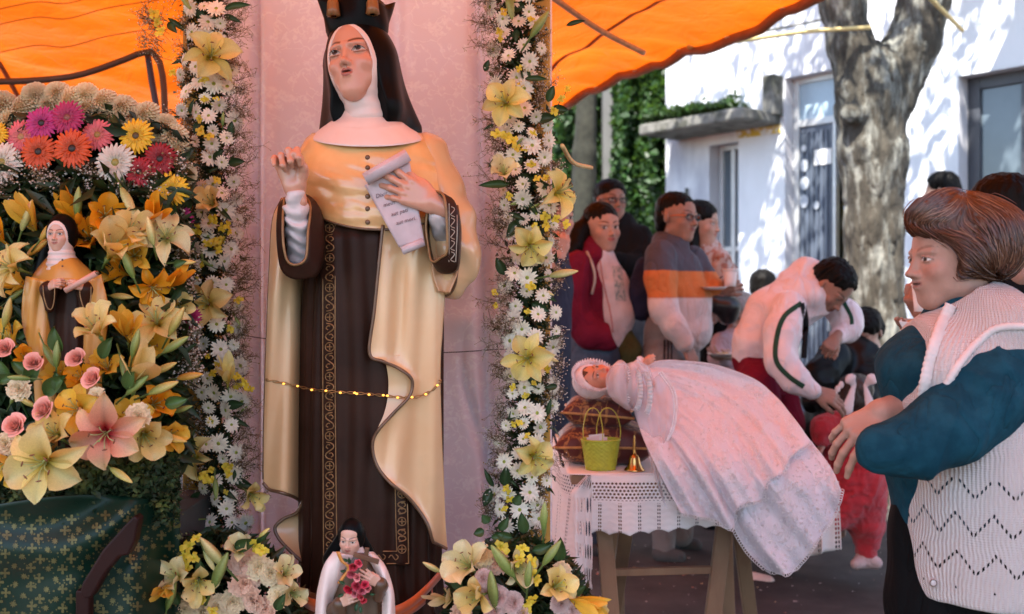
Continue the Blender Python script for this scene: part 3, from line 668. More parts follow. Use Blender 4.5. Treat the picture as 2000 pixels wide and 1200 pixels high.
def hand_sdf(s, G, curls=(.3, .3, .35, .4), thumb=.4, spread=1.0, side=1, k=.012, tcurl=.3, palm=True, fat=1.0):
    """G: origin at the wrist, unit = hand length; x across (thumb at +x*side), y to the fingertips, z = back of the hand"""
    if palm:
        s.cone((0, -.18, 0), (0, .05, 0), .135 * fat, .15 * fat, .03, F=G, flat=.72, ax=(0, 0, 1))
        for x, l in ((-.15, .42), (-.05, .46), (.055, .46), (.15, .43)): s.cone((x * .55 * side, .04, 0), (x * side, l, .01), .085 * fat, .068 * fat, .05, F=G, flat=.8, ax=(0, 0, 1))
        s.cone((.10 * side, .08, -.03), (.20 * side, .26, -.05), .085 * fat, .07 * fat, .05, F=G)
    L = ((.24, .16, .115), (.26, .18, .12), (.245, .165, .12), (.19, .12, .10)); X = (.155, .055, -.05, -.145); Yb = (.42, .455, .445, .405); Rr = (.052, .054, .051, .045)
    for i in range(4):
        cu = curls[i] if isinstance(curls[i], (tuple, list)) else (curls[i],) * 3
        a = 0; p = np.array((X[i] * side, Yb[i], .005)); sp = (1.5 - i) * .09 * spread * side; pts = [p]; rs = [Rr[i] * fat * 1.05]
        for j in range(3):
            a += cu[j] * 1.45; d = np.array((math.sin(sp) * math.cos(a * .6), math.cos(a) * math.cos(sp), -math.sin(a)))
            p = p + d * L[i][j]; pts.append(p); rs.append(Rr[i] * fat * (.95, .88, .72)[j])
        s.chain([tuple(q) for q in pts], rs, k, F=G)
    t0 = np.array((.17 * side, .2, -.04)); a = .85 - thumb * .75; d1 = np.array((math.sin(a) * side, math.cos(a), -.25 - tcurl * .5)); d1 /= np.linalg.norm(d1)
    a2 = a - tcurl * .9; d2 = np.array((math.sin(a2) * side, math.cos(a2), -.2 - tcurl * .8)); d2 /= np.linalg.norm(d2); a3 = a2 - tcurl * .7; d3 = np.array((math.sin(a3) * side, math.cos(a3), -.2 - tcurl)); d3 /= np.linalg.norm(d3)
    p1 = t0 + d1 * .12; p2 = p1 + d2 * .17; p3 = p2 + d3 * .12
    s.chain([tuple(t0), tuple(p1), tuple(p2), tuple(p3)], [.075 * fat, .064 * fat, .055 * fat, .042 * fat], k * 1.5, F=G)
    return s
def basis(y, z):
    """rotation whose local y axis runs along y and local z as near z as it can"""
    y = np.array(y, float); y /= np.linalg.norm(y); z = np.array(z, float); z = z - y * z.dot(y); z /= np.linalg.norm(z)
    return np.stack([np.cross(y, z), y, z], 1)

def lathe(name, prof_, c, parent, m, n=32):
    th = np.linspace(0, 2 * np.pi, n, endpoint=False); return sheet(name, np.array([[(c[0] + r_ * math.cos(t), c[1] + r_ * math.sin(t), c[2] + z) for t in th] for r_, z in prof_]), parent, m, True)
# ------------------------------------------------------------------ large statue
from mathutils.bvhtree import BVHTree
SY = 2.55
M['cream'] = mat('cream_paint', (.70, .47, .25), .34, .10, 6, .15, 40, coat=.8, c2=(.60, .37, .18), c2s=3)
M['gold'] = mat('gold_paint', (.76, .48, .21), .30, .10, 6, .15, 40, coat=.9, c2=(.62, .34, .12), c2s=3.5)
M['lining'] = mat('lining_paint', (.62, .33, .17), .45, .10, 6, coat=.3)
M['brown'] = mat('brown_paint', (.026, .0105, .006), .42, .25, 7, .15, 40, coat=.0, spec=.16, c2=(.038, .016, .010), c2s=5)
M['brown2'] = mat('brown_panel', (.030, .013, .008), .46, .25, 9, .15, 40, coat=.0, spec=.14)
M['trim'] = mat('trim_paint', (.13, .07, .035), .4, .3, 30, coat=.3)
M['goldline'] = mat('gold_line', (.27, .15, .06), .42, .3, 40, metal=.3)
M['sleevewhite'] = mat('white_paint', (.66, .60, .60), .42, .08, 10, .1, 50, coat=.3)
M['wimple'] = mat('wimple_paint', (.74, .62, .57), .40, .06, 10, .1, 50, coat=.3)
M['black'] = mat('black_paint', (.004, .0045, .005), .36, .2, 8, .1, 40, coat=.0, spec=.07)
M['skinpaint'] = mat('skin_paint', col=True, rough=.36, var=.04, vs=14, coat=.22)
M['scroll'] = mat('scroll_paint', (.60, .50, .52), .6, .1, 20, .1, 60)
M['tassel'] = mat('tassel_paint', (.26, .12, .04), .4, .2, 30, coat=.3)
M['ink'] = mat('ink', (.19, .13, .14), .6, 0)

def shell(name, rows, parent, m, Yc=SY, n=96, nr=60, fold=None, **k):
    """closed loft: rows of (py, left px, right px, depth radius, front dip px)"""
    A = interp(rows, nr); th = np.linspace(0, 2 * np.pi, n, endpoint=False); pts = np.zeros((nr, n, 3))
    for i, (py, l, r, b, dip) in enumerate(A):
        fr = np.maximum(0, -np.sin(th)); x = (l + r) / 2 + (r - l) / 2 * np.cos(th); y = py + dip * fr ** 1.3
        sq = np.sign(np.sin(th)) * np.abs(np.sin(th)) ** .85; Yv = Yc + b * sq
        if fold is not None: 
            f = fold(th, i / (nr - 1), x, y); Yv = Yv + f * np.sin(th); x = x + f * np.cos(th) * 800 * .6
        for j in range(n): pts[i, j] = A3(x[j], y[j], Yv[j])
    return sheet(name, pts, parent, m, True, **k)
def patch(name, left, right, parent, m, depth, nu=40, nv=70, solid=.006, top=None, bottom=None, **k):
    """surface between two pixel curves with a depth rule depth(u, v, px, py)"""
    Lc, Rc = interp(left, nv), interp(right, nv); u = np.linspace(0, 1, nu); v = np.linspace(0, 1, nv)
    U, V = np.meshgrid(u, v); G = Lc[:, None, :] * (1 - U[..., None]) + Rc[:, None, :] * U[..., None]
    if bottom is not None:
        B = interp(bottom, nu); e = B - G[-1]; G = G + e[None] * (V ** 2)[..., None]
    if top is not None:
        T_ = interp(top, nu); e = T_ - G[0]; G = G + e[None] * ((1 - V) ** 3)[..., None]
    Y = depth(U, V, G[..., 0], G[..., 1]); pts = np.stack([(G[..., 0] - 1000) / F * Y, Y, CAMZ + (HOR - G[..., 1]) / F * Y], -1)
    o = sheet(name, pts, parent, m, solid=solid, **k); o['_g'] = 0; return o, pts
def hits(objs):
    V = []; Fc = []; n = 0
    for o in objs:
        w_ = world_of(o); V += [w_ @ v.co for v in o.data.vertices]; Fc += [[i + n for i in p.vertices] for p in o.data.polygons]; n = len(V)
    t = BVHTree.FromPolygons(V, Fc)
    def f(px, py, default=2.5):
        d = (P(px, py, 1.0) - Vector((0, 0, CAMZ))); l = t.ray_cast(Vector((0, 0, CAMZ)), d.normalized())
        return l[0][1] if l[0] is not None else default
    return f
def wob(sc_=1.0, n=9, ph=0, amp=.008):
    return lambda th, v, x, y: amp * (np.cos(n * th + ph + 1.2 * math.sin(v * 3)) + .5 * np.cos((n * 2 + 1) * th + ph * 2 + v)) * min(1, v * 3 + .1)
st = empty('saint_statue', (P(720, 0, 2.5)[0], SY, .48), 'life sized painted nun statue holding a scroll before the white cloth', 'statue')
# tunic
tun = shell('tunic', [(420, 612, 850, .10, 0), (560, 594, 862, .115, 0), (700, 590, 862, .12, 0), (900, 587, 862, .125, 0), (1060, 587, 858, .13, 0), (1150, 584, 862, .135, 0), (1228, 578, 880, .14, 0)], st, M['brown'], n=160, fold=wob(n=11, amp=.009, ph=.6))
Lb = A3(690, 1230, SY)
tube('statue_base', [(Lb[0], SY, .482), (Lb[0], SY, .60)], [.15, .14], st, M['trim'], 24)
# scapular: hanging front panel
def dsc(U, V, px, py): return SY - .142 + .028 * (2 * U - 1) ** 2 + .0045 * np.sin(px / 7.5 + np.sin(py / 170)) * sst(640, 670, px) * sst(800, 770, px) - .006 * sst(700, 1100, py) + .02 * sst(470, 430, py)
scap, spts = patch('scapular', [(628, 400), (627, 600), (628, 800), (630, 1000), (632, 1102)], [(760, 400), (765, 600), (775, 800), (797, 1000), (801, 1104)], st, M['brown2'], dsc, 90, 90, .006)
hsc = hits([scap, tun])
orn = Bag()
def otube(pts, r=.0011, off=.0045, hf=None, cl=False):
    p = interp(pts, max(6, int(len(pts) * 2.2))); q = np.array([A3(a, b, (hf or hsc)(a, b) - off) for a, b in p]); V, fc = tube_arr(q, r, 5, False); orn.add(V, fc)
for x0, x1, y0, y1 in ((631, 632, 425, 1096), (655, 658, 425, 1074)): otube([(x0, y0), (x0 - .5, (y0 + y1) / 2), (x1, y1)], .0014)
otube([(632, 1099), (715, 1101), (798, 1101)], .0016); otube([(657, 1076), (715, 1077), (775, 1077)], .0014); otube([(798, 1101), (797, 1030), (795, 960)], .0016); otube([(775, 1077), (773, 1010), (772, 945)], .0014)
def rosette(cx, cy, r):
    a = np.linspace(0, 2 * np.pi, 11); otube([(cx + r * math.cos(t), cy + r * math.sin(t)) for t in a], .0013)
    otube([(cx - r * .7, cy), (cx, cy), (cx + r * .7, cy)], .0016); otube([(cx, cy - r * .7), (cx, cy), (cx, cy + r * .7)], .0016)
def scrollm(cx, cy, h, flip):
    f = flip; pts = [(cx + 6 * f, cy - h * .5), (cx - 5 * f, cy - h * .42), (cx - 8 * f, cy - h * .2), (cx, cy), (cx + 8 * f, cy + h * .2), (cx + 5 * f, cy + h * .42), (cx - 6 * f, cy + h * .5)]; otube(pts, .0017)
    for s_, cc in ((1, cy - h * .24), (-1, cy + h * .24)): otube([(cx - 1 * f * s_, cc - 3), (cx + 4 * f * s_, cc - 4), (cx + 7 * f * s_, cc + 1), (cx + 3 * f * s_, cc + 4)], .0015)
y = 446
k = 0
while y < 1062:
    if k % 2 == 0: rosette(644, y, 8.5)
    else: scrollm(644, y, 34, 1 if k % 4 == 1 else -1)
    y += 29; k += 1
for k in range(5): (rosette if k % 2 == 0 else (lambda a, b, r: scrollm(a, b, 24, 1)))(785, 965 + k * 27, 8)
for k in range(5): 
    cx = 668 + k * 25; otube([(cx - 9, 1090), (cx - 4, 1084), (cx + 1, 1090), (cx + 5, 1094), (cx + 10, 1088), (cx + 5, 1083)], .0013)
orn.make('gold_ornament', scap, M['goldline'])
# left cape fall
Le = [(552, 388), (534, 430), (528, 520), (523, 640), (519, 745), (516, 850), (515, 943)]
def dl(U, V, px, py): return 2.50 - .035 * np.sin(np.pi * np.clip(U * 1.1, 0, 1)) + .07 * U ** 2 + .010 * np.sin(U * 9 + py / 160) * sst(450, 600, py)
capl, pl1 = patch('cape_fall', Le, [(605, 400), (592, 470), (592, 560), (594, 700), (594, 850), (593, 986)], st, M['cream'], dl, 36, 80, .008, bottom=[(515, 943), (528, 956), (548, 961), (572, 969), (586, 978), (593, 988)])
tube('cape_edge', pl1[::2, 0] + (0, -.002, 0), .0035, capl, M['trim'], 6); tube('cape_edge', pl1[-1] + (0, -.004, 0), .0045, capl, M['trim'], 6)
def dl2(U, V, px, py): return 2.52 + .03 * U + .01 * np.sin(V * 5)
cl2, pl2 = patch('cape_fold', [(594, 975), (580, 1001), (555, 1013), (538, 1030), (546, 1052), (570, 1078), (590, 1096)], [(596, 970), (597, 1000), (597, 1030), (597, 1060), (597, 1098)], st, M['cream'], dl2, 20, 50, .008)
tube('cape_edge', pl2[:, 0] + (0, -.004, 0), .0045, cl2, M['trim'], 6)
# right cape fall
Rl = [(748, 440), (740, 520), (731, 610), (722, 690), (748, 706), (778, 719), (798, 733), (806, 748), (800, 774), (772, 804), (738, 842), (728, 872), (738, 912), (764, 944), (800, 974), (832, 1018), (846, 1058)]
Rr = [(880, 440), (872, 520), (866, 590), (862, 650), (859, 690), (858, 720), (858, 745), (858, 760), (859, 790), (860, 820), (861, 850), (862, 880), (864, 920), (866, 960), (868, 1000), (871, 1040), (874, 1072)]
def dr_(U, V, px, py):
    q_ = np.stack([px * .012 + 0 * py, py * .0012, 0 * px], -1); fl = np.sin((px - 740) / 9.5 + py / 150 + 2 * vnoise(q_, 1.5, 3)) * .0065 * sst(430, 560, py) + np.sin((px - 700) / 19 - py / 230) * .009
    return 2.408 + .052 * np.clip((px - 770) / 95, 0, 1.2) ** 2 + fl * sst(725, 760, px) + .018 * np.exp(-((py - 740) / 30) ** 2) * 0 - .012 * np.exp(-U * 6)
capr, pr = patch('cape_fall', Rl, Rr, st, M['cream'], dr_, 60, 150, .008)
tube('cape_edge', pr[:, 0] + (0, -.003, 0), .0040, capr, M['trim'], 6); tube('cape_edge', pr[-1] + (0, -.004, 0), .004, capr, M['trim'], 6)
def dc(U, V, px, py): return 2.428 - .012 * np.sin(np.pi * U) + .008 * np.sin(V * 7)
cc, pc = patch('cape_lining', [(722, 700), (722, 740), (722, 800), (724, 850), (732, 905)], [(812, 690), (812, 740), (812, 800), (790, 850), (770, 930)], st, M['cream'], dc, 30, 50, .006)
tube('cape_edge', pc[:, 0], .0028, cc, M['trim'], 6)
# back of the cape closing the figure
shell('cape_back', [(300, 610, 860, .08, 0), (450, 570, 875, .08, 0), (700, 560, 855, .08, 0), (1060, 590, 858, .07, 0)], st, M['cream'], Yc=SY + .09, n=60, nr=30)
# short buttoned shoulder cape
def fsc(th, v, x, y):
    q = np.stack([x * .010 + y * .012, y * .030 - x * .012, 0 * x], -1); return .0065 * vnoise(q, 1.1, 3) * min(1, v * 2.5) + .002 * vnoise(q, 3.0, 5) * min(1, v * 2)
shc = shell('shoulder_cape', [(262, 612, 822, .085, 8), (276, 598, 842, .115, 14), (305, 586, 857, .135, 18), (345, 582, 872, .148, 26), (375, 586, 885, .15, 44), (396, 594, 893, .15, 53)], st, M['gold'], n=140, nr=70, fold=fsc, solid=.008)
h1 = hits([shc])
shm = np.array([v.co for v in shc.data.vertices]).reshape(70, 140, 3)
tube('cape_edge', shm[-1, 71:139] + (0, -.003, 0), .0035, shc, M['trim'], 6)
def on(path, r, name, parent, m, off=.002, h=h1, n=30, sides=6): return tube(name, [A3(a, b, h(a, b) - off) for a, b in interp(path, n)], r, parent, m, sides)
on([(706, 293), (706, 340), (706, 400), (705, 444)], .0014, 'seam', shc, M['trim'], .001)
for yy in (308, 328, 384, 408, 434):
    d = h1(718, yy); c = A3(718, yy, d - .004); V, fc = uvball(c, (.0062, .004, .0062), 12, 8); b_ = mk('button', V, fc, shc, M['trim'])
    on([(722, yy), (728, yy)], .0011, 'buttonhole', b_, M['trim'], .001, n=4)
# collar, neck wimple
def fcol(th, v, x, y): return .0017 * np.sin(y / 4.0 + 2 * vnoise(np.stack([x * .02, y * .03, 0 * x], -1), 1.5, 4) + np.cos(th) * 2.2) * (v < .62) * min(1, v * 6) + .003 * vnoise(np.stack([x * .03, y * .02, 0 * x], -1), 2.0, 8) * v
shell('collar', [(172, 664, 752, .050, 0), (196, 668, 752, .058, 4), (212, 668, 754, .062, 4), (226, 660, 766, .076, 5), (238, 645, 784, .094, 8), (249, 630, 800, .106, 11), (259, 617, 815, .118, 14), (267, 608, 826, .126, 16), (271, 606, 829, .126, 16)], st, M['wimple'], Yc=SY - .012, n=96, nr=70, fold=fcol)
# head
HG = Frame(P(700, 120, SY - .035), rot(-15, -6, -8), .222)
s = head_sdf(SDF(), HG, jaw=.85, nose=.78, mouth=.008, mw=.74, ears=False, wide=.89, neck=False); s.ell((0, -.11, -.22), (.245, .245, .25), .06); s.ell((0, -.20, -.30), (.155, .15, .16), .06); s.cone((0, .05, -.2), (0, .1, -.55), .2, .2, .06, F=HG)
s.make('head', .0016, st, M['skinpaint'], colfn=head_color(HG, (.60, .31, .215), lip=(.36, .10, .08), iris=(.02, .008, .004), blush=.18, browc=(.014, .006, .004), mouth=.008, mw=.74, look=(.004, .012), white=(.55, .47, .42), open_=1.0))
s = SDF(HG); s.ell((0, .02, -.01), (.345, .39, .515), .01); s.ell((0, -.44, -.105), (.262, .46, .405), .03, 's'); s.cone((0, -.0, -.35), (.03, .08, -.6), .215, .235, .08); s.ell((0, -.42, -.13), (.248, .40, .38), .03, 's')
s.make('wimple', .0025, st, M['wimple'], disp=lambda p: .0009 * np.sin(HG.inv(p)[:, 2] * 50) * sst(-.3, -.42, HG.inv(p)[:, 2]), dm=.004)
s = SDF(HG); s.ell((0, .06, .03), (.375, .40, .54), .02); s.cone((0, .12, .0), (0, .12, -.5), .365, .41, .1)
a = P(700, 130, 2.62); b_ = P(722, 262, 2.655)
s.p.append(SDF().cone(tuple(a), tuple(b_), .080, .137, .09, flat=.62).p[0])
s.ell((0, -.52, -.115), (.300, .62, .465), .02, 's'); s.cone((0, -.5, -.2), (0, -.45, -1.2), .42, .60, .02, 's')
s.cut(tuple(P(720, 276, 2.6)), (0, 0, -1), .004)
s.make('veil', .0032, st, M['black'], disp=lambda p: .0035 * np.sin(p[:, 0] * 90 + p[:, 2] * 9) * sst(1.78, 1.66, p[:, 2]), dm=.006)
# four horned cap
HC = Frame(HG.w((0, .05, .395)), HG.R @ rot(10, 0, 3), 1.0)
th = np.linspace(0, 2 * np.pi, 64, endpoint=False); rows = []
cor = np.abs(np.cos(2 * (th + math.radians(45 + 15)))) ** 6
def ring(r0, ex, z, zc): return np.array([HC.w(((r0 + ex * c_) * math.cos(t), (r0 + ex * c_) * math.sin(t), z + zc * c_)) for t, c_ in zip(th, cor)])
cap = sheet('doctoral_cap', np.array([ring(.072, 0, -.022, 0), ring(.077, 0, -.006, 0), ring(.076, .006, .02, .0), ring(.074, .020, .045, .008), ring(.071, .032, .058, .024), ring(.062, .026, .050, .022), ring(.03, 0, .052, 0), ring(.002, 0, .066, 0)]), st, M['black'], True, flip=False)
for tt in (-115 , -52):
    t = math.radians(tt); c = HC.w((.090 * math.cos(t), .090 * math.sin(t), .028)); n_ = 20; a_ = np.linspace(0, 2 * np.pi, n_, endpoint=False)
    rr = [.003, .009, .012, .0125, .014, .006]; zz = [.026, .020, .006, -.008, -.024, -.025]
    sheet('tassel', np.array([[c + HC.R @ np.array((r * (1 + .2 * (i % 2)) * math.cos(q), r * (1 + .2 * (i % 2)) * math.sin(q), z)) for i, q in enumerate(a_)] for r, z in zip(rr, zz)]), cap, M['tassel'], True)
# sleeves
def sleeve(name, rings, m, band=None):
    RR = [interp(np.array(r + r[:1], float), 49)[:-1] for r in rings]; n0 = len(RR); pts = []
    A = np.array(RR); idx = np.linspace(0, n0 - 1, n0 * 6 - 5)
    for q in idx:
        i = min(int(q), n0 - 2); t = q - i; L_ = A[i] * (1 - t) + A[i + 1] * t; pts.append([A3(*x) for x in L_])
    o = sheet(name, np.array(pts), st, m, True, solid=.004); tube('sleeve_edge', np.array(pts[0] + [pts[0][0]]) + (0, -.003, 0), .0032, o, M['goldline'], 6); return o, np.array(pts)
s1 = sleeve('sleeve', [[(556, 388, 2.37), (553, 430, 2.345), (554, 475, 2.335), (561, 508, 2.335), (574, 518, 2.335), (590, 514, 2.335), (599, 500, 2.34), (602, 455, 2.35), (606, 400, 2.38), (585, 380, 2.42)],
    [(545, 398, 2.385), (541, 440, 2.365), (543, 490, 2.355), (551, 528, 2.355), (572, 544, 2.355), (600, 543, 2.36), (622, 532, 2.37), (630, 470, 2.39), (622, 405, 2.41), (588, 378, 2.43)],
    [(552, 420, 2.44), (546, 460, 2.43), (550, 500, 2.43), (562, 530, 2.43), (580, 540, 2.44), (610, 536, 2.45), (636, 510, 2.46), (640, 460, 2.47), (625, 410, 2.47), (590, 395, 2.47)],
    [(580, 440, 2.53), (575, 460, 2.53), (580, 480, 2.53), (590, 495, 2.53), (600, 500, 2.53), (620, 495, 2.53), (635, 480, 2.53), (635, 450, 2.53), (620, 430, 2.53), (600, 430, 2.53)]], M['brown'])
s2, p2 = sleeve('sleeve', [[(850, 374, 2.375), (866, 382, 2.355), (872, 420, 2.345), (873, 490, 2.345), (861, 503, 2.355), (844, 512, 2.37), (836, 480, 2.385), (832, 440, 2.39), (838, 400, 2.39)],
    [(868, 380, 2.385), (888, 396, 2.37), (895, 440, 2.36), (893, 515, 2.36), (880, 532, 2.375), (856, 530, 2.40), (843, 500, 2.42), (838, 450, 2.43), (842, 405, 2.42)],
    [(872, 390, 2.45), (892, 410, 2.44), (900, 450, 2.43), (896, 520, 2.43), (882, 534, 2.44), (860, 530, 2.46), (848, 500, 2.47), (845, 450, 2.48), (850, 410, 2.47)],
    [(868, 420, 2.53), (880, 430, 2.53), (888, 450, 2.53), (886, 480, 2.53), (876, 490, 2.53), (864, 490, 2.53), (856, 480, 2.53), (852, 450, 2.53), (858, 430, 2.53)]], M['brown'])
hs2 = hits([s2]); orn = Bag()
for xs_ in ((877, 877, 877), (892, 893, 890)): otube([(xs_[0], 398), (xs_[1], 450), (xs_[2], 512)], .0011, .003, hs2)
for k in range(5): otube([(881, 404 + k * 22), (888, 408 + k * 22), (884, 415 + k * 22), (880, 420 + k * 22), (888, 424 + k * 22)], .0012, .003, hs2)
orn.make('gold_ornament', s2, mat('silverline', (.45, .38, .30), .4, .2, 30, metal=.3))
def wr(p): return .0022 * np.sin(p[:, 2] * 190 + 2.5 * np.sin(p[:, 0] * 70 + p[:, 2] * 20)) * (1 + vnoise(p, 25)) + .003 * vnoise(p * (1, 1, 2.2), 38, 6) 
s = SDF(); s.cone(tuple(P(578, 380, 2.35)), tuple(P(578, 412, 2.365)), .022, .026, .01).cone(tuple(P(578, 412, 2.365)), tuple(P(588, 500, 2.42)), .028, .034, .01).cut(tuple(P(578, 374, 2.35)), (-.1, 0, 1), .002)
s.make('undersleeve', .0022, st, M['sleevewhite'], disp=lambda p: wr(p) * sst(1.56, 1.52, p[:, 2]), dm=.008)
s = SDF(); s.cone(tuple(P(850, 404, 2.378)), tuple(P(862, 425, 2.40)), .014, .028, .01).cone(tuple(P(862, 425, 2.40)), tuple(P(872, 460, 2.46)), .030, .034, .01)
s.make('undersleeve', .0022, st, M['sleevewhite'], disp=lambda p: wr(p) * .5, dm=.006)
# cape over the right arm
s = SDF(); C1 = (0, 1, 0)
s.chain([tuple(P(838, 300, 2.55)), tuple(P(862, 370, 2.54)), tuple(P(882, 430, 2.51)), tuple(P(893, 490, 2.49)), tuple(P(886, 535, 2.49)), tuple(P(878, 555, 2.49))], [.050, .052, .052, .054, .045, .036], .03, flat=1.25)
s.cone(tuple(P(872, 470, 2.36)), tuple(P(870, 545, 2.38)), .030, .026, .01, 's'); s.cone(tuple(P(868, 545, 2.405)), tuple(P(868, 558, 2.415)), .024, .018, .006, 's')
arm = s.make('cape_over_arm', .003, st, M['cream'], disp=lambda p: .003 * np.sin((p[:, 0] + p[:, 2] * .38) * 95 + 3 * p[:, 1]) + .004 * vnoise(p, 18), dm=.012)
ha = hits([arm, s2])
tube('cape_edge', [A3(x, y_, min(ha(x, y_, 2.46), 2.47) - .003) for x, y_ in interp([(893, 402), (899, 450), (897, 500), (893, 530), (889, 556), (880, 573), (868, 578), (856, 570), (846, 548), (842, 520)], 40)], .0032, arm, M['trim'], 6)
def dln(U, V, px, py): return 2.418 + .015 * np.sin(np.pi * U) + 0 * px
patch('sleeve_lining', [(843, 505), (846, 540), (857, 570)], [(896, 500), (893, 535), (878, 572)], arm, M['lining'], dln, 14, 20, .003)
# hands
skinh = (.60, .30, .20)
GR = Frame(P(577, 372, 2.35), basis((-.22, -.10, .95), (-.10, 1, .1)), .150)
s = hand_sdf(SDF(), GR, curls=((.6, 1.1, .8), (.7, 1.2, .9), (.8, 1.1, .9), (.55, .7, .5)), thumb=.62, side=-1, tcurl=.55, spread=1.2, k=.03)
s.make('hand', .0017, st, mat('handpaint', skinh, .3, .06, 14, coat=.5))
GL = Frame(P(848, 398, 2.372), basis((-.86, -.04, .40), (.0, -1, .05)), .158)
s = hand_sdf(SDF(), GL, curls=((.12, .2, .2), (.10, .2, .2), (.16, .25, .2), (.2, .3, .3)), thumb=.75, side=1, tcurl=.1, spread=1.3, k=.03)
s.make('hand', .0017, st, mat('handpaint2', skinh, .3, .06, 14, coat=.5))
# scroll, held in the hand
scr = empty('scroll', P(770, 400, 2.385), 'curled parchment scroll with handwriting held against the statue chest', 'scroll')
def spiral(a, b, r0, turns, start, n=40):
    t = np.linspace(0, 1, n); ang = start + t * turns * 2 * np.pi; r = r0 * (1 - .55 * t); a = np.array(a, float); b = np.array(b, float)
    d = b - a; d /= np.linalg.norm(d); u = np.cross(d, (0, 1, 0)); u /= np.linalg.norm(u); w2 = np.cross(d, u)
    return np.stack([a + r[:, None] * (np.cos(ang)[:, None] * u + np.sin(ang)[:, None] * w2), b + r[:, None] * (np.cos(ang)[:, None] * u + np.sin(ang)[:, None] * w2)], 1)
sheet('upper_roll', spiral(P(713, 350, 2.365), P(796, 302, 2.375), .0165, 2.2, 1.2), scr, M['scroll'], solid=.0022)
sheet('lower_roll', spiral(P(785, 490, 2.362), P(827, 472, 2.372), .0105, 2.0, 1.5), scr, M['scroll'], solid=.002)
tt = np.linspace(0, 1, 24); uu = np.linspace(0, 1, 16); gp = np.zeros((24, 16, 3))
Lq = interp([(712, 362), (740, 412), (780, 484)], 24); Rq = interp([(800, 316), (812, 380), (829, 472)], 24)
for i in range(24):
    for j in range(16):
        q = lerp(Lq[i], Rq[i], uu[j]); gp[i, j] = A3(q[0], q[1], 2.388 + .004 * math.sin(i * .3) - .006 * math.sin(math.pi * uu[j]) - .010 * tt[i])
sh = sheet('parchment', gp, scr, M['scroll'], solid=.0025); hq = hits([sh])
def text_on(s_, px, py, Y, size, ang, parent, m, name='lettering', ext=.0004, shear=.25, align='LEFT'):
    cu = bpy.data.curves.new(name, 'FONT'); cu.body = s_; cu.size = size; cu.extrude = ext; cu.shear = shear; cu.align_x = align; cu.resolution_u = 2
    oc = bpy.data.objects.new(name, cu); COL.objects.link(oc); bpy.context.view_layer.update(); me = bpy.data.meshes.new_from_object(oc.evaluated_get(bpy.context.evaluated_depsgraph_get())); bpy.data.objects.remove(oc)
    me.materials.clear(); me.materials.append(m); o = bpy.data.objects.new(name, me); COL.objects.link(o)
    o.matrix_world = Matrix.Translation(P(px, py, Y)) @ Matrix.Rotation(math.radians(-ang), 4, 'Y') @ Matrix.Rotation(math.pi / 2, 4, 'X')
    o.parent = parent; o.matrix_parent_inverse = world_of(parent).inverted(); return o
for s_, x, y_, sz in (('Dixit', 734, 388, .0140), ('meus', 749, 405, .0135), ('aut pati', 764, 423, .0135), ('aut mori.', 774, 440, .0130)): text_on(s_, x, y_, hq(x + 8, y_ - 4, 2.38) - .0035, sz, 16, scr, M['ink'])
# string of small lights wound round the statue
ht = hits([tun, scap, capl, capr, cc]); sl = empty('light_string', P(690, 768, 2.39), 'twisted wire string of tiny amber lights wound round the statue', 'string lights')
pth = interp([(519, 742), (560, 750), (610, 761), (660, 766), (720, 770), (800, 777), (835, 768), (852, 756), (862, 744)], 90); dep = np.array([ht(a, b, 2.5) for a, b in pth])
dm_ = np.array([dep[max(0, i - 5):i + 6].min() for i in range(90)]); dm_ = np.convolve(np.pad(dm_, 4, 'edge'), np.ones(9) / 9, 'valid') - .004
pw = np.array([A3(a, b, d) for (a, b), d in zip(pth, dm_)]); tw = np.linspace(0, 60, 90)
back = np.array([(pw[-1] + (pw[0] - pw[-1]) * t + np.array((0, .20 * math.sin(math.pi * t) + .0, 0))) for t in np.linspace(0, 1, 30)])
m_w = mat('copperwire', (.35, .2, .08), .35, .2, 50, metal=.8)
for ph in (0, math.pi): tube('wire_strand', pw + np.stack([0 * tw, .0018 * np.sin(tw + ph), .0026 * np.cos(tw + ph)], 1), .0013, sl, m_w, 5)
tube('wire_strand', back, .0015, sl, m_w, 5)
m_led, ntl, bl, ol = _new('amber_light'); bl.inputs['Base Color'].default_value = (.8, .45, .1, 1); bl.inputs['Emission Color'].default_value = (1, .42, .06, 1); bl.inputs['Emission Strength'].default_value = .7
ledme = None
for i in list(range(2, 88, 7)) + [45, 60]:
    V, fc = uvball((0, 0, 0), (.0034, .003, .0026), 8, 6)
    if ledme is None: o = mk('bulb', V, fc, sl, m_led); ledme = o.data; o.matrix_world = Matrix.Translation(pw[i] + (0, -.003, 0))
    else: o = put('bulb', ledme, sl, mw=Matrix.Translation(Vector(pw[i] + (0, -.003, .001 * (-1) ** i))))
# ribbon at the foot
m_rib = mat('orange_ribbon', (.62, .13, .03), .35, .15, 20, .2, 100, sheen=.3)
rb = empty('orange_ribbon', P(690, 1175, 2.35), 'shiny orange ribbon tied round the foot of the large statue', 'ribbon')
for path in ([(584, 1148, 2.50), (590, 1168, 2.43), (612, 1180, 2.395), (650, 1184, 2.375), (700, 1188, 2.37), (760, 1196, 2.375), (800, 1180, 2.40), (835, 1150, 2.44), (862, 1120, 2.50)], [(586, 1160, 2.49), (600, 1180, 2.425), (650, 1194, 2.385), (740, 1202, 2.385), (800, 1192, 2.41), (845, 1158, 2.47)]):
    p = np.array([A3(*q) for q in interp(path, 40)]); w_ = np.zeros((40, 2, 3)); w_[:, 0] = p + (0, 0, .012); w_[:, 1] = p - (0, -.002, .012); sheet('ribbon_loop', w_, rb, m_rib, solid=.0015)
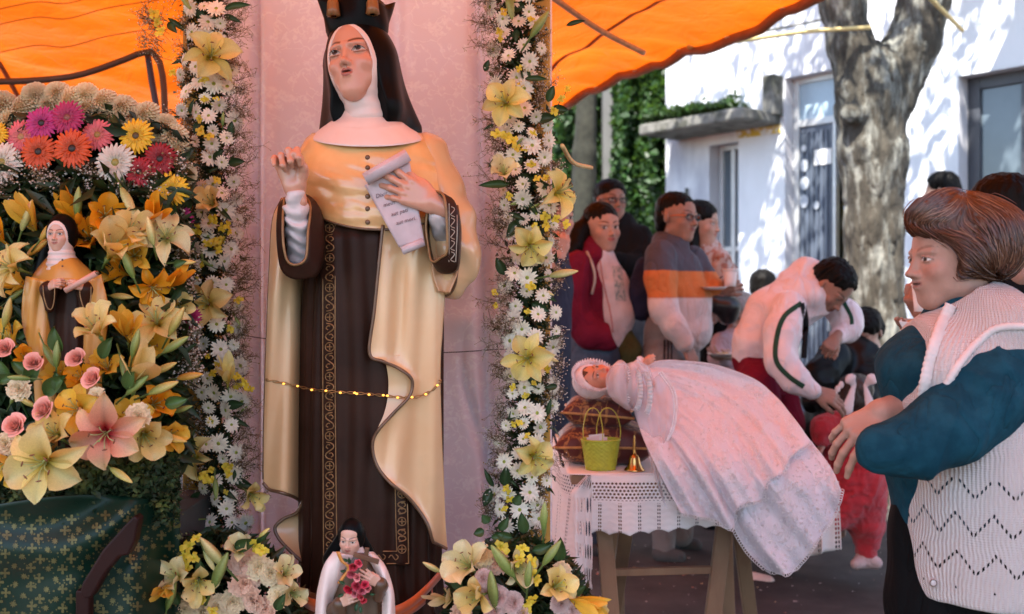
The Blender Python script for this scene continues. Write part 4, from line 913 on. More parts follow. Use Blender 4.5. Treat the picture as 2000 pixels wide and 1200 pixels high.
# ------------------------------------------------------------------ flowers
def petal(L, W, zf, wf, nl=7, nw=5, cup=.0, ruf=0, seed=0, rib=0.0, thick=0):
    """petal along +X, normal +Z; returns verts, quads, (t, u) per vertex"""
    V = []; T = []
    for i in range(nl):
        t = i / (nl - 1)
        for j in range(nw):
            u = j / (nw - 1) * 2 - 1; w_ = wf(t) * W
            z = zf(t) + cup * u * u * W + rib * (abs(u) - .5) * w_ + ruf * math.sin(t * 17 + seed + (3 if u > 0 else 0)) * abs(u) ** 2 * min(1, t * 2)
            V.append((L * t, u * w_, z)); T.append((t, u))
    return np.array(V), [tuple(x) for x in grid_faces(nl, nw)], np.array(T)
def RZ(a): c, s_ = math.cos(a), math.sin(a); return np.array([[c, -s_, 0], [s_, c, 0], [0, 0, 1]])
def RY(a): c, s_ = math.cos(a), math.sin(a); return np.array([[c, 0, s_], [0, 1, 0], [-s_, 0, c]])
def RX(a): c, s_ = math.cos(a), math.sin(a); return np.array([[1, 0, 0], [0, c, -s_], [0, s_, c]])
def data_of(bag, name, m, smooth=True):
    me_o = bag.make(name, None, m, smooth=smooth); me = me_o.data; bpy.data.objects.remove(me_o); return me
def pm(name, rough=.5, trans=.3, **k): return mat(name, col=True, rough=rough, trans=trans, var=.10, vs=30, hue=.15, bump=.15, bs=90, **k)
M['petal'] = pm('petal'); M['petal_dense'] = pm('petal_dense', trans=.15); M['green_part'] = mat('green_part', col=True, rough=.45, var=.15, vs=20, trans=.12, hue=.12)
PRO = {}
def lily_petal(kind, ccen, cmid, ctip, spots=None):
    key = ('lp', kind, ccen, cmid, ctip)
    if key in PRO: return PRO[key]
    out = []
    for wide in (1.0, .72):
        if kind == 'open': zf = lambda t: -.30 + 1.25 * t - 1.15 * t ** 2.2 
        elif kind == 'half': zf = lambda t: -.30 + 1.55 * t - .75 * t ** 3
        else: zf = lambda t: -.3 + 2.3 * t - .4 * t ** 3
        Lr = {'open': 1.0, 'half': .80, 'closed': .42}[kind]
        wf = lambda t: (max(0, math.sin(math.pi * min(1, (t * .93 + .07)) ** .95)) ** .75 * (.25 + .75 * min(1, t * 2.2)) + .01)
        V, fc, T = petal(Lr, .40 * wide, zf, wf, 9, 7, cup=.35, ruf=.022, seed=wide * 5, rib=.35)
        c = np.zeros((len(V), 3)); t = T[:, 0:1]; u = np.abs(T[:, 1:2])
        c = np.array(ccen) * (1 - sst(.05, .45, t)) + np.array(cmid) * sst(.05, .45, t); c = c * (1 - sst(.5, 1, t)) + np.array(ctip) * sst(.5, 1, t)
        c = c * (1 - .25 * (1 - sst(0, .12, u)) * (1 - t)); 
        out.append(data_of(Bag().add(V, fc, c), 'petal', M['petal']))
    PRO[key] = out; return out
def lily_centre(anth=(.20, .06, .02)):
    key = ('lc', anth)
    if key in PRO: return PRO[key]
    b = Bag()
    for k in range(6):
        a = k * math.pi / 3 + .3; e = np.array((math.cos(a) * .30, math.sin(a) * .30, .42)); V, fc = tube_arr(interp([(0, 0, -.28), tuple(e * (.4, .4, .55)), tuple(e)], 5), .012, 4); b.add(V, fc, (.45, .5, .2))
        V, fc = uvball((0, 0, 0), (.022, .075, .022), 6, 5); b.add(V @ RZ(a).T + e, fc, anth)
    V, fc = tube_arr(interp([(0, 0, -.3), (.02, 0, .2), (.05, .02, .56)], 6), .018, 5); b.add(V, fc, (.45, .55, .2)); V, fc = uvball((.05, .02, .57), .035, 6, 4); b.add(V, fc, (.3, .35, .1))
    V, fc = tube_arr([(0, 0, -.32), (0, 0, -.5), (0, 0, -.9)], [.09, .05, .028], 6); b.add(V, fc, (.16, .24, .05))
    PRO[key] = data_of(b, 'lily', M['green_part']); return PRO[key]
def leaf_data(kind='lance', col=(.045, .11, .025)):
    key = ('leaf', kind, col)
    if key in PRO: return PRO[key]
    W = {'lance': .13, 'round': .42, 'oval': .26}[kind]
    V, fc, T = petal(1, W, lambda t: .22 * math.sin(t * 2.6) - .1 * t, lambda t: math.sin(math.pi * t ** .8) ** .8 + .01, 9, 5, cup=.5, rib=.3)
    PRO[key] = data_of(Bag().add(V, fc, np.array(col) * (1 + .25 * (1 - np.abs(T[:, 1:2])))), 'leaf', M['green_part']); return PRO[key]
def bud_data(c0, c1):
    key = ('bud', c0, c1)
    if key in PRO: return PRO[key]
    n = 12; th = np.linspace(0, 2 * np.pi, n, endpoint=False); rows = []; cs = []
    for t in np.linspace(0, 1, 12):
        r = .155 * math.sin(math.pi * (t * .96 + .02)) ** .65 * (1 - .25 * t) * (1 + .10 * np.cos(3 * th)); rows.append(np.stack([t + 0 * th, r * np.cos(th), r * np.sin(th)], -1)); cs.append(np.tile(lerp(np.array(c0), np.array(c1), sst(.1, .8, t)), (n, 1)) * (1 + .15 * np.cos(3 * th)[:, None]))
    b = Bag().add(np.concatenate(rows), [tuple(x) for x in grid_faces(12, n, True)], np.concatenate(cs)); V, fc = tube_arr([(-.5, 0, -.05), (0, 0, 0), (.05, 0, 0)], [.03, .035, .05], 6); b.add(V, fc, (.1, .17, .04))
    PRO[key] = data_of(b, 'lily_bud', M['green_part']); return PRO[key]
def rays(b, n, L, W, z0, z1, col, r0=.1, seed=0, nl=4, nw=3, jit=.1, tipc=None, cup=.3):
    rr = random.Random(seed)
    for k in range(n):
        a = 2 * math.pi * k / n + rr.uniform(-jit, jit); l = L * rr.uniform(.9, 1.05); dz = rr.uniform(-.04, .04)
        V, fc, T = petal(l, W, lambda t: lerp(z0, z1 + dz, t ** 1.3) + .08 * math.sin(t * 3), lambda t: (math.sin(math.pi * (t * .84 + .12)) ** .6), nl, nw, cup=cup)
        V = (V + (r0, 0, 0)) @ RZ(a).T; t = T[:, 0:1]; c = np.array(col) * (.88 + .2 * rr.random()); c = c * (1 - t ** 3) + np.array(tipc if tipc is not None else col) * t ** 3; b.add(V, fc, c)
def daisy_data(var=0):
    key = ('daisy', var)
    if key in PRO: return PRO[key]
    b = Bag(); rays(b, 16, .88, .155, .02, -.06 + .07 * var, (.86, .80, .64), .12, var, jit=.12); rays(b, 12, .66, .13, .06, .10 + .08 * var, (.88, .82, .68), .10, var + 9, jit=.15)
    V, fc = uvball((0, 0, .07), (.21, .21, .10), 8, 6); b.add(V, fc, (.38, .42, .06)); V, fc = uvball((0, 0, .12), (.10, .10, .07), 6, 4); b.add(V, fc, (.14, .24, .03))
    PRO[key] = data_of(b, 'daisy', M['petal_dense']); return PRO[key]
def gerbera_data(col, inner, var=0):
    key = ('ger', col, var)
    if key in PRO: return PRO[key]
    b = Bag(); c = np.array(col); rays(b, 24, .78, .112, .0, -.05, col, .2, var, jit=.05, nl=5, tipc=c * 1.15, cup=.4); rays(b, 24, .70, .10, .05, .04, col, .18, var + 3, jit=.06, nl=5, tipc=c * 1.1, cup=.4); rays(b, 22, .30, .045, .09, .14, tuple(c * .8 + .2 * np.array(inner)), .18, var + 5, nl=3)
    o1 = data_of(b, 'gerbera', M['petal_dense']); b = Bag(); rr = random.Random(var)
    V, fc = uvball((0, 0, .05), (.21, .21, .09), 12, 6); b.add(V, fc, inner)
    for k in range(70):
        r = .2 * math.sqrt(k / 70); a = k * 2.4; V, fc = uvball((r * math.cos(a), r * math.sin(a), .12 - r * .25), (.016, .016, .03), 4, 3); b.add(V, fc, np.array(inner) * (.7 + 1.1 * (k / 70)) + (.0, .0, 0))
    PRO[key] = (o1, data_of(b, 'flower_centre', M['green_part'])); return PRO[key]
def mum_data(col, var=0):
    key = ('mum', col, var)
    if key in PRO: return PRO[key]
    b = Bag(); rr = random.Random(var)
    for k in range(130):
        ph = math.acos(1 - 1.25 * (k + .5) / 130); a = k * 2.39996; n = np.array((math.sin(ph) * math.cos(a), math.sin(ph) * math.sin(a), math.cos(ph)))
        V, fc, T = petal(.36, .13, lambda t: .12 * math.sin(t * 3.0), lambda t: math.sin(math.pi * (t * .8 + .15)) ** .6, 4, 3, cup=.9)
        q = V @ RY(-(math.pi / 2 - ph) * .0 - (math.pi / 2 - ph)).T; q = q @ RZ(a).T; b.add(q * (.95 + .2 * rr.random()) + n * .52 * (1, 1, .75) - (0, 0, .1), fc, np.array(col) * rr.uniform(.90, 1.06))
    V, fc = uvball((0, 0, -.05), (.68, .68, .5), 10, 6); b.add(V, fc, np.array(col) * .9); PRO[key] = data_of(b, 'chrysanthemum', M['petal_dense']); return PRO[key]
def carn_data(col, var=0, edge=None):
    key = ('carn', col, var)
    if key in PRO: return PRO[key]
    b = Bag(); rr = random.Random(var); n = 46
    for k in range(n):
        q = (k + .5) / n; a = k * 2.39996; tilt = 1.45 * (1 - q ** .6)
        V, fc, T = petal(.30 + .72 * q, .30, lambda t: .04, lambda t: .25 + .9 * t ** .8, 5, 7, ruf=.11, seed=k * 1.7, cup=-.1)
        V[:, 0] += .035 * np.sin(T[:, 1] * 11 + k) * T[:, 0] ** 3
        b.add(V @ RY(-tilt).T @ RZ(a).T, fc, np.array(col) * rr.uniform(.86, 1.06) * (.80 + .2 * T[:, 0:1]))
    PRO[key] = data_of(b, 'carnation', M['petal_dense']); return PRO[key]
def rose_data(col, var=0):
    key = ('rose', col, var)
    if key in PRO: return PRO[key]
    b = Bag(); rr = random.Random(var)
    for k in range(15):
        q = k / 14; a0 = k * 2.3; R0 = .07 + .66 * q; H = 1.0 - .30 * q; span = 2.5 - .5 * q; nl, nw = 6, 9; V = np.zeros((nl, nw, 3))
        for i in range(nl):
            t = i / (nl - 1)
            for j in range(nw):
                u = j / (nw - 1) * 2 - 1; a = a0 + u * span / 2 * (.55 + .45 * math.sin(math.pi * min(1, t * .8 + .1)))
                r = R0 * (.35 + .65 * math.sin(min(1, t * 1.3) * math.pi / 2)) + q * .30 * max(0, t - .6) ** 1.3 * 3.0 + .02 * u * u; z = H * t * (1 - .10 * u * u) - .45 - q * .18 * max(0, t - .7) * 3
                V[i, j] = (r * math.cos(a), r * math.sin(a), z)
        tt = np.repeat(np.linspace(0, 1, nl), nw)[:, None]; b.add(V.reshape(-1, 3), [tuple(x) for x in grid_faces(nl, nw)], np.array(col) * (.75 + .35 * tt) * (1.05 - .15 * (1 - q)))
    V, fc = tube_arr([(0, 0, -.45), (0, 0, -.6), (0, 0, -1.6)], [.22, .08, .05], 6); b.add(V, fc, (.06, .12, .03))
    for k in range(5):
        V, fc, T = petal(.55, .10, lambda t: -.15 * t, lambda t: math.sin(math.pi * (.9 * t + .1)) ** .7, 4, 3); b.add(V @ RY(.3).T @ RZ(k * 1.257).T - (0, 0, .45), fc, (.06, .13, .03))
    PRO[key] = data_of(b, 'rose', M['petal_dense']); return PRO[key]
def orchid_data(col=(.80, .62, .05), var=0):
    key = ('orc', col, var)
    if key in PRO: return PRO[key]
    b = Bag(); rr = random.Random(var)
    for k, (a, s_) in enumerate(((90, .9), (200, .85), (340, .85), (30, .6), (150, .6), (270, 1.1))):
        V, fc, T = petal(s_, .40 * s_, lambda t: .25 * math.sin(t * 3), lambda t: (t ** .6) * (1 - .35 * t ** 6) + .05, 6, 5, ruf=.08, seed=k + var); b.add(V @ RY(-.2 - .2 * rr.random()).T @ RZ(math.radians(a + rr.uniform(-12, 12))).T, fc, np.array(col) * rr.uniform(.85, 1.1))
    PRO[key] = data_of(b, 'yellow_blossom', M['petal']); return PRO[key]

def fmat(px, py, Y, r, tx=0, tz=0, roll=0):
    n = np.array((tx, -1.0, tz)); n /= np.linalg.norm(n); up = np.array((0, 0, 1.)); x = np.cross(up, n); x /= np.linalg.norm(x) + 1e-9; y = np.cross(n, x)
    Rm = np.stack([x, y, n], 1) @ RZ(math.radians(roll)); s_ = r / F * Y; A = np.eye(4); A[:3, :3] = Rm * s_; A[:3, 3] = A3(px, py, Y); return Matrix(A.tolist())
LC = {'pale': ((.62, .52, .06), (.82, .70, .22), (.86, .78, .38)), 'cream': ((.55, .42, .05), (.84, .67, .24), (.86, .73, .36)), 'orange': ((.68, .30, .01), (.82, .38, .012), (.84, .42, .03)), 'amber': ((.66, .36, .02), (.82, .52, .05), (.84, .58, .10)),
      'stargazer': ((.50, .008, .03), (.80, .38, .24), (.86, .64, .36)), 'white': ((.6, .58, .18), (.84, .74, .38), (.86, .78, .48))}
def lily(px, py, r, Y, parent, tx=0, tz=0, roll=0, col='pale', kind='open', anth=(.20, .06, .02), n=6, label=None):
    Mx = fmat(px, py, Y, r * 1.13, tx, tz, roll); o = put('lily', lily_centre(anth), parent, mw=Mx)
    if label: o['label'] = label
    rr = random.Random(px * 7 + py); pd = lily_petal(kind, *LC[col])
    for k in range(n):
        q = Matrix((np.eye(4)).tolist()); wob_ = (rr.uniform(-.12, .12), rr.uniform(-.14, .14))
        A = np.eye(4); A[:3, :3] = RZ(k * math.pi / 3 + wob_[0]) @ RY(wob_[1] * 1.7 + (.06 if k % 2 else -.04)) @ RX(rr.uniform(-.3, .3)) @ np.diag((rr.uniform(.88, 1.07), rr.uniform(.82, 1.08), rr.uniform(.8, 1.25))); put('petal', pd[k % 2], o, mw=Mx @ Matrix(A.tolist()))
    return o
def amat(px, py, Y, L, ang, toward=0, rollx=0):
    """local +X along a picture direction (deg, 0 right, 90 up), leaning to the camera"""
    a = math.radians(ang); d = np.array((math.cos(a), -toward, math.sin(a))); d /= np.linalg.norm(d); z = np.array((0, -1., 0)) ; y = np.cross(z, d); y /= np.linalg.norm(y); z = np.cross(d, y)
    A = np.eye(4); A[:3, :3] = np.stack([d, y, z], 1) @ RX(math.radians(rollx)) * (L / F * Y); A[:3, 3] = A3(px, py, Y); return Matrix(A.tolist())
def bud(px, py, L, ang, Y, parent, col='green', toward=.1):
    C_ = {'green': ((.16, .24, .05), (.30, .36, .10)), 'yellow': ((.38, .36, .08), (.66, .52, .15)), 'orange': ((.50, .32, .05), (.70, .42, .08)), 'pale': ((.40, .42, .14), (.70, .60, .25))}[col]
    return put('lily_bud', bud_data(*C_), parent, mw=amat(px, py, Y, L, ang, toward))
def leaf(px, py, L, ang, Y, parent, kind='lance', col=(.045, .11, .025), toward=.15, rollx=0): return put('leaf', leaf_data(kind, col), parent, mw=amat(px, py, Y, L, ang, toward, rollx))
def daisy(px, py, r, Y, parent, tx=0, tz=0, roll=0): return put('daisy', daisy_data(int(px + py) % 3), parent, mw=fmat(px, py, Y, r, tx, tz, roll))
def orch(px, py, r, Y, parent, tx=0, tz=0, roll=0): return put('yellow_blossom', orchid_data(var=int(px) % 3), parent, mw=fmat(px, py, Y, r, tx, tz, roll))
def gyps(name, roots, R, parent, spread=.05, n_sub=11, dot=.0021, label=None, up=.3):
    """roots: list of (pos, direction, length): wiry sprays of tiny white blossoms"""
    b = Bag(); octv = np.array([(1, 0, 0), (-1, 0, 0), (0, 1, 0), (0, -1, 0), (0, 0, 1), (0, 0, -1)], float); octf = [(0, 2, 4), (2, 1, 4), (1, 3, 4), (3, 0, 4), (2, 0, 5), (1, 2, 5), (3, 1, 5), (0, 3, 5)]
    def seg(a, c, r, col):
        d = c - a; d = d / (np.linalg.norm(d) + 1e-9); s_ = np.cross(d, (.3, .9, .2)); s_ /= np.linalg.norm(s_); u = np.cross(s_, d)
        V = [a + r * s_, a - r * .5 * s_ + r * .87 * u, a - r * .5 * s_ - r * .87 * u, c + r * s_, c - r * .5 * s_ + r * .87 * u, c - r * .5 * s_ - r * .87 * u]; b.add(V, [(0, 1, 4, 3), (1, 2, 5, 4), (2, 0, 3, 5)], col)
    for p, d, L_ in roots:
        p = np.array(p); d = np.array(d, float); d /= np.linalg.norm(d); col = np.array((.13, .095, .045)) * R.uniform(.7, 1.3); tip = p + d * L_; seg(p, tip, .0007, col)
        for k in range(n_sub):
            a = p + d * L_ * R.uniform(.3, 1); q = d + R.normal(size=3) * .6 + (0, 0, up * .4); q /= np.linalg.norm(q); c = a + q * L_ * R.uniform(.2, .5); seg(a, c, .0005, col)
            for j in range(3):
                e = c + R.normal(size=3) * .009; seg(c, e, .0004, col); s_ = dot * R.uniform(.6, 1.35); b.add(octv * s_ * (1, 1, .8) @ RZ(R.uniform(0, 3)).T + e, octf, np.array((.74, .70, .62)) * R.uniform(.75, 1.05) if R.rand() < .72 else (.30, .26, .14))
    o = b.make(name, parent, M['green_part'], smooth=False); return tag(o, label, kind='stuff')
M['foliage'] = mat('foliage', (.018, .042, .013), .5, .5, 18, .2, 60, trans=.15, tcol=(.06, .12, .02))

def garland(px_c, side, label, seed, lilies, buds, leaves, orchs, density=1.0):
    R = np.random.RandomState(seed); ys_, xs_ = [a for a, _ in px_c], [b for _, b in px_c]; cx = lambda y: prof(np.atleast_1d(float(y)), ys_, xs_)[0]
    g = empty('flower_garland', (P(cx(1000), 0, 2.64)[0], 2.64, .3), label, 'garland', 'flower garlands framing the statue'); YC = 2.655
    # inner core of foliage
    n = 5200; yy = R.uniform(-60, 1060, n); c = np.array([A3(cx(y) + R.normal() * 20, y, YC + R.normal() * .014 + .015) for y in yy]); V, f = leaf_cloud(c, .026, R, .35, curl=.3)
    tag(mk('foliage', V, f, g, M['foliage'], False), kind='stuff')
    used = [(l[0] + 0, l[1], l[2] * .62) for l in lilies] + [(o[0], o[1], o[2] * .7) for o in orchs]; pts = []
    for _ in range(9000):
        y = R.uniform(-40, 1030); dx = R.normal() * 24; dx = max(-50, min(50, dx)); x = cx(y) + dx
        if any((x - a) ** 2 + (y - b) ** 2 < (r_) ** 2 for a, b, r_ in used): continue
        if any((x - a) ** 2 + (y - b) ** 2 < (24 / density) ** 2 for a, b in pts): continue
        pts.append((x, y)); 
        if len(pts) > 98: break
    for x, y in pts:
        dx = (x - cx(y)) / 55; Yd = YC - .065 * math.sqrt(max(0, 1 - dx * dx * .8)) + R.uniform(-.012, .012)
        daisy(x, y, R.uniform(12.5, 22), Yd, g, dx * .9 + R.normal() * .3, R.normal() * .3 + .05, R.uniform(0, 360))
    for _ in range(48):
        y = R.uniform(0, 1000); x = cx(y) + R.normal() * 30; leaf(x, y, R.uniform(24, 44), R.uniform(0, 360), YC - .05, g, ('oval', 'lance')[R.randint(2)], (.025, .055, .018))
    for _ in range(34):
        y = R.uniform(0, 1000); orch(cx(y) + R.normal() * 28, y, R.uniform(7, 11), YC - .075, g, R.normal() * .3, R.normal() * .2, R.uniform(0, 360))
    for _ in range(16):
        y = R.uniform(0, 1000); bud(cx(y) + R.normal() * 28, y, R.uniform(18, 30), R.uniform(0, 360), YC - .06, g, ('green', 'pale')[R.randint(2)])
    roots = []
    for k in range(260):
        y = R.uniform(-60, 1040); s_ = side if R.rand() < .66 else -side; L_ = abs(R.normal()) * .020 + .034; 
        if s_ != side: L_ *= .7
        roots.append((A3(cx(y) + s_ * R.uniform(10, 42), y, YC - R.uniform(-.02, .05)), (s_ * R.uniform(.3, 1), R.uniform(-.6, .5), R.uniform(-.3, .9)), L_))
    gyps('babys_breath', roots, R, g)
    for l in lilies: lily(l[0], l[1], l[2], YC - (l[8] if len(l) > 8 else .115), g, l[3], l[4], l[5], l[6], l[7])
    for x, y, L_, a, c_ in buds: bud(x, y, L_, a, YC - .10, g, c_)
    for x, y, L_, a, k_ in leaves: leaf(x, y, L_, a, YC - .07, g, k_, (.03, .07, .02))
    for x, y, r_ in orchs: orch(x, y, r_, YC - .095, g, R.normal() * .3, R.normal() * .2, R.uniform(0, 360))
    for (x0, y0), (x1, y1) in zip([(o[0], o[1]) for o in orchs][:-1], [(o[0], o[1]) for o in orchs][1:]):
        if (x0 - x1) ** 2 + (y0 - y1) ** 2 < 60 ** 2: tube('stem', interp([P(x0, y0, YC - .085), P((x0 + x1) / 2 + 2, (y0 + y1) / 2, YC - .08), P(x1, y1, YC - .085)], 6), .0012, g, M['leaf'], 5)
    return g
garland([(-80, 405), (100, 402), (250, 408), (400, 415), (550, 412), (700, 418), (850, 425), (1050, 430)], 1, 'tall garland of white daisies and pale lilies left of the large statue', 21,
    [(412, 108, 52, .35, .1, 10, 'pale', 'open'), (415, 398, 36, -.2, .4, 40, 'cream', 'half'), (404, 592, 44, -.1, .1, 20, 'cream', 'open'), (378, 892, 42, -.5, .2, 50, 'pale', 'open'), (356, 700, 34, -1.2, .3, 0, 'white', 'closed'), (445, 748, 28, .2, 1.2, 0, 'pale', 'closed'), (490, 966, 34, .9, -.3, 20, 'cream', 'half'), (372, 1016, 32, -1.6, .1, 0, 'cream', 'closed')],
    [(350, -18, 44, -60, 'green'), (340, 515, 46, 3, 'yellow'), (420, 935, 40, -85, 'green')],
    [(440, 18, 55, 5, 'lance'), (330, 45, 30, -50, 'oval')],
    [(302, 28, 15), (308, 45, 12), (315, 62, 13), (392, 256, 12), (408, 268, 11), (420, 430, 14), (436, 445, 13), (428, 470, 12), (448, 438, 10), (428, 490, 10), (480, 748, 14), (465, 736, 11), (490, 760, 9), (398, 930, 14), (414, 938, 11), (370, 452, 17), (385, 448, 14)])
garland([(-80, 1005), (100, 1012), (250, 1020), (400, 1028), (550, 1036), (700, 1034), (850, 1024), (1050, 1008)], -1, 'tall garland of white daisies and yellow lilies right of the large statue', 33,
    [(986, 200, 44, -.3, .1, 15, 'pale', 'open'), (984, 338, 34, -.1, .6, 50, 'white', 'half'), (1092, 375, 50, 1.1, .3, 20, 'pale', 'open', .09), (1037, 482, 42, .1, -.5, 10, 'pale', 'open'), (1030, 700, 48, -.25, .1, 5, 'pale', 'open', .13), (1045, 893, 42, .4, .0, 40, 'pale', 'open', .10)],
    [(990, -18, 60, -80, 'green'), (1036, 74, 62, 55, 'green'), (1072, 540, 58, 10, 'pale'), (1061, 1010, 40, -88, 'green')],
    [(995, 360, 62, 184, 'lance'), (1070, 200, 34, 70, 'oval'), (1025, 155, 45, -3, 'lance')],
    [(1107, 176, 10), (1095, 194, 10), (1082, 216, 11), (972, 262, 13), (985, 268, 11), (1000, 276, 15), (1008, 290, 12), (1063, 425, 16), (1068, 440, 12), (1086, 428, 11), (1106, 440, 11), (1044, 445, 11), (1040, 560, 13), (1048, 350, 9)])
# ------------------------------------------------------------------ flower arrangement at the left
ar = empty('flower_arrangement', P(160, 1000, 2.3), 'large domed flower arrangement of gerberas, lilies and roses at the left', 'flower arrangement')
R = np.random.RandomState(77)
def fill(parent, n, box, Y, size, dy=.05, asp=.4, m='foliage', name='foliage', mask=None):
    x = R.uniform(box[0], box[2], n); y = R.uniform(box[1], box[3], n)
    if mask is not None: k = mask(x, y); x, y = x[k], y[k]
    c = np.array([A3(a, b, Y + R.normal() * dy) for a, b in zip(x, y)]); V, f = leaf_cloud(c, size, R, asp, curl=.3); return tag(mk(name, V, f, parent, M[m], False), kind='stuff')
M['darkfern'] = mat('darkfern', (.012, .028, .010), .55, .5, 18, .2, 60, c2=(.05, .09, .02), c2s=12, c2t=(.55, .65))
M['moss2'] = mat('moss_clump', (.020, .042, .010), .7, .6, 30, .3, 90, c2=(.09, .11, .02), c2s=14, c2t=(.5, .62))
dome = lambda x, y: y > 205 + ((x - 150) / 200.) ** 2 * 55
fill(ar, 9000, (-60, 210, 372, 900), 2.46, .05, .03, mask=dome, m='darkfern'); fill(ar, 1800, (-60, 330, 365, 900), 2.38, .075, .03, .28, mask=dome)
# solid heart of the arrangement (wet foam wrapped in leaves)
s = SDF(); s.ell(tuple(P(140, 560, 2.56)), (.30, .10, .42), .02); s.ell(tuple(P(150, 900, 2.50)), (.27, .16, .12), .05)
s.make('foam_block', .02, ar, M['darkfern'])
# cream chrysanthemums round the rim
for x, y, r_ in ((-12, 268, 28), (22, 240, 27), (5, 205, 25), (48, 214, 26), (40, 268, 22), (70, 188, 24), (98, 208, 24), (112, 184, 23), (140, 196, 25), (168, 186, 22), (176, 214, 25), (204, 200, 24), (212, 232, 24), (240, 212, 25), (262, 232, 22), (286, 226, 25), (302, 252, 24), (322, 246, 22), (338, 268, 26), (318, 284, 20), (352, 296, 23), (345, 326, 21), (362, 340, 20), (62, 238, 24), (130, 224, 22), (236, 250, 18)):
    put('chrysanthemum', mum_data((.90, .76, .50), int(x) % 3), ar, mw=fmat(x, y, 2.44, r_ * 1.32, R.normal() * .3, .25 + R.normal() * .15, R.uniform(0, 360)))
def ger(x, y, r_, col, inner, lab, Y=2.36, tx=0, tz=.12):
    a, b_ = gerbera_data(col, inner, int(x) % 3); Mx = fmat(x, y, Y, r_, tx, tz, x); o = put('gerbera', a, ar, mw=Mx); o['label'] = lab; put('flower_centre', b_, o, mw=Mx)
blk = (.02, .012, .01); MG = (.50, .03, .19); OR = (.72, .10, .02); PK = (.78, .18, .20); WH = (.74, .68, .58); YE = (.80, .48, .015); RD = (.36, .008, .018)
for a in ((82, 241, 35, MG, blk, 'magenta gerbera with a dark centre'), (132, 230, 36, (.46, .02, .12), (.25, .08, .06), 'deep magenta gerbera'), (42, 268, 35, PK, (.5, .28, .12), 'pink gerbera', 2.39), (76, 297, 38, OR, blk, 'orange red gerbera', 2.35), (142, 291, 41, OR, blk, 'orange gerbera with a dark centre', 2.34), (191, 264, 34, PK, (.4, .25, .06), 'coral pink gerbera', 2.38), (226, 318, 41, WH, (.35, .30, .06), 'white gerbera', 2.35), (4, 318, 43, WH, (.35, .30, .06), 'white gerbera cut by the frame', 2.36), (266, 266, 37, YE, (.10, .06, .02), 'yellow gerbera', 2.37), (313, 311, 35, RD, blk, 'dark red gerbera', 2.36), (272, 336, 32, RD, blk, 'small dark red gerbera', 2.35), (335, 371, 37, YE, (.16, .09, .03), 'low yellow gerbera', 2.35), (-8, 262, 26, YE, blk, 'yellow gerbera at the frame edge', 2.38), (355, 428, 26, (.40, .02, .16), blk, 'magenta gerbera behind lilies', 2.42), (372, 620, 24, (.42, .02, .13), blk, 'magenta gerbera low at the side', 2.42)):
    ger(*a)
# white filler blossoms
rt = [(A3(R.uniform(-10, 360), R.uniform(345, 400), 2.38), (R.normal() * .5, -.5, .6 + R.normal() * .3), .045) for _ in range(34)] + [(A3(R.uniform(320, 365), R.uniform(400, 760), 2.40), (.5, -.5, R.normal() * .5), .05) for _ in range(34)]
gyps('babys_breath', rt, R, ar, dot=.0030)
gyps('babys_breath', [(A3(315 + R.uniform(0, 25), R.uniform(20, 120), 2.62), (-.6, -.3, R.uniform(-.2, .8)), .06) for _ in range(10)], R, ar)
for a in ((205, 422, 40, 2.33, .5, .2, 'orange', 'half'), (178, 470, 42, 2.34, .1, .6, 'orange', 'half'), (218, 492, 58, 2.28, .9, .9, 'cream', 'half'), (325, 462, 46, 2.32, .3, .5, 'white', 'open'), (240, 535, 32, 2.34, -.6, .1, 'orange', 'half'), (298, 563, 36, 2.30, .6, -.4, 'orange', 'open'), (305, 628, 50, 2.28, .2, .8, 'cream', 'open'), (188, 645, 46, 2.16, -.3, 1.2, 'cream', 'half'), (282, 682, 48, 2.31, .7, .4, 'amber', 'half'), (18, 520, 48, 2.25, -.7, .4, 'cream', 'open'), (70, 452, 36, 2.32, -.4, 1.4, 'amber', 'closed'), (22, 668, 42, 2.24, -.4, .7, 'amber', 'half'), (262, 750, 52, 2.20, .5, 1.2, 'cream', 'closed'), (300, 790, 42, 2.26, .8, .3, 'orange', 'half'), (152, 800, 46, 2.12, -.2, .3, 'amber', 'open'), (205, 848, 64, 2.08, .2, -.1, 'stargazer', 'open'), (84, 905, 70, 2.02, .05, -.1, 'cream', 'open'), (282, 850, 46, 2.18, .6, -.2, 'cream', 'half'), (120, 742, 34, 2.22, 0, .5, 'amber', 'half'), (345, 1090, 2, 2.2, 0, 0, 'cream', 'half'), (-8, 600, 30, 2.28, -.5, .2, 'orange', 'half'), (50, 700, 25, 2.2, .2, .2, 'orange', 'half'), (15, 900, 44, 2.12, -.6, -.3, 'amber', 'half'), (350, 600, 28, 2.36, .8, .1, 'cream', 'half'), (252, 455, 44, 2.31, .8, 1.0, 'cream', 'half'), (165, 445, 34, 2.35, -.3, .9, 'orange', 'closed'), (262, 500, 36, 2.31, .4, .2, 'amber', 'half'), (330, 560, 34, 2.33, .8, .5, 'orange', 'closed'), (250, 660, 34, 2.27, .3, 1.2, 'amber', 'closed'), (210, 720, 34, 2.22, .1, .8, 'amber', 'half'), (255, 820, 40, 2.20, .3, .6, 'amber', 'half'), (5, 470, 36, 2.31, -.6, .9, 'orange', 'closed'), (48, 560, 34, 2.33, -.5, .5, 'amber', 'half'), (110, 850, 44, 2.09, -.2, .6, 'cream', 'half'), (330, 850, 36, 2.26, 1.0, .0, 'amber', 'half'), (160, 740, 30, 2.20, -.1, .5, 'orange', 'half'), (300, 430, 30, 2.35, .5, .6, 'orange', 'closed')):
    lily(a[0], a[1], a[2] * 1.1, a[3], ar, a[4], a[5], a[0], a[6], a[7], label='cream lily with a deep pink throat' if a[6] == 'stargazer' else None)
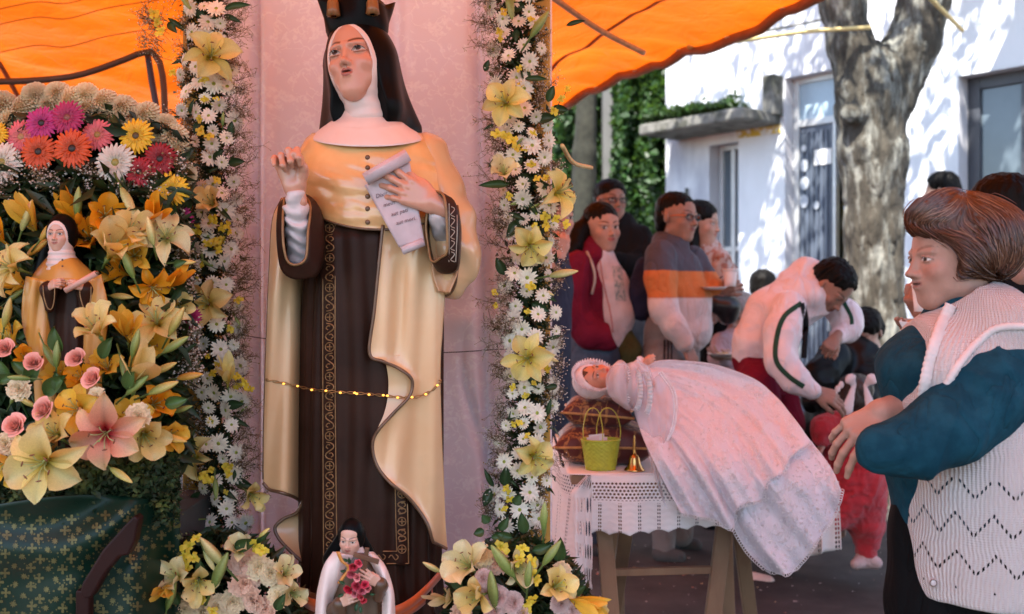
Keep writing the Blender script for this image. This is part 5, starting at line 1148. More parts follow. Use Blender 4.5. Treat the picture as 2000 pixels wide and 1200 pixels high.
for a in ((236, 366, 68, -62, 2.33, 'pale'), (130, 432, 52, 70, 2.36, 'green'), (30, 440, 55, 62, 2.35, 'green'), (52, 500, 58, 35, 2.30, 'orange'), (14, 590, 46, 35, 2.30, 'green'), (215, 578, 48, -4, 2.30, 'yellow'), (284, 528, 34, -75, 2.34, 'green'), (340, 514, 44, 2, 2.3, 'yellow'), (110, 720, 56, 85, 2.15, 'green'), (85, 672, 50, -62, 2.18, 'green'), (236, 700, 60, -70, 2.20, 'green'), (246, 772, 60, 40, 2.16, 'green'), (300, 730, 52, 25, 2.24, 'yellow'), (310, 852, 58, -10, 2.2, 'orange'), (215, 914, 54, -32, 2.08, 'yellow'), (340, 806, 40, 20, 2.3, 'green'), (70, 795, 40, 150, 2.12, 'yellow'), (60, 740, 44, 175, 2.12, 'green'), (20, 790, 36, 60, 2.14, 'green'), (42, 452, 66, 68, 2.30, 'pale'), (78, 470, 60, 48, 2.28, 'orange'), (262, 545, 62, 110, 2.27, 'green'), (330, 655, 64, 60, 2.25, 'yellow'), (318, 690, 62, 32, 2.22, 'green'), (258, 700, 60, 75, 2.18, 'green'), (205, 590, 56, 120, 2.27, 'yellow'), (300, 480, 58, 100, 2.29, 'pale'), (150, 425, 60, 84, 2.30, 'green'), (8, 640, 60, 75, 2.22, 'yellow'), (290, 770, 66, 22, 2.18, 'yellow'), (345, 740, 54, 10, 2.27, 'orange'), (62, 620, 56, 100, 2.27, 'green')):
    bud(a[0], a[1], a[2], a[3], a[4], ar, a[5])
for i in range(46):
    x, y = R.uniform(-10, 350), R.uniform(380, 880); leaf(x, y, R.uniform(45, 80), R.uniform(20, 160), 2.36, ar, 'lance', (.04, .085, .02))
for x, y, L_, a in ((60, 745, 60, 60), (90, 770, 62, 40), (130, 770, 50, 110), (20, 735, 40, 120), (120, 690, 55, 100), (0, 745, 40, 20), (250, 760, 50, 70), (200, 700, 50, 60), (325, 790, 50, 15), (70, 730, 50, 150), (340, 520, 30, 20)):
    leaf(x, y, L_, a, 2.16, ar, 'oval', (.06, .11, .025))
PR = (.86, .40, .31)
for x, y, r_ in ((8, 680, 21), (65, 708, 21), (148, 699, 22), (179, 738, 23), (84, 800, 27), (27, 831, 26)):
    put('rose', rose_data(PR, int(x) % 3), ar, mw=fmat(x, y, 2.13 if y < 760 else 2.06, r_, R.normal() * .2, .45, x))
for x, y, r_ in ((38, 760, 26), (270, 812, 27), (12, 868, 26), (190, 775, 20)): put('carnation', carn_data((.84, .68, .42), int(x) % 3), ar, mw=fmat(x, y, 2.12, r_, 0, .2, x))
# stems running down into the arrangement
for i in range(26):
    x, y = R.uniform(0, 340), R.uniform(430, 820); tube('stem', interp([P(x, y, 2.31), P(lerp(x, 160, .25), y + 70, 2.36), P(lerp(x, 160, .5), y + 150, 2.42)], 7), .0028, ar, M['leaf'], 5)
# moss under the flowers
b_ = np.array([A3(x, y, 2.30 - .12 * math.sin(math.pi * np.clip((x + 40) / 400, 0, 1)) + R.normal() * .02) for x, y in zip(R.uniform(-60, 350, 9000), R.normal(945, 32, 9000))])
V, f = leaf_cloud(b_, .016, R, .7, curl=.4); tag(mk('moss', V, f, ar, M['moss2'], False), kind='stuff')
s = SDF(); s.cone(tuple(P(-60, 975, 2.40)), tuple(P(275, 965, 2.40)), .09, .07, .02); s.make('moss_bed', .012, ar, M['darkfern'], disp=lambda p: .012 * vnoise(p, 30), dm=.02)
# stand with the green brocade cloth
m, nt, b, out = _new('green_brocade'); L = nt.links.new
b.inputs['Base Color'].default_value = (.002, .020, .011, 1); b.inputs['Roughness'].default_value = .42; b.inputs['Specular IOR Level'].default_value = .25; b.inputs['Coat Weight'].default_value = .0; b.inputs['Coat Roughness'].default_value = .3; M['gbro'] = m
M['gthread'] = mat('gold_thread', (.12, .11, .04), .5, .3, 60, .2, 200, metal=.5)
stand = empty('covered_stand', P(150, 1300, 2.25), 'stand draped in dark green satin with gold crosses under the arrangement', 'stand')
nx_, nz_ = 110, 70
Xp = np.linspace(-140, 352, nx_); gp = np.zeros((nz_, nx_, 3))
def ycl(x, y):
    sw = 1000 - 62 * ((x - 120) / 230.) ** 2 if False else 0
    u = np.clip((x + 60) / 400, 0, 1); fold = .018 * np.sin(y / 21 + 1.9 * ((x - 60) / 130.) ** 2) * sst(1170, 1040, y) * sst(360, 240, x)
    return 2.22 - .10 * math.sin(math.pi * u) + .10 * sst(250, 352, x) - fold + .012 * math.sin(x / 26 + y / 90) * sst(1060, 1150, y)
for i, yy in enumerate(np.linspace(975, 1560, nz_)):
    for j, xx in enumerate(Xp):
        top = 985 - 18 * math.sin(math.pi * np.clip(xx / 350., 0, 1)) + 45 * 0; y2 = top + (yy - 975) * (1560 - top) / 585; gp[i, j] = A3(xx, y2, ycl(xx, y2))
cl = sheet('satin_cloth', gp, stand, M['gbro'], solid=.003); hc = hits([cl]); orn = Bag()
def flat(shape, cx, cy, r_, a=0, b=orn, off=.003):
    Y0 = hc(cx, cy, 2.2); q = np.array(shape) * r_; c_, s_ = math.cos(a), math.sin(a); V = []
    for x, y in q: 
        X_, Y_ = cx + x * c_ - y * s_, cy - (x * s_ + y * c_); V.append(A3(X_, Y_, hc(X_, Y_, Y0) - off))
    b.add(V, [tuple(range(len(V)))])
cross = [(-.22, -1), (.22, -1), (.3, -.75), (.2, -.2), (.75, -.3), (1, -.22), (1, .22), (.75, .3), (.2, .2), (.3, .75), (.22, 1), (-.22, 1), (-.3, .75), (-.2, .2), (-.75, .3), (-1, .22), (-1, -.22), (-.75, -.3), (-.2, -.2), (-.3, -.75)]
flower_ = [(math.cos(t) * (1 if k % 2 == 0 else .55), math.sin(t) * (1 if k % 2 == 0 else .55)) for k, t in enumerate(np.linspace(0, 2 * np.pi, 17)[:-1])]
k = 0
for row, yy in enumerate(range(1004, 1215, 19)):
    for xx in range(-20 + (row % 2) * 16, 352, 32):
        cx, cy = xx + R.uniform(-3, 3), yy + 14 * math.sin(xx / 70.) + R.uniform(-2, 2); (flat(cross, cx, cy, 9.5, 0) if (row + xx // 32) % 2 == 0 else flat(flower_, cx, cy, 7, k)); k += 1
        for q in range(4): flat(flower_, cx + R.uniform(-15, 15), cy + R.uniform(-9, 9), R.uniform(1.5, 3.0), q)
orn.make('gold_embroidery', cl, M['gthread'], smooth=False)
solid_box('stand_table', box_arr((-1.35, 2.27, 0), (-.78, 2.72, .80)), stand, M['interior'])
# wooden chair arm in front of the cloth
M['redwood'] = mat('redwood', (.018, .004, .003), .5, .3, 14, .2, 40, spec=.2, stretch=(1, 1, .4))
ca = empty('wooden_armrest', P(210, 1120, 2.08), 'dark red wooden armrest slanting across the green satin cloth', 'armrest')
arp = [(160, 1140), (155, 1160), (163, 1172), (178, 1168), (205, 1120), (232, 1088), (250, 1085), (262, 1060), (270, 1015), (262, 1007), (240, 1030), (200, 1075)]
fr = [A3(x, y, 2.085) for x, y in arp]; bk = [p + (0, .035, 0) for p in fr]; n_ = len(fr)
o = mk('arm_board', fr + bk, [tuple(range(n_)), tuple(range(2 * n_ - 1, n_ - 1, -1))] + [(i + n_, (i + 1) % n_ + n_, (i + 1) % n_, i) for i in range(n_)], ca, M['redwood'], False); md = o.modifiers.new('bev', 'BEVEL'); md.width = .004; md.segments = 2
solid_box('arm_post', beam_arr(P(166, 1150, 2.10), P(158, 1700, 2.10), .028, .028, (0, 1, 0)), ca, M['redwood'])

# ------------------------------------------------------------------ bouquets at the foot of the garlands
def bouquet(label, box, Y, seed, lil, buds, oc, carn, leaves, ndark=1500):
    global R
    R = np.random.RandomState(seed); g = empty('flower_bouquet', P((box[0] + box[2]) / 2, 1330, Y + .05), label, 'bouquet', 'bouquets at the foot of the statue')
    cxm, cym = (box[0] + box[2]) / 2, box[3]; mk_ = lambda x, y: ((x - cxm) / (box[2] - cxm)) ** 2 + ((y - cym) / (cym - box[1])) ** 2 < 1
    fill(g, ndark * 2, (box[0], box[1], box[2], box[3] + 30), Y + .06, .032, .02, mask=mk_); fill(g, 400, (box[0], box[1], box[2], box[3]), Y + .03, .05, .02, .3, mask=mk_)
    s = SDF(); s.ell(tuple(P(cxm, cym + 30, Y + .13)), ((box[2] - cxm) / F * Y * .75, .07, (cym - box[1]) / F * Y * .7), .02); s.ell(tuple(P(cxm, cym + 110, Y + .1)), (.10, .08, .08), .04); s.make('foam_block', .015, g, M['darkfern'])
    for a in lil: lily(a[0], a[1], a[2], Y - a[3], g, a[4], a[5], a[0] * 3, a[6], a[7])
    for a in buds: bud(a[0], a[1], a[2], a[3], Y - .07, g, a[4])
    for x, y, r_ in oc: orch(x, y, r_, Y - .06, g, R.normal() * .3, R.normal() * .3 + .2, R.uniform(0, 360))
    for x, y, r_, c_ in carn: put('carnation', carn_data(c_, int(x) % 3), g, mw=fmat(x, y, Y - .02, r_, R.normal() * .3, .2 + R.normal() * .2, x))
    for a in leaves: leaf(a[0], a[1], a[2], a[3], Y - .05, g, a[4], (.035, .075, .02))
    return g
PC, CR = (.86, .58, .42), (.88, .72, .44)
bouquet('low bouquet of cream carnations and lilies left of the small front statue', (275, 1035, 590, 1210), 2.36, 5,
    [(345, 1128, 44, .08, -.4, .3, 'white', 'half'), (388, 1135, 42, .06, .3, -.2, 'cream', 'half'), (302, 1178, 40, .06, -1.2, .3, 'cream', 'closed'), (556, 1120, 36, .02, .6, .7, 'white', 'half'), (570, 1160, 34, .02, .8, 0, 'white', 'half'), (470, 1075, 34, .04, 0, .8, 'white', 'half'), (330, 1150, 30, .1, 0, .2, 'amber', 'closed')],
    [(440, 1108, 76, 128, 'pale'), (415, 1150, 80, 66, 'green'), (325, 1192, 62, 70, 'green'), (398, 1075, 46, -60, 'pale'), (505, 1050, 30, 40, 'yellow')],
    [(370, 1068, 17), (378, 1092, 16), (385, 1052, 12), (366, 1110, 14), (372, 1135, 13), (360, 1085, 12), (395, 1170, 12), (415, 1195, 14), (500, 1065, 16), (515, 1075, 15), (300, 1085, 9), (320, 1100, 9)],
    [(478, 1098, 32, PC), (478, 1140, 32, PC), (505, 1108, 28, CR), (455, 1175, 28, CR), (425, 1185, 26, CR), (495, 1172, 30, PC), (530, 1120, 26, CR), (395, 1195, 22, CR), (360, 1190, 22, CR), (545, 1165, 26, CR), (520, 1190, 26, PC)],
    [(500, 1060, 40, 38, 'lance'), (460, 1068, 50, 20, 'oval'), (285, 1120, 34, 150, 'lance'), (400, 1130, 44, 100, 'oval'), (540, 1190, 40, 60, 'oval'), (350, 1180, 36, 100, 'oval')])
bouquet('low bouquet of lilies and pink chrysanthemums right of the small front statue', (865, 1050, 1160, 1215), 2.33, 8,
    [(915, 1105, 52, .05, -.5, .8, 'white', 'half'), (935, 1165, 44, .10, -.5, .1, 'cream', 'half'), (1085, 1145, 44, .06, .4, .5, 'cream', 'half'), (1010, 1105, 40, .04, .5, 0, 'white', 'half'), (1115, 1170, 40, .06, 1.2, -.2, 'amber', 'closed'), (1150, 1185, 34, .04, 1, -.4, 'cream', 'half'), (880, 1170, 32, .02, -.6, .3, 'white', 'closed')],
    [(1005, 1128, 80, 125, 'green'), (968, 1190, 78, 97, 'green'), (1060, 1105, 62, 55, 'green'), (1030, 1150, 56, 85, 'green'), (1062, 1035, 56, 88, 'green'), (862, 1118, 42, 150, 'pale')],
    [(1020, 1070, 14), (1015, 1092, 14), (1038, 1098, 15), (1042, 1122, 15), (1012, 1098, 12), (1048, 1135, 12), (1035, 1170, 16), (1030, 1188, 14), (1012, 1180, 11), (978, 1068, 18), (1105, 1135, 12)],
    [(942, 1085, 28, CR), (970, 1098, 26, PC), (1095, 1120, 24, CR), (962, 1160, 24, (.78, .6, .55)), (1140, 1195, 26, CR), (900, 1195, 24, PC)],
    [(985, 1062, 36, 190, 'oval'), (960, 1050, 30, 20, 'oval'), (1000, 1050, 36, 160, 'oval'), (1025, 1040, 44, 100, 'oval'), (1090, 1095, 50, 85, 'oval'), (975, 1035, 34, 55, 'oval'), (1110, 1160, 40, 30, 'oval'), (1080, 1190, 46, 70, 'lance'), (900, 1150, 40, 120, 'oval'), (955, 1020, 22, 130, 'round'), (945, 1035, 22, 200, 'round'), (1005, 985, 24, 60, 'round'), (1040, 1075, 40, 20, 'oval')])
g = empty('loose_mums', P(1000, 1180, 2.27), 'pink white chrysanthemum heads tucked low in the right bouquet', 'flowers')
for x, y, r_ in ((975, 1168, 26), (1002, 1178, 26), (1095, 1180, 24), (945, 1130, 22), (1120, 1192, 22), (965, 1195, 24), (1020, 1200, 22)): put('chrysanthemum', mum_data((.80, .58, .52), int(x) % 3), g, mw=fmat(x, y, 2.27, r_, R.normal() * .3, .2, x))
o = lily(1000, 1300, 3, 2.27, g) if False else None
# ------------------------------------------------------------------ small nun statue among the flowers
def small_nun(root, head, hs, yaw, pitch, veilc, Yc, skin=(.62, .36, .26), hood_white=True, roll=0):
    G = Frame(P(head[0], head[1], Yc - .02), rot(yaw, pitch, roll), hs)
    s = head_sdf(SDF(), G, jaw=.9, ears=False, neck=False); s.ell((0, -.10, -.22), (.245, .235, .245), .08, F=G); s.cone((0, .02, -.2), (0, .08, -.62), .2, .22, .06, F=G)
    s.make('head', hs * .010, root, M['skinpaint'], colfn=head_color(G, skin, lip=(.42, .12, .09), blush=.3, browc=(.06, .035, .02), open_=.9 if pitch < 15 else .35))
    if hood_white:
        s = SDF(G); s.ell((0, .02, -.01), (.375, .40, .53), .01); s.cone((0, 0, -.35), (.0, .06, -.95), .30, .46, .1); s.ell((0, -.44, -.09), (.275, .46, .37), .03, 's'); s.make('wimple', hs * .018, root, M['wimple'], disp=lambda p: hs * .012 * np.sin(G.inv(p)[:, 2] * 40) * sst(-.3, -.5, G.inv(p)[:, 2]), dm=hs * .02)
    return G
np_ = empty('nun_figurine', P(125, 900, 2.30), 'small nun figurine in a mustard cape holding a scroll among the lilies', 'figurine')
YN = 2.30
GN = small_nun(np_, (119, 458), .079, -3, 2, None, YN)
s = SDF(GN); s.ell((0, .08, .02), (.43, .43, .57), .02); s.p.append(SDF().cone(tuple(P(119, 458, YN + .03)), tuple(P(117, 545, YN + .045)), .038, .062, .02, flat=.6).p[0]); s.ell((0, -.50, -.08), (.33, .60, .47), .02, 's'); s.cone((0, -.5, -.3), (0, -.5, -1.4), .42, .52, .02, 's')
s.make('veil', .0018, np_, M['black'])
M['mustard'] = mat('mustard_paint', (.56, .27, .05), .35, .12, 10, .1, 60, coat=.3)
fl = lambda a, n: (lambda th, v, x, y: a * np.cos(n * th + 2 * v) * min(1, v * 2))
shell('robe', [(540, 90, 172, .04, 0), (600, 88, 172, .045, 0), (700, 84, 178, .05, 0), (800, 80, 185, .055, 0), (900, 78, 190, .055, 0)], np_, M['brown'], Yc=YN, n=64, nr=30, fold=fl(.003, 12))
shell('short_cape', [(497, 100, 142, .035, 4), (512, 84, 158, .050, 8), (535, 66, 182, .062, 16), (556, 54, 200, .066, 6), (570, 48, 206, .062, -26)], np_, M['mustard'], Yc=YN, n=72, nr=24, fold=fl(.0018, 7), solid=.002)
for px, py in ((122, 508), (122, 520)): V, fc = uvball(A3(px, py, YN - .066), (.0024, .0016, .0024), 8, 6); mk('button', V, fc, np_, M['trim'])
def dd(y0): return lambda U, V, px, py: y0 - .012 * np.sin(np.pi * U) + .004 * np.sin(px / 4.5 + py / 60)
for lf, rg in (([(52, 540), (44, 590), (46, 640), (62, 700), (70, 800), (66, 880)], [(92, 548), (90, 600), (98, 650), (104, 700), (110, 800), (112, 880)]), ([(168, 548), (168, 620), (164, 680), (166, 800), (164, 880)], [(198, 536), (210, 600), (206, 660), (198, 720), (200, 800), (204, 880)])):
    o, q = patch('mantle', lf, rg, np_, M['mustard'], dd(YN - .062), 24, 50, .004); tube('cape_edge', q[:, -1 if lf[0][0] < 100 else 0], .0018, o, M['trim'], 5)
for (wx, wy), (ex, ey), (hx, hy), sd in (((95, 566), (90, 566), (110, 552), -1), ((166, 566), (171, 566), (146, 556), 1)):
    s = SDF(); s.cone(tuple(P(ex, ey, YN - .04)), tuple(P(wx, wy, YN - .075)), .012, .016, .01).cone(tuple(P(wx, wy, YN - .075)), tuple(P(wx + 2 * sd * -1, wy + 36, YN - .07)), .017, .010, .01); s.make('sleeve', .0016, np_, M['brown'])
    tube('sleeve_edge', [A3(wx + a, wy + b_, YN - .096) for a, b_ in interp([(-11, -8), (-9, 14), (-2, 36), (6, 38), (11, 20), (12, -6)], 20)], .0014, np_, M['goldline'], 5)
    Gh = Frame(P(wx, wy - 4, YN - .085), basis(np.array(P(hx, hy, YN - .10)) - np.array(P(wx, wy - 4, YN - .085)), (0, -1, .4)), .050); h_ = hand_sdf(SDF(), Gh, curls=(.5, .55, .6, .6), thumb=.7, side=1 if sd > 0 else -1, k=.04); h_.make('hand', .0011, np_, mat('hp%d' % hx, (.60, .33, .22), .35, .05, coat=.3))
o = empty('rolled_scroll', P(150, 552, YN - .1), 'tiny pink rolled scroll in the hands of the mustard figurine', 'scroll')
tube('roll', [A3(128, 568, YN - .105), A3(188, 534, YN - .112)], .0065, o, mat('pinkscroll', (.62, .34, .26), .5), 12); tube('inner_roll', [A3(186, 535, YN - .112), A3(192, 532, YN - .112)], .004, o, M['trim'], 10)

# ------------------------------------------------------------------ small front statue with roses and crucifix
YF = 2.18
fp = empty('front_figurine', P(692, 1300, YF), 'small nun figurine in a white cape clasping roses and a crucifix', 'figurine')
GF = small_nun(fp, (686, 1050), .074, -8, 10, None, YF, hood_white=False, roll=2)
s = SDF(GF); s.cone((0, .02, -.3), (0, .1, -.75), .30, .44, .1); s.ell((0, .1, -.9), (.8, .35, .26), .15); s.ell((0, -.44, -.12), (.29, .46, .37), .03, 's'); s.make('collar', .0013, fp, M['wimple'])
s = SDF(GF); s.ell((0, .05, .08), (.35, .38, .47), .02); s.ell((0, .08, .02), (.375, .38, .52), .02); s.p.append(SDF().cone(tuple(P(687, 1045, YF + .02)), tuple(P(686, 1092, YF + .05)), .030, .062, .02, flat=.45).p[0]); s.ell((0, -.50, -.10), (.30, .60, .37), .02, 's'); s.cone((0, -.5, -.3), (0, -.5, -1.2), .46, .60, .02, 's'); s.make('veil', .0015, fp, M['black'])
M['capewhite'] = mat('cape_white', (.80, .66, .60), .36, .08, 12, .1, 60, coat=.3)
M['olive'] = mat('olive_brown', (.085, .045, .022), .4, .2, 12, coat=.2)
shell('robe', [(1080, 650, 728, .035, 0), (1120, 640, 745, .045, 0), (1200, 636, 752, .05, 0), (1290, 632, 756, .055, 0)], fp, M['olive'], Yc=YF, n=64, nr=24, fold=fl(.003, 10))
o, q = patch('cape', [(652, 1078), (634, 1104), (624, 1140), (618, 1180), (614, 1290)], [(690, 1086), (672, 1122), (658, 1150), (648, 1185), (646, 1290)], fp, M['capewhite'], lambda U, V, px, py: YF - .028 - .03 * np.sin(np.pi * (U * .8 + .15)) + .002 * np.sin(px / 4. + py / 40), 24, 40, .004)
o, q = patch('cape', [(712, 1082), (728, 1104), (740, 1130), (747, 1170), (746, 1290)], [(728, 1080), (750, 1104), (764, 1140), (770, 1180), (773, 1290)], fp, M['capewhite'], lambda U, V, px, py: YF - .028 - .03 * np.sin(np.pi * (U * .8 + .1)) + .003 * np.sin(px / 3. + py / 30), 24, 40, .004)
shell('cape_back', [(1078, 650, 730, .045, 0), (1110, 632, 755, .05, 0), (1180, 618, 770, .055, 0), (1290, 614, 773, .055, 0)], fp, M['capewhite'], Yc=YF + .025, n=48, nr=16)
sp_ = interp([(660, 1078), (668, 1096), (682, 1110), (670, 1128), (662, 1140)], 16); w_ = np.zeros((16, 2, 3))
for i, (a, b_) in enumerate(sp_): w_[i, 0] = A3(a - 3.5, b_, YF - .068); w_[i, 1] = A3(a + 3.5, b_, YF - .070)
sheet('shoulder_strap', w_, fp, mat('orange_paint', (.60, .24, .04), .35, coat=.3), solid=.002)
for a, b_, c_, sd in ((( 752, 1140), (742, 1142), (700, 1116), 1), ((640, 1188), (664, 1180), (700, 1160), -1)):
    s = SDF(); s.cone(tuple(P(a[0], a[1] + 6, YF - .04)), tuple(P(b_[0], b_[1], YF - .068)), .012, .013, .01); s.cone(tuple(P(b_[0], b_[1], YF - .068)), tuple(P(b_[0] - 4 * sd, b_[1] + 26, YF - .06)), .013, .010, .01); s.make('sleeve', .0014, fp, M['olive'])
    a0 = np.array(P(b_[0], b_[1], YF - .074)); Gh = Frame(a0, basis(np.array(P(c_[0], c_[1], YF - .092)) - a0, (0, -1, .3)), .052); h_ = hand_sdf(SDF(), Gh, curls=(.15, .15, .2, .25), thumb=.8, side=sd, k=.04); h_.make('hand', .0010, fp, mat('hq%d' % sd, (.60, .34, .24), .35, .05, coat=.3))
cr = empty('crucifix', P(716, 1100, YF - .08), 'small wooden crucifix held against the white cape of the front figurine', 'crucifix')
solid_box('upright', beam_arr(P(717, 1070, YF - .080), P(709, 1142, YF - .078), .009, .006, (0, 1, 0)), cr, M['wood0'] if 'wood0' in M else mat('crosswood', (.13, .055, .025), .4, .3, 30), .001)
solid_box('crossbar', beam_arr(P(691, 1083, YF - .082), P(740, 1098, YF - .082), .010, .006, (0, 1, 0)), cr, mat('crosswood2', (.14, .06, .028), .4, .3, 30), .001)
rs = empty('rose_bunch', P(695, 1135, YF - .09), 'bunch of red and pink painted roses in the arms of the front figurine', 'roses')
for x, y, r_, c_ in ((690, 1108, 9, (.62, .05, .08)), (700, 1100, 8, (.66, .08, .12)), (686, 1122, 9, (.60, .12, .15)), (697, 1128, 8, (.70, .25, .25)), (680, 1152, 10, (.55, .02, .05)), (696, 1146, 10, (.62, .06, .10)), (707, 1154, 9, (.66, .14, .18)), (712, 1142, 8, (.55, .04, .08)), (703, 1165, 9, (.60, .08, .10)), (718, 1150, 7, (.66, .2, .2)), (710, 1174, 6, (.5, .03, .05)), (692, 1160, 7, (.66, .2, .22))):
    put('rose', rose_data(c_, int(x) % 3), rs, mw=fmat(x, y, YF - .10, r_ * 1.15, R.normal() * .3, R.normal() * .3, x * 5))
for x, y, L_, a in ((680, 1096, 12, 150), (684, 1100, 13, 100), (676, 1116, 12, 170), (674, 1140, 14, 150), (672, 1160, 14, 200), (698, 1178, 16, 260), (704, 1184, 14, 280), (722, 1160, 12, 0)): leaf(x, y, L_, a, YF - .09, rs, 'oval', (.02, .06, .02))
# ------------------------------------------------------------------ trestle table with the crocheted cloth
M['wood'] = mat('rough_wood', (.30, .18, .10), .75, .3, 12, .5, 60, c2=(.16, .09, .05), c2s=6, stretch=(1, 1, .3))
TZ = .75
tab = empty('trestle_table', (.65, 3.6, 0), 'rough wooden trestle table under the crocheted cloth', 'table')
solid_box('tabletop', box_arr((.185, 3.2, TZ - .03), (.88, 4.02, TZ)), tab, M['wood'])
def G0(px, py, Y): return A3(px, py, Y)
def zg(px, Y): return np.array((P(px, 0, Y)[0], Y, .0))
for a, b_, Ya, Yb, w_ in (((1172, 1010), 1212, 3.26, 3.16, .05), ((1236, 1010), 1185, 3.30, 3.62, .045), ((1425, 1000), 1368, 3.26, 3.20, .05), ((1432, 1000), 1478, 3.30, 3.62, .045), ((1412, 1010), 1425, 3.75, 3.80, .045), ((1205, 1010), 1208, 3.80, 3.80, .045)):
    V_ = A3(a[0], a[1], Ya); V_[2] = TZ - .035; solid_box('leg', beam_arr(V_, zg(b_, Yb), w_, .03, (0, 1, 0)), tab, M['wood'], .003)
solid_box('rail', beam_arr(G0(1198, 1118, 3.24), G0(1412, 1112, 3.24), .022, .022), tab, M['wood'], .002)
solid_box('rail', beam_arr((.24, 3.30, TZ - .055), (.86, 3.30, TZ - .055), .03, .05), tab, M['wood'], .002)
# crochet material: eyelets are real openings
m, nt, b, out = _new('crochet'); L = nt.links.new; M['crochet'] = m
tc = nd(nt, 'ShaderNodeTexCoord'); sx = nd(nt, 'ShaderNodeSeparateXYZ'); L(tc.outputs['UV'], sx.inputs[0])
def mth(op, a, b_=None, c_=None):
    n_ = nd(nt, 'ShaderNodeMath', operation=op)
    for i, q in enumerate((a, b_, c_)):
        if q is None: continue
        if isinstance(q, (int, float)): n_.inputs[i].default_value = q
        else: L(q, n_.inputs[i])
    return n_.outputs[0]
u_, v_ = sx.outputs[0], sx.outputs[1]
def dots(su, sv, rad, off=True):
    vv = mth('MULTIPLY', v_, sv); uu = mth('MULTIPLY', u_, su)
    if off: uu = mth('ADD', uu, mth('MULTIPLY', mth('MODULO', mth('FLOOR', vv), 2), .5))
    du = mth('SUBTRACT', mth('FRACT', uu), .5); dv = mth('SUBTRACT', mth('FRACT', vv), .5)
    return mth('LESS_THAN', mth('SQRT', mth('ADD', mth('MULTIPLY', du, du), mth('MULTIPLY', dv, dv))), rad)
zoneA = mth('MULTIPLY', mth('GREATER_THAN', v_, .022), mth('LESS_THAN', v_, .078)); A_ = mth('MULTIPLY', dots(82, 95, .33), zoneA)
col_ = mth('LESS_THAN', mth('ABSOLUTE', mth('SUBTRACT', mth('FRACT', mth('MULTIPLY', u_, 16.5)), .5)), .10); B_ = mth('MULTIPLY', mth('MULTIPLY', dots(82.5 * 2, 90, .36, False), col_), mth('GREATER_THAN', v_, .085))
hole = mth('MAXIMUM', A_, B_)
chev = mth('SINE', mth('MULTIPLY', mth('ADD', v_, mth('MULTIPLY', mth('ABSOLUTE', mth('SUBTRACT', mth('FRACT', mth('MULTIPLY', u_, 16.5)), .5)), .02)), 300.0))
kn = nd(nt, 'ShaderNodeTexNoise', i_Scale=420.0, i_Detail=2.0); L(tc.outputs['UV'], kn.inputs['Vector'])
bp = nd(nt, 'ShaderNodeBump'); bp.inputs['Strength'].default_value = .5; bp.inputs['Distance'].default_value = .002; L(mth('ADD', mth('MULTIPLY', chev, .35), kn.outputs[0]), bp.inputs['Height']); L(bp.outputs[0], b.inputs['Normal'])
b.inputs['Base Color'].default_value = (.84, .79, .78, 1); b.inputs['Roughness'].default_value = .9; L(mth('SUBTRACT', 1.0, hole), b.inputs['Alpha'])
cloth = empty('crocheted_tablecloth', (.6, 3.5, TZ), 'white crocheted tablecloth with rows of eyelets and a scalloped hem', 'tablecloth')
# top
xs, yv = np.linspace(.172, .90, 40), np.linspace(3.185, 4.04, 30); X, Y = np.meshgrid(xs, yv)
uvt = np.stack([X, 0.01 + 0 * Y], -1).reshape(-1, 2)
sheet('cloth_top', np.stack([X, Y, TZ + .004 + .0015 * vnoise(np.stack([X, Y, 0 * X], -1), 12)], -1), cloth, M['crochet'], uv=uvt, solid=.002)
# front fall
n = 150; xx = np.linspace(.245, .90, n); rows = []; uv = []
for i, t in enumerate(np.linspace(0, 1, 30)):
    hem = .185 + .010 * np.abs(np.sin(xx * 52)) * -1 - .018 * sst(.30, .62, xx) + 0; hem = np.where(xx < .30, hem, hem)
    z = TZ + .004 - t * hem; yw = 3.185 - .004 - .012 * np.sin(math.pi * min(1, t * 2) / 2) - t * (.010 * np.sin(xx * 40) + .012 * np.sin(xx * 17 + 1))
    rows.append(np.stack([xx, yw, z], -1)); uv.append(np.stack([xx, t * hem], -1))
sheet('front_fall', np.array(rows), cloth, M['crochet'], uv=np.array(uv).reshape(-1, 2), solid=.0015)
# left fall with the long hanging corner
rows = []; uv = []; s_ = np.linspace(0, 1, 60)
for t in np.linspace(0, 1, 40):
    yq = lerp(4.02, 3.185, s_); xq = .172 + .0 * s_; drop = .20 + .17 * sst(.55, 1.0, s_) + .006 * np.abs(np.sin(s_ * 30)); z = TZ + .004 - t * drop
    xw = xq - .01 - .030 * t * (1 + .5 * np.sin(s_ * 22)) + .015 * sst(.85, 1, s_) * t; yw = yq - .05 * t * sst(.7, 1, s_)
    xw = xw + sst(.80, 1.0, s_) * (.072 + .0 * t); rows.append(np.stack([xw, yw, z], -1)); uv.append(np.stack([s_ * .85, t * drop], -1))
sheet('side_fall', np.array(rows), cloth, M['crochet'], uv=np.array(uv).reshape(-1, 2), solid=.0015)
rows = []; uv = []; s_ = np.linspace(0, 1, 24)
for t in np.linspace(0, 1, 40):
    x0, x1 = lerp(1112, 1128, t), lerp(1158, 1156, t); x0 = lerp(1150, x0, min(1, t * 6 + .15)); y_ = 930 + t * (222 + 0 * s_) - 18 * (1 - s_) * t ** 2 ; yy = 3.165 - .02 * np.sin(s_ * 5 + t * 2) - .02 * t
    rows.append(np.array([A3(lerp(x0, x1, a), b2, c2) for a, b2, c2 in zip(s_, y_, yy)])); uv.append(np.stack([s_ * .07 + .01, .022 + (t * .34) % .2 + 0 * s_], -1))
m2 = M['crochet']
sheet('hanging_corner', np.array(rows), cloth, M['crochet'], uv=np.array([np.stack([s_ * .08, .024 + t * .05 + 0 * s_], -1) for t in np.linspace(0, 1, 40)]).reshape(-1, 2), solid=.0015)
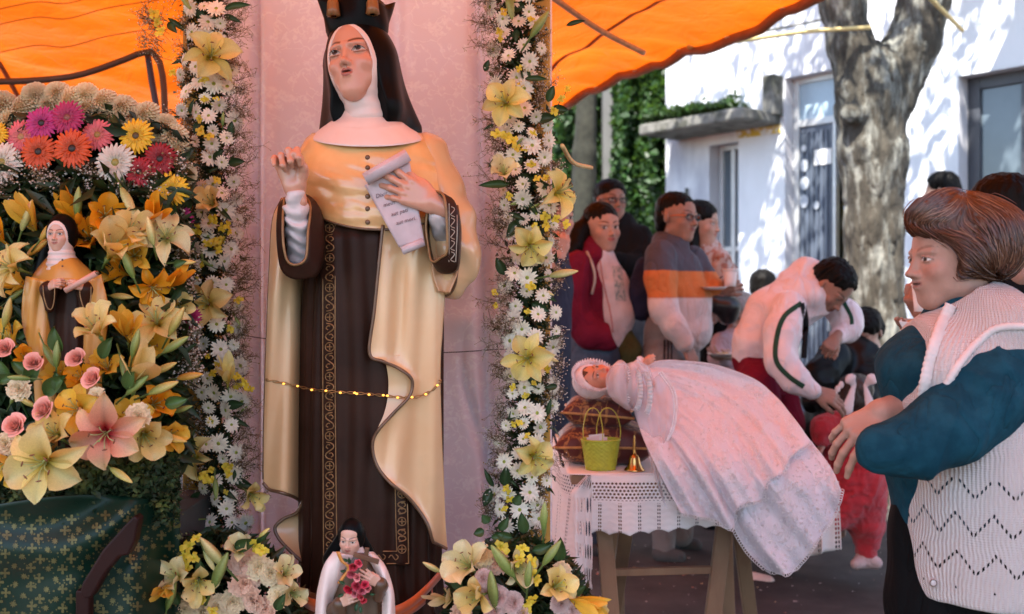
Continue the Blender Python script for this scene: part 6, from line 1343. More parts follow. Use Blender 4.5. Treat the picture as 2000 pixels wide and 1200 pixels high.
# right rear fall seen under the gown
rows = []; s_ = np.linspace(0, 1, 30)
for t in np.linspace(0, 1, 20): rows.append(np.array([A3(lerp(1540, 1638, a) + 6 * math.sin(a * 14) * t, lerp(940, 1088 - 22 * abs(a - .35), t), 3.55 - .03 * math.sin(a * 12) * t) for a in s_]))
sheet('side_fall', np.array(rows), cloth, M['crochet'], uvs=(.16, .17), solid=.0015)

# ------------------------------------------------------------------ cushions
M['cushion'] = pattern_mat('cushion_brocade', (.085, .012, .010), (.36, .16, .045), 7, (.34, .40), .55, 1.0, .4, sheen=.15)
M['piping'] = mat('piping', (.50, .26, .08), .5, .3, 60, .4, 200)
def cushion(name, c, w_, d_, h_, yaw, pitch, label, pinch=.10):
    n = 40; u = np.linspace(-1, 1, n); U, V = np.meshgrid(u, u); e = ((1 - np.abs(U) ** 3.0) * (1 - np.abs(V) ** 3.0)); hh = h_ * np.clip(e, 0, 1) ** .55; Rm = np.array(Matrix.Rotation(math.radians(yaw), 3, 'Z') @ Matrix.Rotation(math.radians(pitch), 3, 'Y'))
    pin = 1 - pinch * (1 - np.abs(U) ** 2) * np.abs(V) ** 4; pin2 = 1 - pinch * (1 - np.abs(V) ** 2) * np.abs(U) ** 4
    wr_ = .004 * vnoise(np.stack([U * 3, V * 3, 0 * U], -1), 2.2, 7) * e ** .3; o = empty(name, c, label, 'cushion', 'red brocade cushions under the doll')
    for sg, nm in ((1, 'cushion_cover'), (-1, 'cushion_back')):
        p = np.stack([U * w_ / 2 * pin2, V * d_ / 2 * pin, sg * (hh + wr_ * 0 + .001) + wr_], -1) @ Rm.T + np.array(c); sheet(nm, p, o, M['cushion'], uvs=(.9, .9), flip=sg > 0)
    p = np.stack([U * w_ / 2 * pin2, V * d_ / 2 * pin, wr_ * 0], -1) @ Rm.T + np.array(c); rim = np.concatenate([p[0], p[1:, -1], p[-1, -2::-1], p[-2:0:-1, 0], p[0, :1]]); tube('piping', rim, .0045, o, M['piping'], 6); return o
cushion('cushion', (P(1182, 0, 3.42)[0], 3.45, TZ + .068), .335, .30, .072, -4, 0, 'large dark red brocade cushion lying on the crocheted cloth')
cushion('cushion', (P(1170, 0, 3.42)[0], 3.45, TZ + .170), .235, .24, .052, -6, 4, 'smaller red cushion with gold piping stacked beneath the doll head')

# ------------------------------------------------------------------ christ child doll
M['gown'] = None
m, nt, b, out = _new('embroidered_tulle'); L = nt.links.new; M['gown'] = m
tc = nd(nt, 'ShaderNodeTexCoord'); v1 = nd(nt, 'ShaderNodeTexVoronoi', i_Scale=85.0); L(tc.outputs['UV'], v1.inputs['Vector']); v2 = nd(nt, 'ShaderNodeTexVoronoi', i_Scale=150.0); L(tc.outputs['UV'], v2.inputs['Vector'])
mr = nd(nt, 'ShaderNodeMapRange'); mr.inputs[1].default_value = .18; mr.inputs[2].default_value = .42; mr.inputs[3].default_value = 1; mr.inputs[4].default_value = 0; L(v1.outputs[0], mr.inputs[0])
nz = nd(nt, 'ShaderNodeTexNoise', i_Scale=9.0, i_Detail=3.0); L(tc.outputs['UV'], nz.inputs['Vector']); mz = nd(nt, 'ShaderNodeMapRange'); mz.inputs[1].default_value = .42; mz.inputs[2].default_value = .56; L(nz.outputs[0], mz.inputs[0])
mm = nd(nt, 'ShaderNodeMath', operation='MULTIPLY'); L(mr.outputs[0], mm.inputs[0]); L(mz.outputs[0], mm.inputs[1])
m3 = nd(nt, 'ShaderNodeMath', operation='MULTIPLY_ADD'); L(v2.outputs[0], m3.inputs[0]); m3.inputs[1].default_value = -.35; L(mm.outputs[0], m3.inputs[2])
bp = nd(nt, 'ShaderNodeBump'); bp.inputs['Strength'].default_value = .8; bp.inputs['Distance'].default_value = .003; L(m3.outputs[0], bp.inputs['Height']); L(bp.outputs[0], b.inputs['Normal'])
cm = nd(nt, 'ShaderNodeMix', data_type='RGBA'); cm.inputs[6].default_value = (.82, .77, .82, 1); cm.inputs[7].default_value = (.95, .92, .93, 1); L(mm.outputs[0], cm.inputs[0]); L(cm.outputs[2], b.inputs['Base Color'])
b.inputs['Roughness'].default_value = .5; b.inputs['Sheen Weight'].default_value = .2; b.inputs['Sheen Roughness'].default_value = .4
t = nd(nt, 'ShaderNodeBsdfTranslucent'); L(cm.outputs[2], t.inputs[0]); ms = nd(nt, 'ShaderNodeMixShader', i_0=.2); L(b.outputs[0], ms.inputs[1]); L(t.outputs[0], ms.inputs[2]); L(ms.outputs[0], out.inputs[0])
M['lace'] = mat('lace_trim', (.93, .89, .91), .7, .1, 60, .6, 300, trans=.2)
M['sheer'] = mat('sheer_tulle', (.80, .74, .78), .5, .05, 30, .2, 200, trans=.3); bb = M['sheer'].node_tree
_o = [n_ for n_ in bb.nodes if n_.type == 'OUTPUT_MATERIAL'][0]; _s = _o.inputs[0].links[0].from_socket; _t = bb.nodes.new('ShaderNodeBsdfTransparent'); _m = bb.nodes.new('ShaderNodeMixShader'); _m.inputs[0].default_value = .36; bb.links.new(_t.outputs[0], _m.inputs[1]); bb.links.new(_s, _m.inputs[2]); bb.links.new(_m.outputs[0], _o.inputs[0])
dl_ = empty('christ_child_doll', P(1300, 880, 3.45), 'christ child doll in a long white lace gown lying on cushions', 'doll')
zax = np.array((-1, -.05, .06)); fy = -np.array((.15, -.72, .70)); zax /= np.linalg.norm(zax); fy = fy - zax * fy.dot(zax); fy /= np.linalg.norm(fy); Rd = np.stack([np.cross(fy, zax), fy, zax], 1)
GD = Frame(P(1164, 741, 3.36), Rd, .128)
s = head_sdf(SDF(), GD, jaw=1.15, nose=.8, wide=1.06, ears=False, neck=True); s.ell((0, -.1, -.2), (.30, .26, .25), .06, F=GD)
s.make('head', .0016, dl_, M['skinpaint'], colfn=lambda V: (lambda c, q: np.where(((q[:, 2] > .30 + .05 * np.sin(q[:, 0] * 30)) | (q[:, 1] > .12))[:, None], np.array((.05, .025, .015)), c))(head_color(GD, (.60, .27, .17), lip=(.50, .08, .07), blush=.4, browc=(.05, .025, .015), open_=1.1)(V), GD.inv(V)))
s = SDF(GD); s.ell((0, .10, .10), (.46, .44, .50), .02); s.ell((0, -.55, -.15), (.60, .62, .62), .03, 's'); s.cone((0, -.2, -.5), (0, .2, -1.2), .3, .5, .02, 's')
s.make('bonnet', .003, dl_, M['lace'])
fr_ = []
for k, t in enumerate(np.linspace(0, 2 * np.pi, 220)):
    for r_ in (0, 1): fr_.append(GD.w(((.40 + .13 * r_ + .012 * math.sin(k * 1.7)) * math.cos(t), -.05 - .12 * r_ + .05 * math.sin(k * 1.35) * r_ + .12 * (math.sin(t) < 0) * 0, .08 + (.44 + .13 * r_) * math.sin(t))))
sheet('bonnet_frill', np.array(fr_).reshape(220, 2, 3).transpose(1, 0, 2), dl_, M['lace'], solid=.0015)
s = SDF(); s.cone(tuple(P(1196, 752, 3.40)), tuple(P(1262, 760, 3.42)), .048, .072, .03, flat=.9); s.chain([tuple(P(1215, 745, 3.36)), tuple(P(1240, 770, 3.28)), tuple(P(1262, 768, 3.24))], [.035, .033, .026], .02); s.chain([tuple(P(1225, 735, 3.45)), tuple(P(1245, 722, 3.40)), tuple(P(1258, 712, 3.38))], [.034, .030, .024], .02)
s.make('bodice', .004, dl_, M['gown'], disp=lambda p: .006 * np.abs(vnoise(p, 45)) ** .7 + .006 * np.abs(vnoise(p * (1, 1, .6), 26, 5)) ** .6, dm=.014)
for wp, hp, sd in ((P(1262, 766, 3.235), P(1280, 748, 3.21), 1), (P(1258, 711, 3.37), P(1276, 700, 3.35), -1)):
    Gh = Frame(wp, basis(np.array(hp) - np.array(wp), (.2, -1, -.3 * sd)), .052); hand_sdf(SDF(), Gh, curls=(.35, .4, .5, .6), thumb=.4, side=sd, fat=1.25, k=.04).make('hand', .0016, dl_, mat('dollhand%d' % sd, (.62, .29, .19), .4, .05))
    d_ = np.array(hp) - np.array(wp); d_ /= np.linalg.norm(d_); a = np.cross(d_, (0, 1, 0)); a /= np.linalg.norm(a); b2 = np.cross(d_, a); c0 = np.array(wp) - d_ * .004
    ru = np.array([[c0 + (a * math.cos(t) + b2 * math.sin(t)) * r_ + d_ * (.004 * math.sin(k * 2.1) if r_ > .02 else 0) for k, t in enumerate(np.linspace(0, 2 * np.pi, 60))] for r_ in (.010, .020, .031)]); sheet('cuff_frill', ru, dl_, M['lace'], solid=.001)
rf = np.array([[A3(lerp(1193, 1212, r_) + 14 * math.cos(t) * (.4 + r_) , 745 + 36 * math.sin(t) * (.75 + .4 * r_), 3.33 - .05 * math.cos(t) + .006 * math.sin(k * 1.9) * r_) for k, t in enumerate(np.linspace(0, 2 * np.pi, 90))] for r_ in (0, .5, 1)]); sheet('collar_frill', rf, dl_, M['lace'], solid=.001)
for k_, (cx_, cy_, rx_, ry_, yy_) in enumerate(((1214, 752, 30, 34, 3.265), (1234, 762, 34, 38, 3.235), (1252, 770, 36, 40, 3.215))):
    rf = np.array([[A3(cx_ + (10 * r_) + rx_ * .35 * math.cos(t), cy_ + ry_ * (1 + .12 * r_) * math.sin(t), yy_ - .05 * math.cos(t) - .012 * r_ + .007 * math.sin(k * 1.7) * r_) for k, t in enumerate(np.linspace(-1.9, 1.9, 80))] for r_ in (0, .5, 1)]); sheet('ruffle', rf, dl_, M['lace'], solid=.001)
# skirts
def skirt(name, e0, e1, hem, Yf, nf, amp, uvs, nu=150, nv=90):
    A, B_ = interp(e0, nv), interp(e1, nv); H = interp(hem, nu); U, V = np.meshgrid(np.linspace(0, 1, nu), np.linspace(0, 1, nv)); G = A[:, None] * (1 - U[..., None]) + B_[:, None] * U[..., None]; G = G + (H - G[-1])[None] * (V ** 1.6)[..., None]
    Yq = Yf(U, V, G[..., 0], G[..., 1]) - amp * np.sin(U * nf + 1.5 * np.sin(V * 2.2) + 1.3 * np.sin(U * 9)) * (.25 + .75 * V) - amp * .5 * np.sin(U * nf * 2.3 + 2 + V * 2) * V - .016 * (np.abs(vnoise(np.stack([U * 11 + V * .8, V * 1.1, 0 * U], -1), 1.0, 12)) ** .6) * (.4 + .6 * V) + .010
    p = np.stack([(G[..., 0] - 1000) / F * Yq, Yq, CAMZ + (HOR - G[..., 1]) / F * Yq], -1); p = p + (.004 * vnoise(p, 22, 3) + .006 * np.abs(vnoise(p * (1.6, 1, .8), 17, 6)) ** .7)[..., None] * np.array((0, -1, .3)); return sheet(name, p, dl_, M['gown'], uvs=uvs, solid=.0015), p
def ybase(x, y): return 3.44 - .352 * sst(700, 930, y + (1300 - x) * .12) + .05 * sst(1540, 1640, x)
ov, po = skirt('overskirt', [(1250, 712), (1300, 704), (1370, 708), (1430, 722), (1490, 752), (1540, 804), (1582, 862)], [(1238, 780), (1250, 840), (1276, 900), (1304, 955), (1330, 1003)], [(1584, 864), (1560, 880), (1540, 895), (1530, 922), (1498, 942), (1486, 976), (1442, 990), (1428, 1033), (1398, 1016), (1366, 1010), (1330, 1003)],
    lambda U, V, x, y: ybase(x, y), 26, .019, (1.1, 1.0))
un, pu = skirt('underskirt', [(1470, 748), (1540, 812), (1590, 870), (1625, 918), (1643, 958)], [(1400, 930), (1422, 980), (1432, 1030), (1460, 1078), (1494, 1112)], [(1643, 958), (1634, 990), (1616, 1026), (1590, 1062), (1566, 1096), (1540, 1120), (1516, 1119), (1494, 1112)],
    lambda U, V, x, y: ybase(x, y) + .034, 15, .020, (.8, .8))
lb = Bag()
for P_, n_ in ((po[-1], 74), (pu[-1], 60), (pu[30:, -1], 26)):
    q = interp(P_[::3], n_)
    for i, c in enumerate(q):
        d = q[min(i + 1, n_ - 1)] - q[max(i - 1, 0)]; d /= np.linalg.norm(d) + 1e-9; o2 = np.cross(d, (0, 1, 0)); 
        if o2[2] > 0: o2 = -o2
        t = np.linspace(0, 2 * np.pi, 9); V, fc = tube_arr([c + (0, -.003, 0) + o2 * .003 + .0052 * (math.cos(a) * d + math.sin(a) * o2) for a in t], .0011, 4, False); lb.add(V, fc)
tag(lb.make('lace_edge', dl_, M['lace']), kind='stuff')
# blossoms embroidered on the net, real relief
em = Bag()
for Pm, n_ in ((po, 620), (pu, 420)):
    for k in range(n_):
        i = int((R.rand() ** .55) * (Pm.shape[0] - 2)); j = R.randint(1, Pm.shape[1] - 1); c = Pm[i, j] + (0, -.003, 0)
        for q in range(4):
            a = q * 1.57 + k; V, fc = uvball(c + np.array((math.cos(a) * .0024, 0, math.sin(a) * .0024)), (.0017, .0005, .0017), 4, 3); em.add(V, fc)
tag(em.make('embroidery', dl_, M['lace'], smooth=True), kind='stuff')
m_sq, _, bsq, _ = _new('sequin'); bsq.inputs['Base Color'].default_value = (.9, .85, .85, 1); bsq.inputs['Metallic'].default_value = 1; bsq.inputs['Roughness'].default_value = .15
sq = Bag()
for k in range(420):
    i, j = R.randint(5, 88), R.randint(1, 148); c = po[i, j] + (0, -.004, .001) if R.rand() < .7 else pu[i, j] + (0, -.004, .001); V, fc = uvball(c, .0011 * R.uniform(.6, 1.3), 4, 3); sq.add(V, fc)
tag(sq.make('sequins', dl_, m_sq, smooth=False), kind='stuff')
# sheer veil with lace borders
def dv(U, V, px, py): return 3.215 - .05 * U * 0 - .03 * np.sin(V * 3) + .012 * np.sin(U * 12 + V * 5) - .03 * V
vl, pv = patch('sheer_veil', [(1236, 770), (1240, 810), (1262, 870), (1280, 930), (1300, 985), (1322, 1008)], [(1290, 728), (1316, 770), (1314, 830), (1292, 880), (1300, 925), (1330, 965)], dl_, M['sheer'], dv, 30, 60, .0, bottom=[(1318, 1008), (1325, 1000), (1332, 985), (1334, 968)])
vb = Bag()
for edge in (pv[:, -1], pv[-1]):
    q = interp(edge[::2], 60 if len(edge) > 40 else 14)
    for i, c in enumerate(q):
        for s2_ in (-1, 1): V, fc = uvball(c + np.array((s2_ * .004, -.002, .002 * s2_)) , (.0046, .002, .0046), 5, 4); vb.add(V, fc)
tag(vb.make('lace_edge', vl, M['lace']), kind='stuff')
vl2, pv2 = patch('sheer_veil', [(1196, 716), (1184, 740), (1190, 772), (1225, 800)], [(1248, 706), (1268, 720), (1276, 760), (1262, 806)], dl_, M['sheer'], lambda U, V, x, y: 3.245 - .04 * np.sin(np.pi * V) + .014 * np.sin(U * 16 + V * 3), 30, 30)

# ------------------------------------------------------------------ basket, notes and bell
M['lime'] = mat('lime_straw', (.52, .56, .05), .5, .15, 60, .3, 200, trans=.15)
M['limeh'] = mat('lime_handle', (.56, .52, .05), .4, .1, 60, trans=.1)
bk = empty('woven_basket', (P(1173, 0, 3.27)[0], 3.27, TZ + .006), 'small lime green woven basket with two tall loop handles', 'basket')
bx0 = P(1173, 0, 3.27)[0]; rows = []; nth = 96
for i, t in enumerate(np.linspace(0, 1, 31)):
    th = np.linspace(0, 2 * np.pi, nth, endpoint=False); rr = .046 + .014 * t; row_ = i // 2
    w_ = .0022 * np.sign(np.cos(th * 20 + (row_ % 2) * np.pi)) * (1 if i % 2 == 0 else .25); zz = TZ + .006 + t * .094; rows.append(np.stack([bx0 + (rr + w_) * np.cos(th), 3.27 + (rr * .72 + w_) * np.sin(th), zz + 0 * th], -1))
sheet('basket_body', np.array(rows), bk, M['lime'], True, solid=.0015)
th = np.linspace(0, 2 * np.pi, 40); tube('rim', np.stack([bx0 + .061 * np.cos(th), 3.27 + .045 * np.sin(th), TZ + .101 + 0 * th], -1), .0035, bk, M['lime'], 6)
V, fc = uvball((bx0, 3.27, TZ + .008), (.046, .034, .002), 16, 4); mk('basket_base', V, fc, bk, M['lime'])
for pts, yy in ([(1141, 872), (1139, 840), (1145, 808), (1157, 797), (1170, 806), (1177, 840), (1176, 878)], 3.235), ([(1166, 866), (1166, 830), (1176, 802), (1192, 798), (1206, 814), (1212, 845), (1206, 876)], 3.29):
    p = np.array([A3(a, b2, yy) for a, b2 in interp(pts, 36)]); w_ = np.stack([p + (0, -.005, 0), p + (0, .005, 0)], 1); sheet('handle', w_, bk, M['limeh'], solid=.0022)
nt_ = empty('folded_notes', P(1168, 870, 3.265), 'pink and white paper notes with dark print poking out of the basket', 'notes')
M['note'] = mat('note_paper', (.76, .60, .62), .7, .1, 30); M['note2'] = mat('note_paper_white', (.78, .72, .74), .7, .08, 30)
for k, (x0, y0, x1, y1, dy, m_) in enumerate(((1146, 852, 1170, 900, 0, 'note'), (1150, 847, 1180, 900, .006, 'note2'), (1158, 853, 1186, 900, .012, 'note'), (1168, 858, 1194, 900, -.006, 'note2'))):
    V = [A3(x0, y0 + 3, 3.262 + dy), A3(x1, y0 - 1 + k, 3.266 + dy), A3(x1, y1, 3.262 + dy), A3(x0, y1, 3.262 + dy)]; o = mk('note', V, [(0, 1, 2, 3)], nt_, M[m_], False, solid=.0006)
for a in ((1152, 861, 1166, 862.5), (1152, 865, 1163, 866.3), (1154, 869, 1164, 870), (1176, 867, 1188, 869), (1178, 872, 1189, 876), (1180, 879, 1188, 882)):
    y_ = 3.2585 if a[0] < 1170 else 3.2525; V = [A3(a[0], a[1], y_), A3(a[2], a[1], y_), A3(a[2], a[3], y_), A3(a[0], a[3], y_)]; mk('print_mark', V, [(0, 1, 2, 3)], nt_, M['ink'], False, solid=.0004)
m_br, nb_, bbr, _ = _new('brass'); bbr.inputs['Base Color'].default_value = (.62, .36, .12, 1); bbr.inputs['Metallic'].default_value = 1; bbr.inputs['Roughness'].default_value = .22; M['brass'] = m_br
be = empty('brass_bell', (P(1239, 0, 3.25)[0], 3.25, TZ + .006), 'small brass hand bell with a twisted handle beside the basket', 'bell')
c = (P(1239, 0, 3.25)[0], 3.25, TZ + .006)
lathe('bell_body', [(.031, 0), (.034, .002), (.029, .006), (.024, .013), (.0195, .022), (.0175, .032), (.0165, .040), (.013, .047), (.006, .051), (.002, .053)], c, be, M['brass'])
lathe('bell_handle', [(.004, .050), (.0065, .055), (.004, .060), (.0055, .066), (.0035, .071), (.0055, .077), (.0032, .083), (.0048, .089), (.0028, .095), (.0035, .100), (.001, .112)], c, be, M['brass'], 16)
# ------------------------------------------------------------------ people
HAIR = mat('black_hair', (.0035, .003, .0027), .55, .4, 30, .6, 120, spec=.12, stretch=(1, 1, .3))
def folds(amp, sc_=9, seed=0, st=(1, 1, .45)):
    st = np.array(st, float)
    def f(p):
        q = p * st; w_ = vnoise(q, sc_ * .6, seed + 9)[:, None] * .05; return amp * (.7 * vnoise(q, sc_, seed) + 1.1 * np.abs(vnoise(q + w_ + 5, sc_ * 1.7, seed + 1)) ** .7 - .3)
    return f
def px2(Y, pts): return [tuple(P(a, b, Y + dy)) for a, b, dy, r_ in pts], [r_ / F * Y for a, b, dy, r_ in pts]
def garment(name, chains, Y, root, m, h=.008, k=.04, amp=.006, sc_=9, flat=1.0, ells=(), cuts=(), colfn=None, extra=None, seed=0, st=(1, 1, .45), **kw):
    s = SDF()
    for c in chains:
        f = flat
        if isinstance(c, tuple): c, f = c
        a, r_ = px2(Y, c); s.chain(a, r_, k, flat=f)
    for x, y, dy, rx, ry, rz in ells: s.ell(tuple(P(x, y, Y + dy)), (rx / F * Y, ry / F * Y, rz / F * Y), k)
    if extra: extra(s)
    for pt, n_ in cuts: s.cut(tuple(pt), n_)
    return s.make(name, h, root, m, disp=folds(amp, sc_, seed, st) if amp else None, dm=amp * 2, colfn=colfn, **kw)
def person(label, Y, base, head, skin, chains, hands=(), h=.0042, group=None, hc={}, hs_={}, name='person'):
    """body: head, slim core under the clothes, bare forearms and hands, one mesh"""
    root = empty(name, (P(base, 0, Y)[0], Y, 0), label, 'person', group); hx, hy, dy, size, yaw, pitch, roll = head
    G = Frame(P(hx, hy, Y + dy), rot(yaw, pitch, roll), size); s = head_sdf(SDF(), G, **hs_)
    for c in chains:
        a, r_ = px2(Y, c); s.chain(a, r_, .03)
    for (wx, wy, wd), (tx, ty, td), back, kw in hands:
        w_ = np.array(P(wx, wy, Y + wd)); t_ = np.array(P(tx, ty, Y + td)); hand_sdf(s, Frame(w_, basis(t_ - w_, back), kw.pop('size', .18)), k=.025, **kw)
    hcol = head_color(G, skin, **hc); s.make('body', h, root, skinmat(), colfn=hcol); return root, G
_sk = []
def skinmat():
    if not _sk: _sk.append(mat('human_skin', col=True, rough=.48, var=.10, vs=25, bump=.25, bs=220, sss=.05, spec=.25))
    return _sk[0]
def hair(root, G, ells, m=HAIR, h=.005, cutf=True, extra=None, amp=.004, name='hair', cz=-.02, face=(.27, .42, .36)):
    s = SDF(G)
    for c, r_ in ells: s.ell(c, r_, .05)
    if extra: extra(s)
    if cutf: s.ell((0, -.40, cz - .06), face, .05, 's')
    return s.make(name, h, root, m, disp=lambda p: amp * (vnoise(G.inv(p) * (1, 1, .25), 22, 3) + .6 * vnoise(G.inv(p) * (1, 1, .3), 45, 4)), dm=amp * 2)
def glasses(root, G, m, arm=None, lab=''):
    g = empty('eyeglasses', G.w((0, -.4, 0)), lab, 'glasses')
    for x in (-1, 1):
        t = np.linspace(0, 2 * np.pi, 20); tube('rim', [G.w((x * .145 + .10 * math.cos(a), -.40 + .03 * abs(math.cos(a)) * (1 if math.cos(a) * x > 0 else 0), -.005 + .062 * math.sin(a))) for a in t], .0034, g, m, 5)
        tube('temple', [G.w((x * .245, -.37, .02)), G.w((x * .315, -.2, .02)), G.w((x * .335, .02, .0))], .0032, g, arm or m, 5)
    tube('bridge', [G.w((-.045, -.405, .01)), G.w((0, -.42, .02)), G.w((.045, -.405, .01))], .0014, g, m, 5); return g
def cl(name, c, **k): k.setdefault('wr', (9, .022)); k.setdefault('rough', .85); k.setdefault('var', .15); k.setdefault('vs', 10); k.setdefault('bump', .3); k.setdefault('bs', 150); k.setdefault('spec', .12); return mat(name, c, **k)
SK1, SK2, SKO = (.44, .27, .21), (.30, .17, .125), (.44, .25, .19)
metal_d = mat('dark_metal', (.05, .05, .06), .3, 0, metal=.7); metal_o = mat('orange_temple', (.55, .15, .05), .4, 0)

# --- woman in the maroon hoodie
Y = 5.2; A_, G = person('woman in an open maroon hoodie with white shirt and ponytail looking at the camera', Y, 1160, (1177, 445, 0, .240, 24, 3, -3), SK1,
    [[(1163, 490, 0, 20), (1160, 560, 0, 24), (1160, 680, 0, 24), (1150, 800, 0, 20), (1150, 1050, 0, 12)], [(1135, 525, -.1, 14), (1122, 610, -.12, 12), (1185, 655, -.12, 10)]], (), hc=dict(look=(-.012, 0), browc=(.015, .01, .008), lip=(.40, .10, .09), iris=(.02, .01, .006)), hs_=dict(jaw=1.15, wide=1.06, nose=.9))
hair(A_, G, [((0, .10, .20), (.37, .42, .36)), ((0, .2, -.02), (.36, .34, .36))], face=(.25, .46, .36))
garment('ponytail', [[(1146, 436, .02, 17), (1130, 455, -.02, 17), (1120, 482, -.06, 17), (1112, 515, -.1, 9)]], Y, A_, HAIR, amp=.006, sc_=30, h=.005)
mar = cl('maroon_fleece', (.145, .010, .030)); wsh = cl('white_shirt', (.62, .58, .62))
garment('shirt', [[(1172, 505, 0, 30), (1185, 560, 0, 42), (1192, 615, 0, 44), (1188, 650, 0, 40)]], Y, A_, wsh, amp=.006, flat=.9, seed=3)
garment('hoodie', [([(1150, 508, .02, 34), (1150, 560, .02, 50), (1152, 620, .02, 52), (1158, 645, .02, 50)], .95), [(1128, 520, -.12, 30), (1116, 560, -.13, 31), (1118, 612, -.14, 30), (1150, 650, -.15, 27), (1188, 660, -.15, 25)], [(1120, 482, .06, 26), (1150, 488, .0, 24), (1163, 500, -.05, 16)]], Y, A_, mar, amp=.010, seed=5,
    extra=lambda s: s.p.append(SDF().cone(tuple(P(1222, 500, Y - .12)), tuple(P(1232, 640, Y - .12)), .085, .115, .01, 's', flat=1.6).p[0]))
tube('zipper', [A3(x, y, Y - .19) for x, y in interp([(1172, 510), (1180, 560), (1192, 610), (1197, 650)], 14)], .004, A_, cl('zip', (.4, .2, .2)), 5)
hsh = hits([A_.children[-2]]); gpp = np.array([[A3(x + (y - 530) * .12, y, hsh(x + (y - 530) * .12, y, Y - .18) - .003) for x in np.linspace(1196, 1216, 10)] for y in np.linspace(520, 588, 20)])
sheet('shirt_print', gpp, A_, cl('print', (.50, .52, .56), c2=(.20, .30, .33), c2s=55, c2t=(.45, .6), wr=None))
jean = cl('blue_jeans', (.045, .065, .10), c2=(.08, .11, .16), c2s=4)
garment('jeans', [[(1156, 655, .0, 50), (1155, 700, 0, 56), (1150, 800, -.02, 42), (1148, 980, -.02, 28), (1148, 1060, 0, 22)], [(1160, 720, .12, 46), (1165, 850, .14, 34), (1160, 1045, .14, 22)]], Y, A_, jean, amp=.006, h=.010, seed=6)
garment('shoe', [[(1140, 1072, 0, 16), (1172, 1076, -.05, 13)]], Y, A_, cl('shoe1', (.05, .05, .05)), amp=0); garment('shoe', [[(1155, 1052, .2, 15), (1188, 1056, .18, 13)]], Y, A_, cl('shoe1b', (.05, .05, .05)), amp=0)
bp_ = empty('grey_backpack', P(1098, 610, Y + .05), 'grey backpack worn by the woman in the maroon hoodie', 'backpack')
garment('pack', [[(1100, 575, .02, 26), (1098, 640, .02, 30)]], Y + .05, bp_, cl('greypack', (.30, .28, .27)), amp=.008); tube('strap', [A3(*q) for q in interp([(1146, 492, Y - .12), (1158, 520, Y - .17), (1162, 545, Y - .175), (1156, 575, Y - .165)], 12)], .007, bp_, cl('strapm', (.45, .42, .38)), 6)
ob = empty('olive_bag', P(1226, 680, Y - .05), 'olive green shoulder bag hanging beside the maroon hoodie woman', 'bag'); garment('bag_body', [[(1222, 655, 0, 16), (1228, 685, 0, 24), (1226, 700, 0, 20)]], Y - .02, ob, cl('olivebag', (.07, .075, .03)), amp=.006); tube('bag_strap', [A3(1222, 645, Y - .02), A3(1205, 600, Y + .05), A3(1180, 520, Y + .08)], .008, ob, cl('olivebag2', (.06, .065, .03)), 5)

# --- man in the striped sweater
Y = 5.15; B_, G = person('man in a grey, orange and white striped sweater with glasses holding a cup', Y, 1315, (1326, 425, 0, .240, 44, 3, 2), SK2,
    [[(1318, 480, 0, 22), (1318, 560, 0, 28), (1320, 680, 0, 28), (1310, 800, 0, 20), (1305, 1060, 0, 12)], [(1295, 510, -.16, 14), (1298, 590, -.2, 13), (1336, 668, -.22, 11)], [(1350, 515, .14, 14), (1385, 560, .06, 12), (1402, 562, -.02, 10)]],
    [((1338, 674, -.22), (1352, 704, -.24), (.6, -.8, .2), dict(curls=(.25, .3, .35, .4), thumb=.5, side=-1, size=.185)), ((1404, 566, -.02), (1432, 556, -.06), (.1, -1, .2), dict(curls=(.55, .6, .7, .8), thumb=.2, side=1, size=.17))],
    hc=dict(browc=(.012, .008, .006), lip=(.25, .08, .07), iris=(.02, .01, .006), open_=.8), hs_=dict(jaw=1.25, wide=1.1, nose=1.15, brow=1.2))
hair(B_, G, [((0, .12, .22), (.385, .43, .33)), ((0, .26, .0), (.36, .28, .34)), ((0, .36, -.2), (.26, .14, .2))], face=(.30, .50, .40)); glasses(B_, G, metal_d, metal_o, lab='eyeglasses with orange temples on the striped sweater man')
def stripes(V):
    Yv = V[:, 1]; py = HOR - (V[:, 2] - CAMZ) / 5.0 * F; c = np.tile(np.array((.62, .53, .52)), (len(V), 1)); c[py < 582] = (.50, .16, .04); c[py < 529] = (.055, .06, .085)
    e = np.exp(-((py - 582) / 2.5) ** 2)[:, None]; return c * (1 - .2 * e)
garment('sweater', [([(1310, 488, 0, 38), (1314, 530, 0, 55), (1326, 590, -.02, 60), (1332, 640, -.02, 57)], .92), [(1291, 500, -.14, 30), (1290, 545, -.2, 30), (1297, 598, -.23, 27), (1316, 636, -.25, 23), (1336, 668, -.25, 18)], [(1352, 505, .10, 26), (1378, 548, .04, 24), (1398, 560, -.02, 16)], [(1296, 470, .04, 22), (1330, 478, -.02, 18)]], Y, B_, mat('knit_stripes', col=True, rough=.85, var=.10, vs=14, bump=.3, bs=200, wr=(9, .02)), colfn=stripes, k=.024, amp=.010, h=.0065, seed=8)
pant = cl('grey_trackpants', (.20, .185, .18)); tp_ = garment('track_pants', [([(1312, 650, 0, 54), (1312, 700, 0, 56)], .9), [(1300, 710, -.1, 42), (1296, 850, -.1, 34), (1296, 1068, -.08, 22)], [(1330, 720, .08, 40), (1335, 850, .1, 32), (1332, 1046, .1, 22)]], Y, B_, pant, amp=.007, h=.009, seed=9)
ht_ = hits([tp_])
for dx in (-7, 0, 7): tube('side_stripe', [A3(x + dx, y, ht_(x + dx, y, Y - .2) - .002) for x, y in interp([(1305, 665), (1304, 720), (1298, 800), (1296, 950)], 20)], .0045, B_, cl('stripeblack', (.02, .02, .025)), 5)
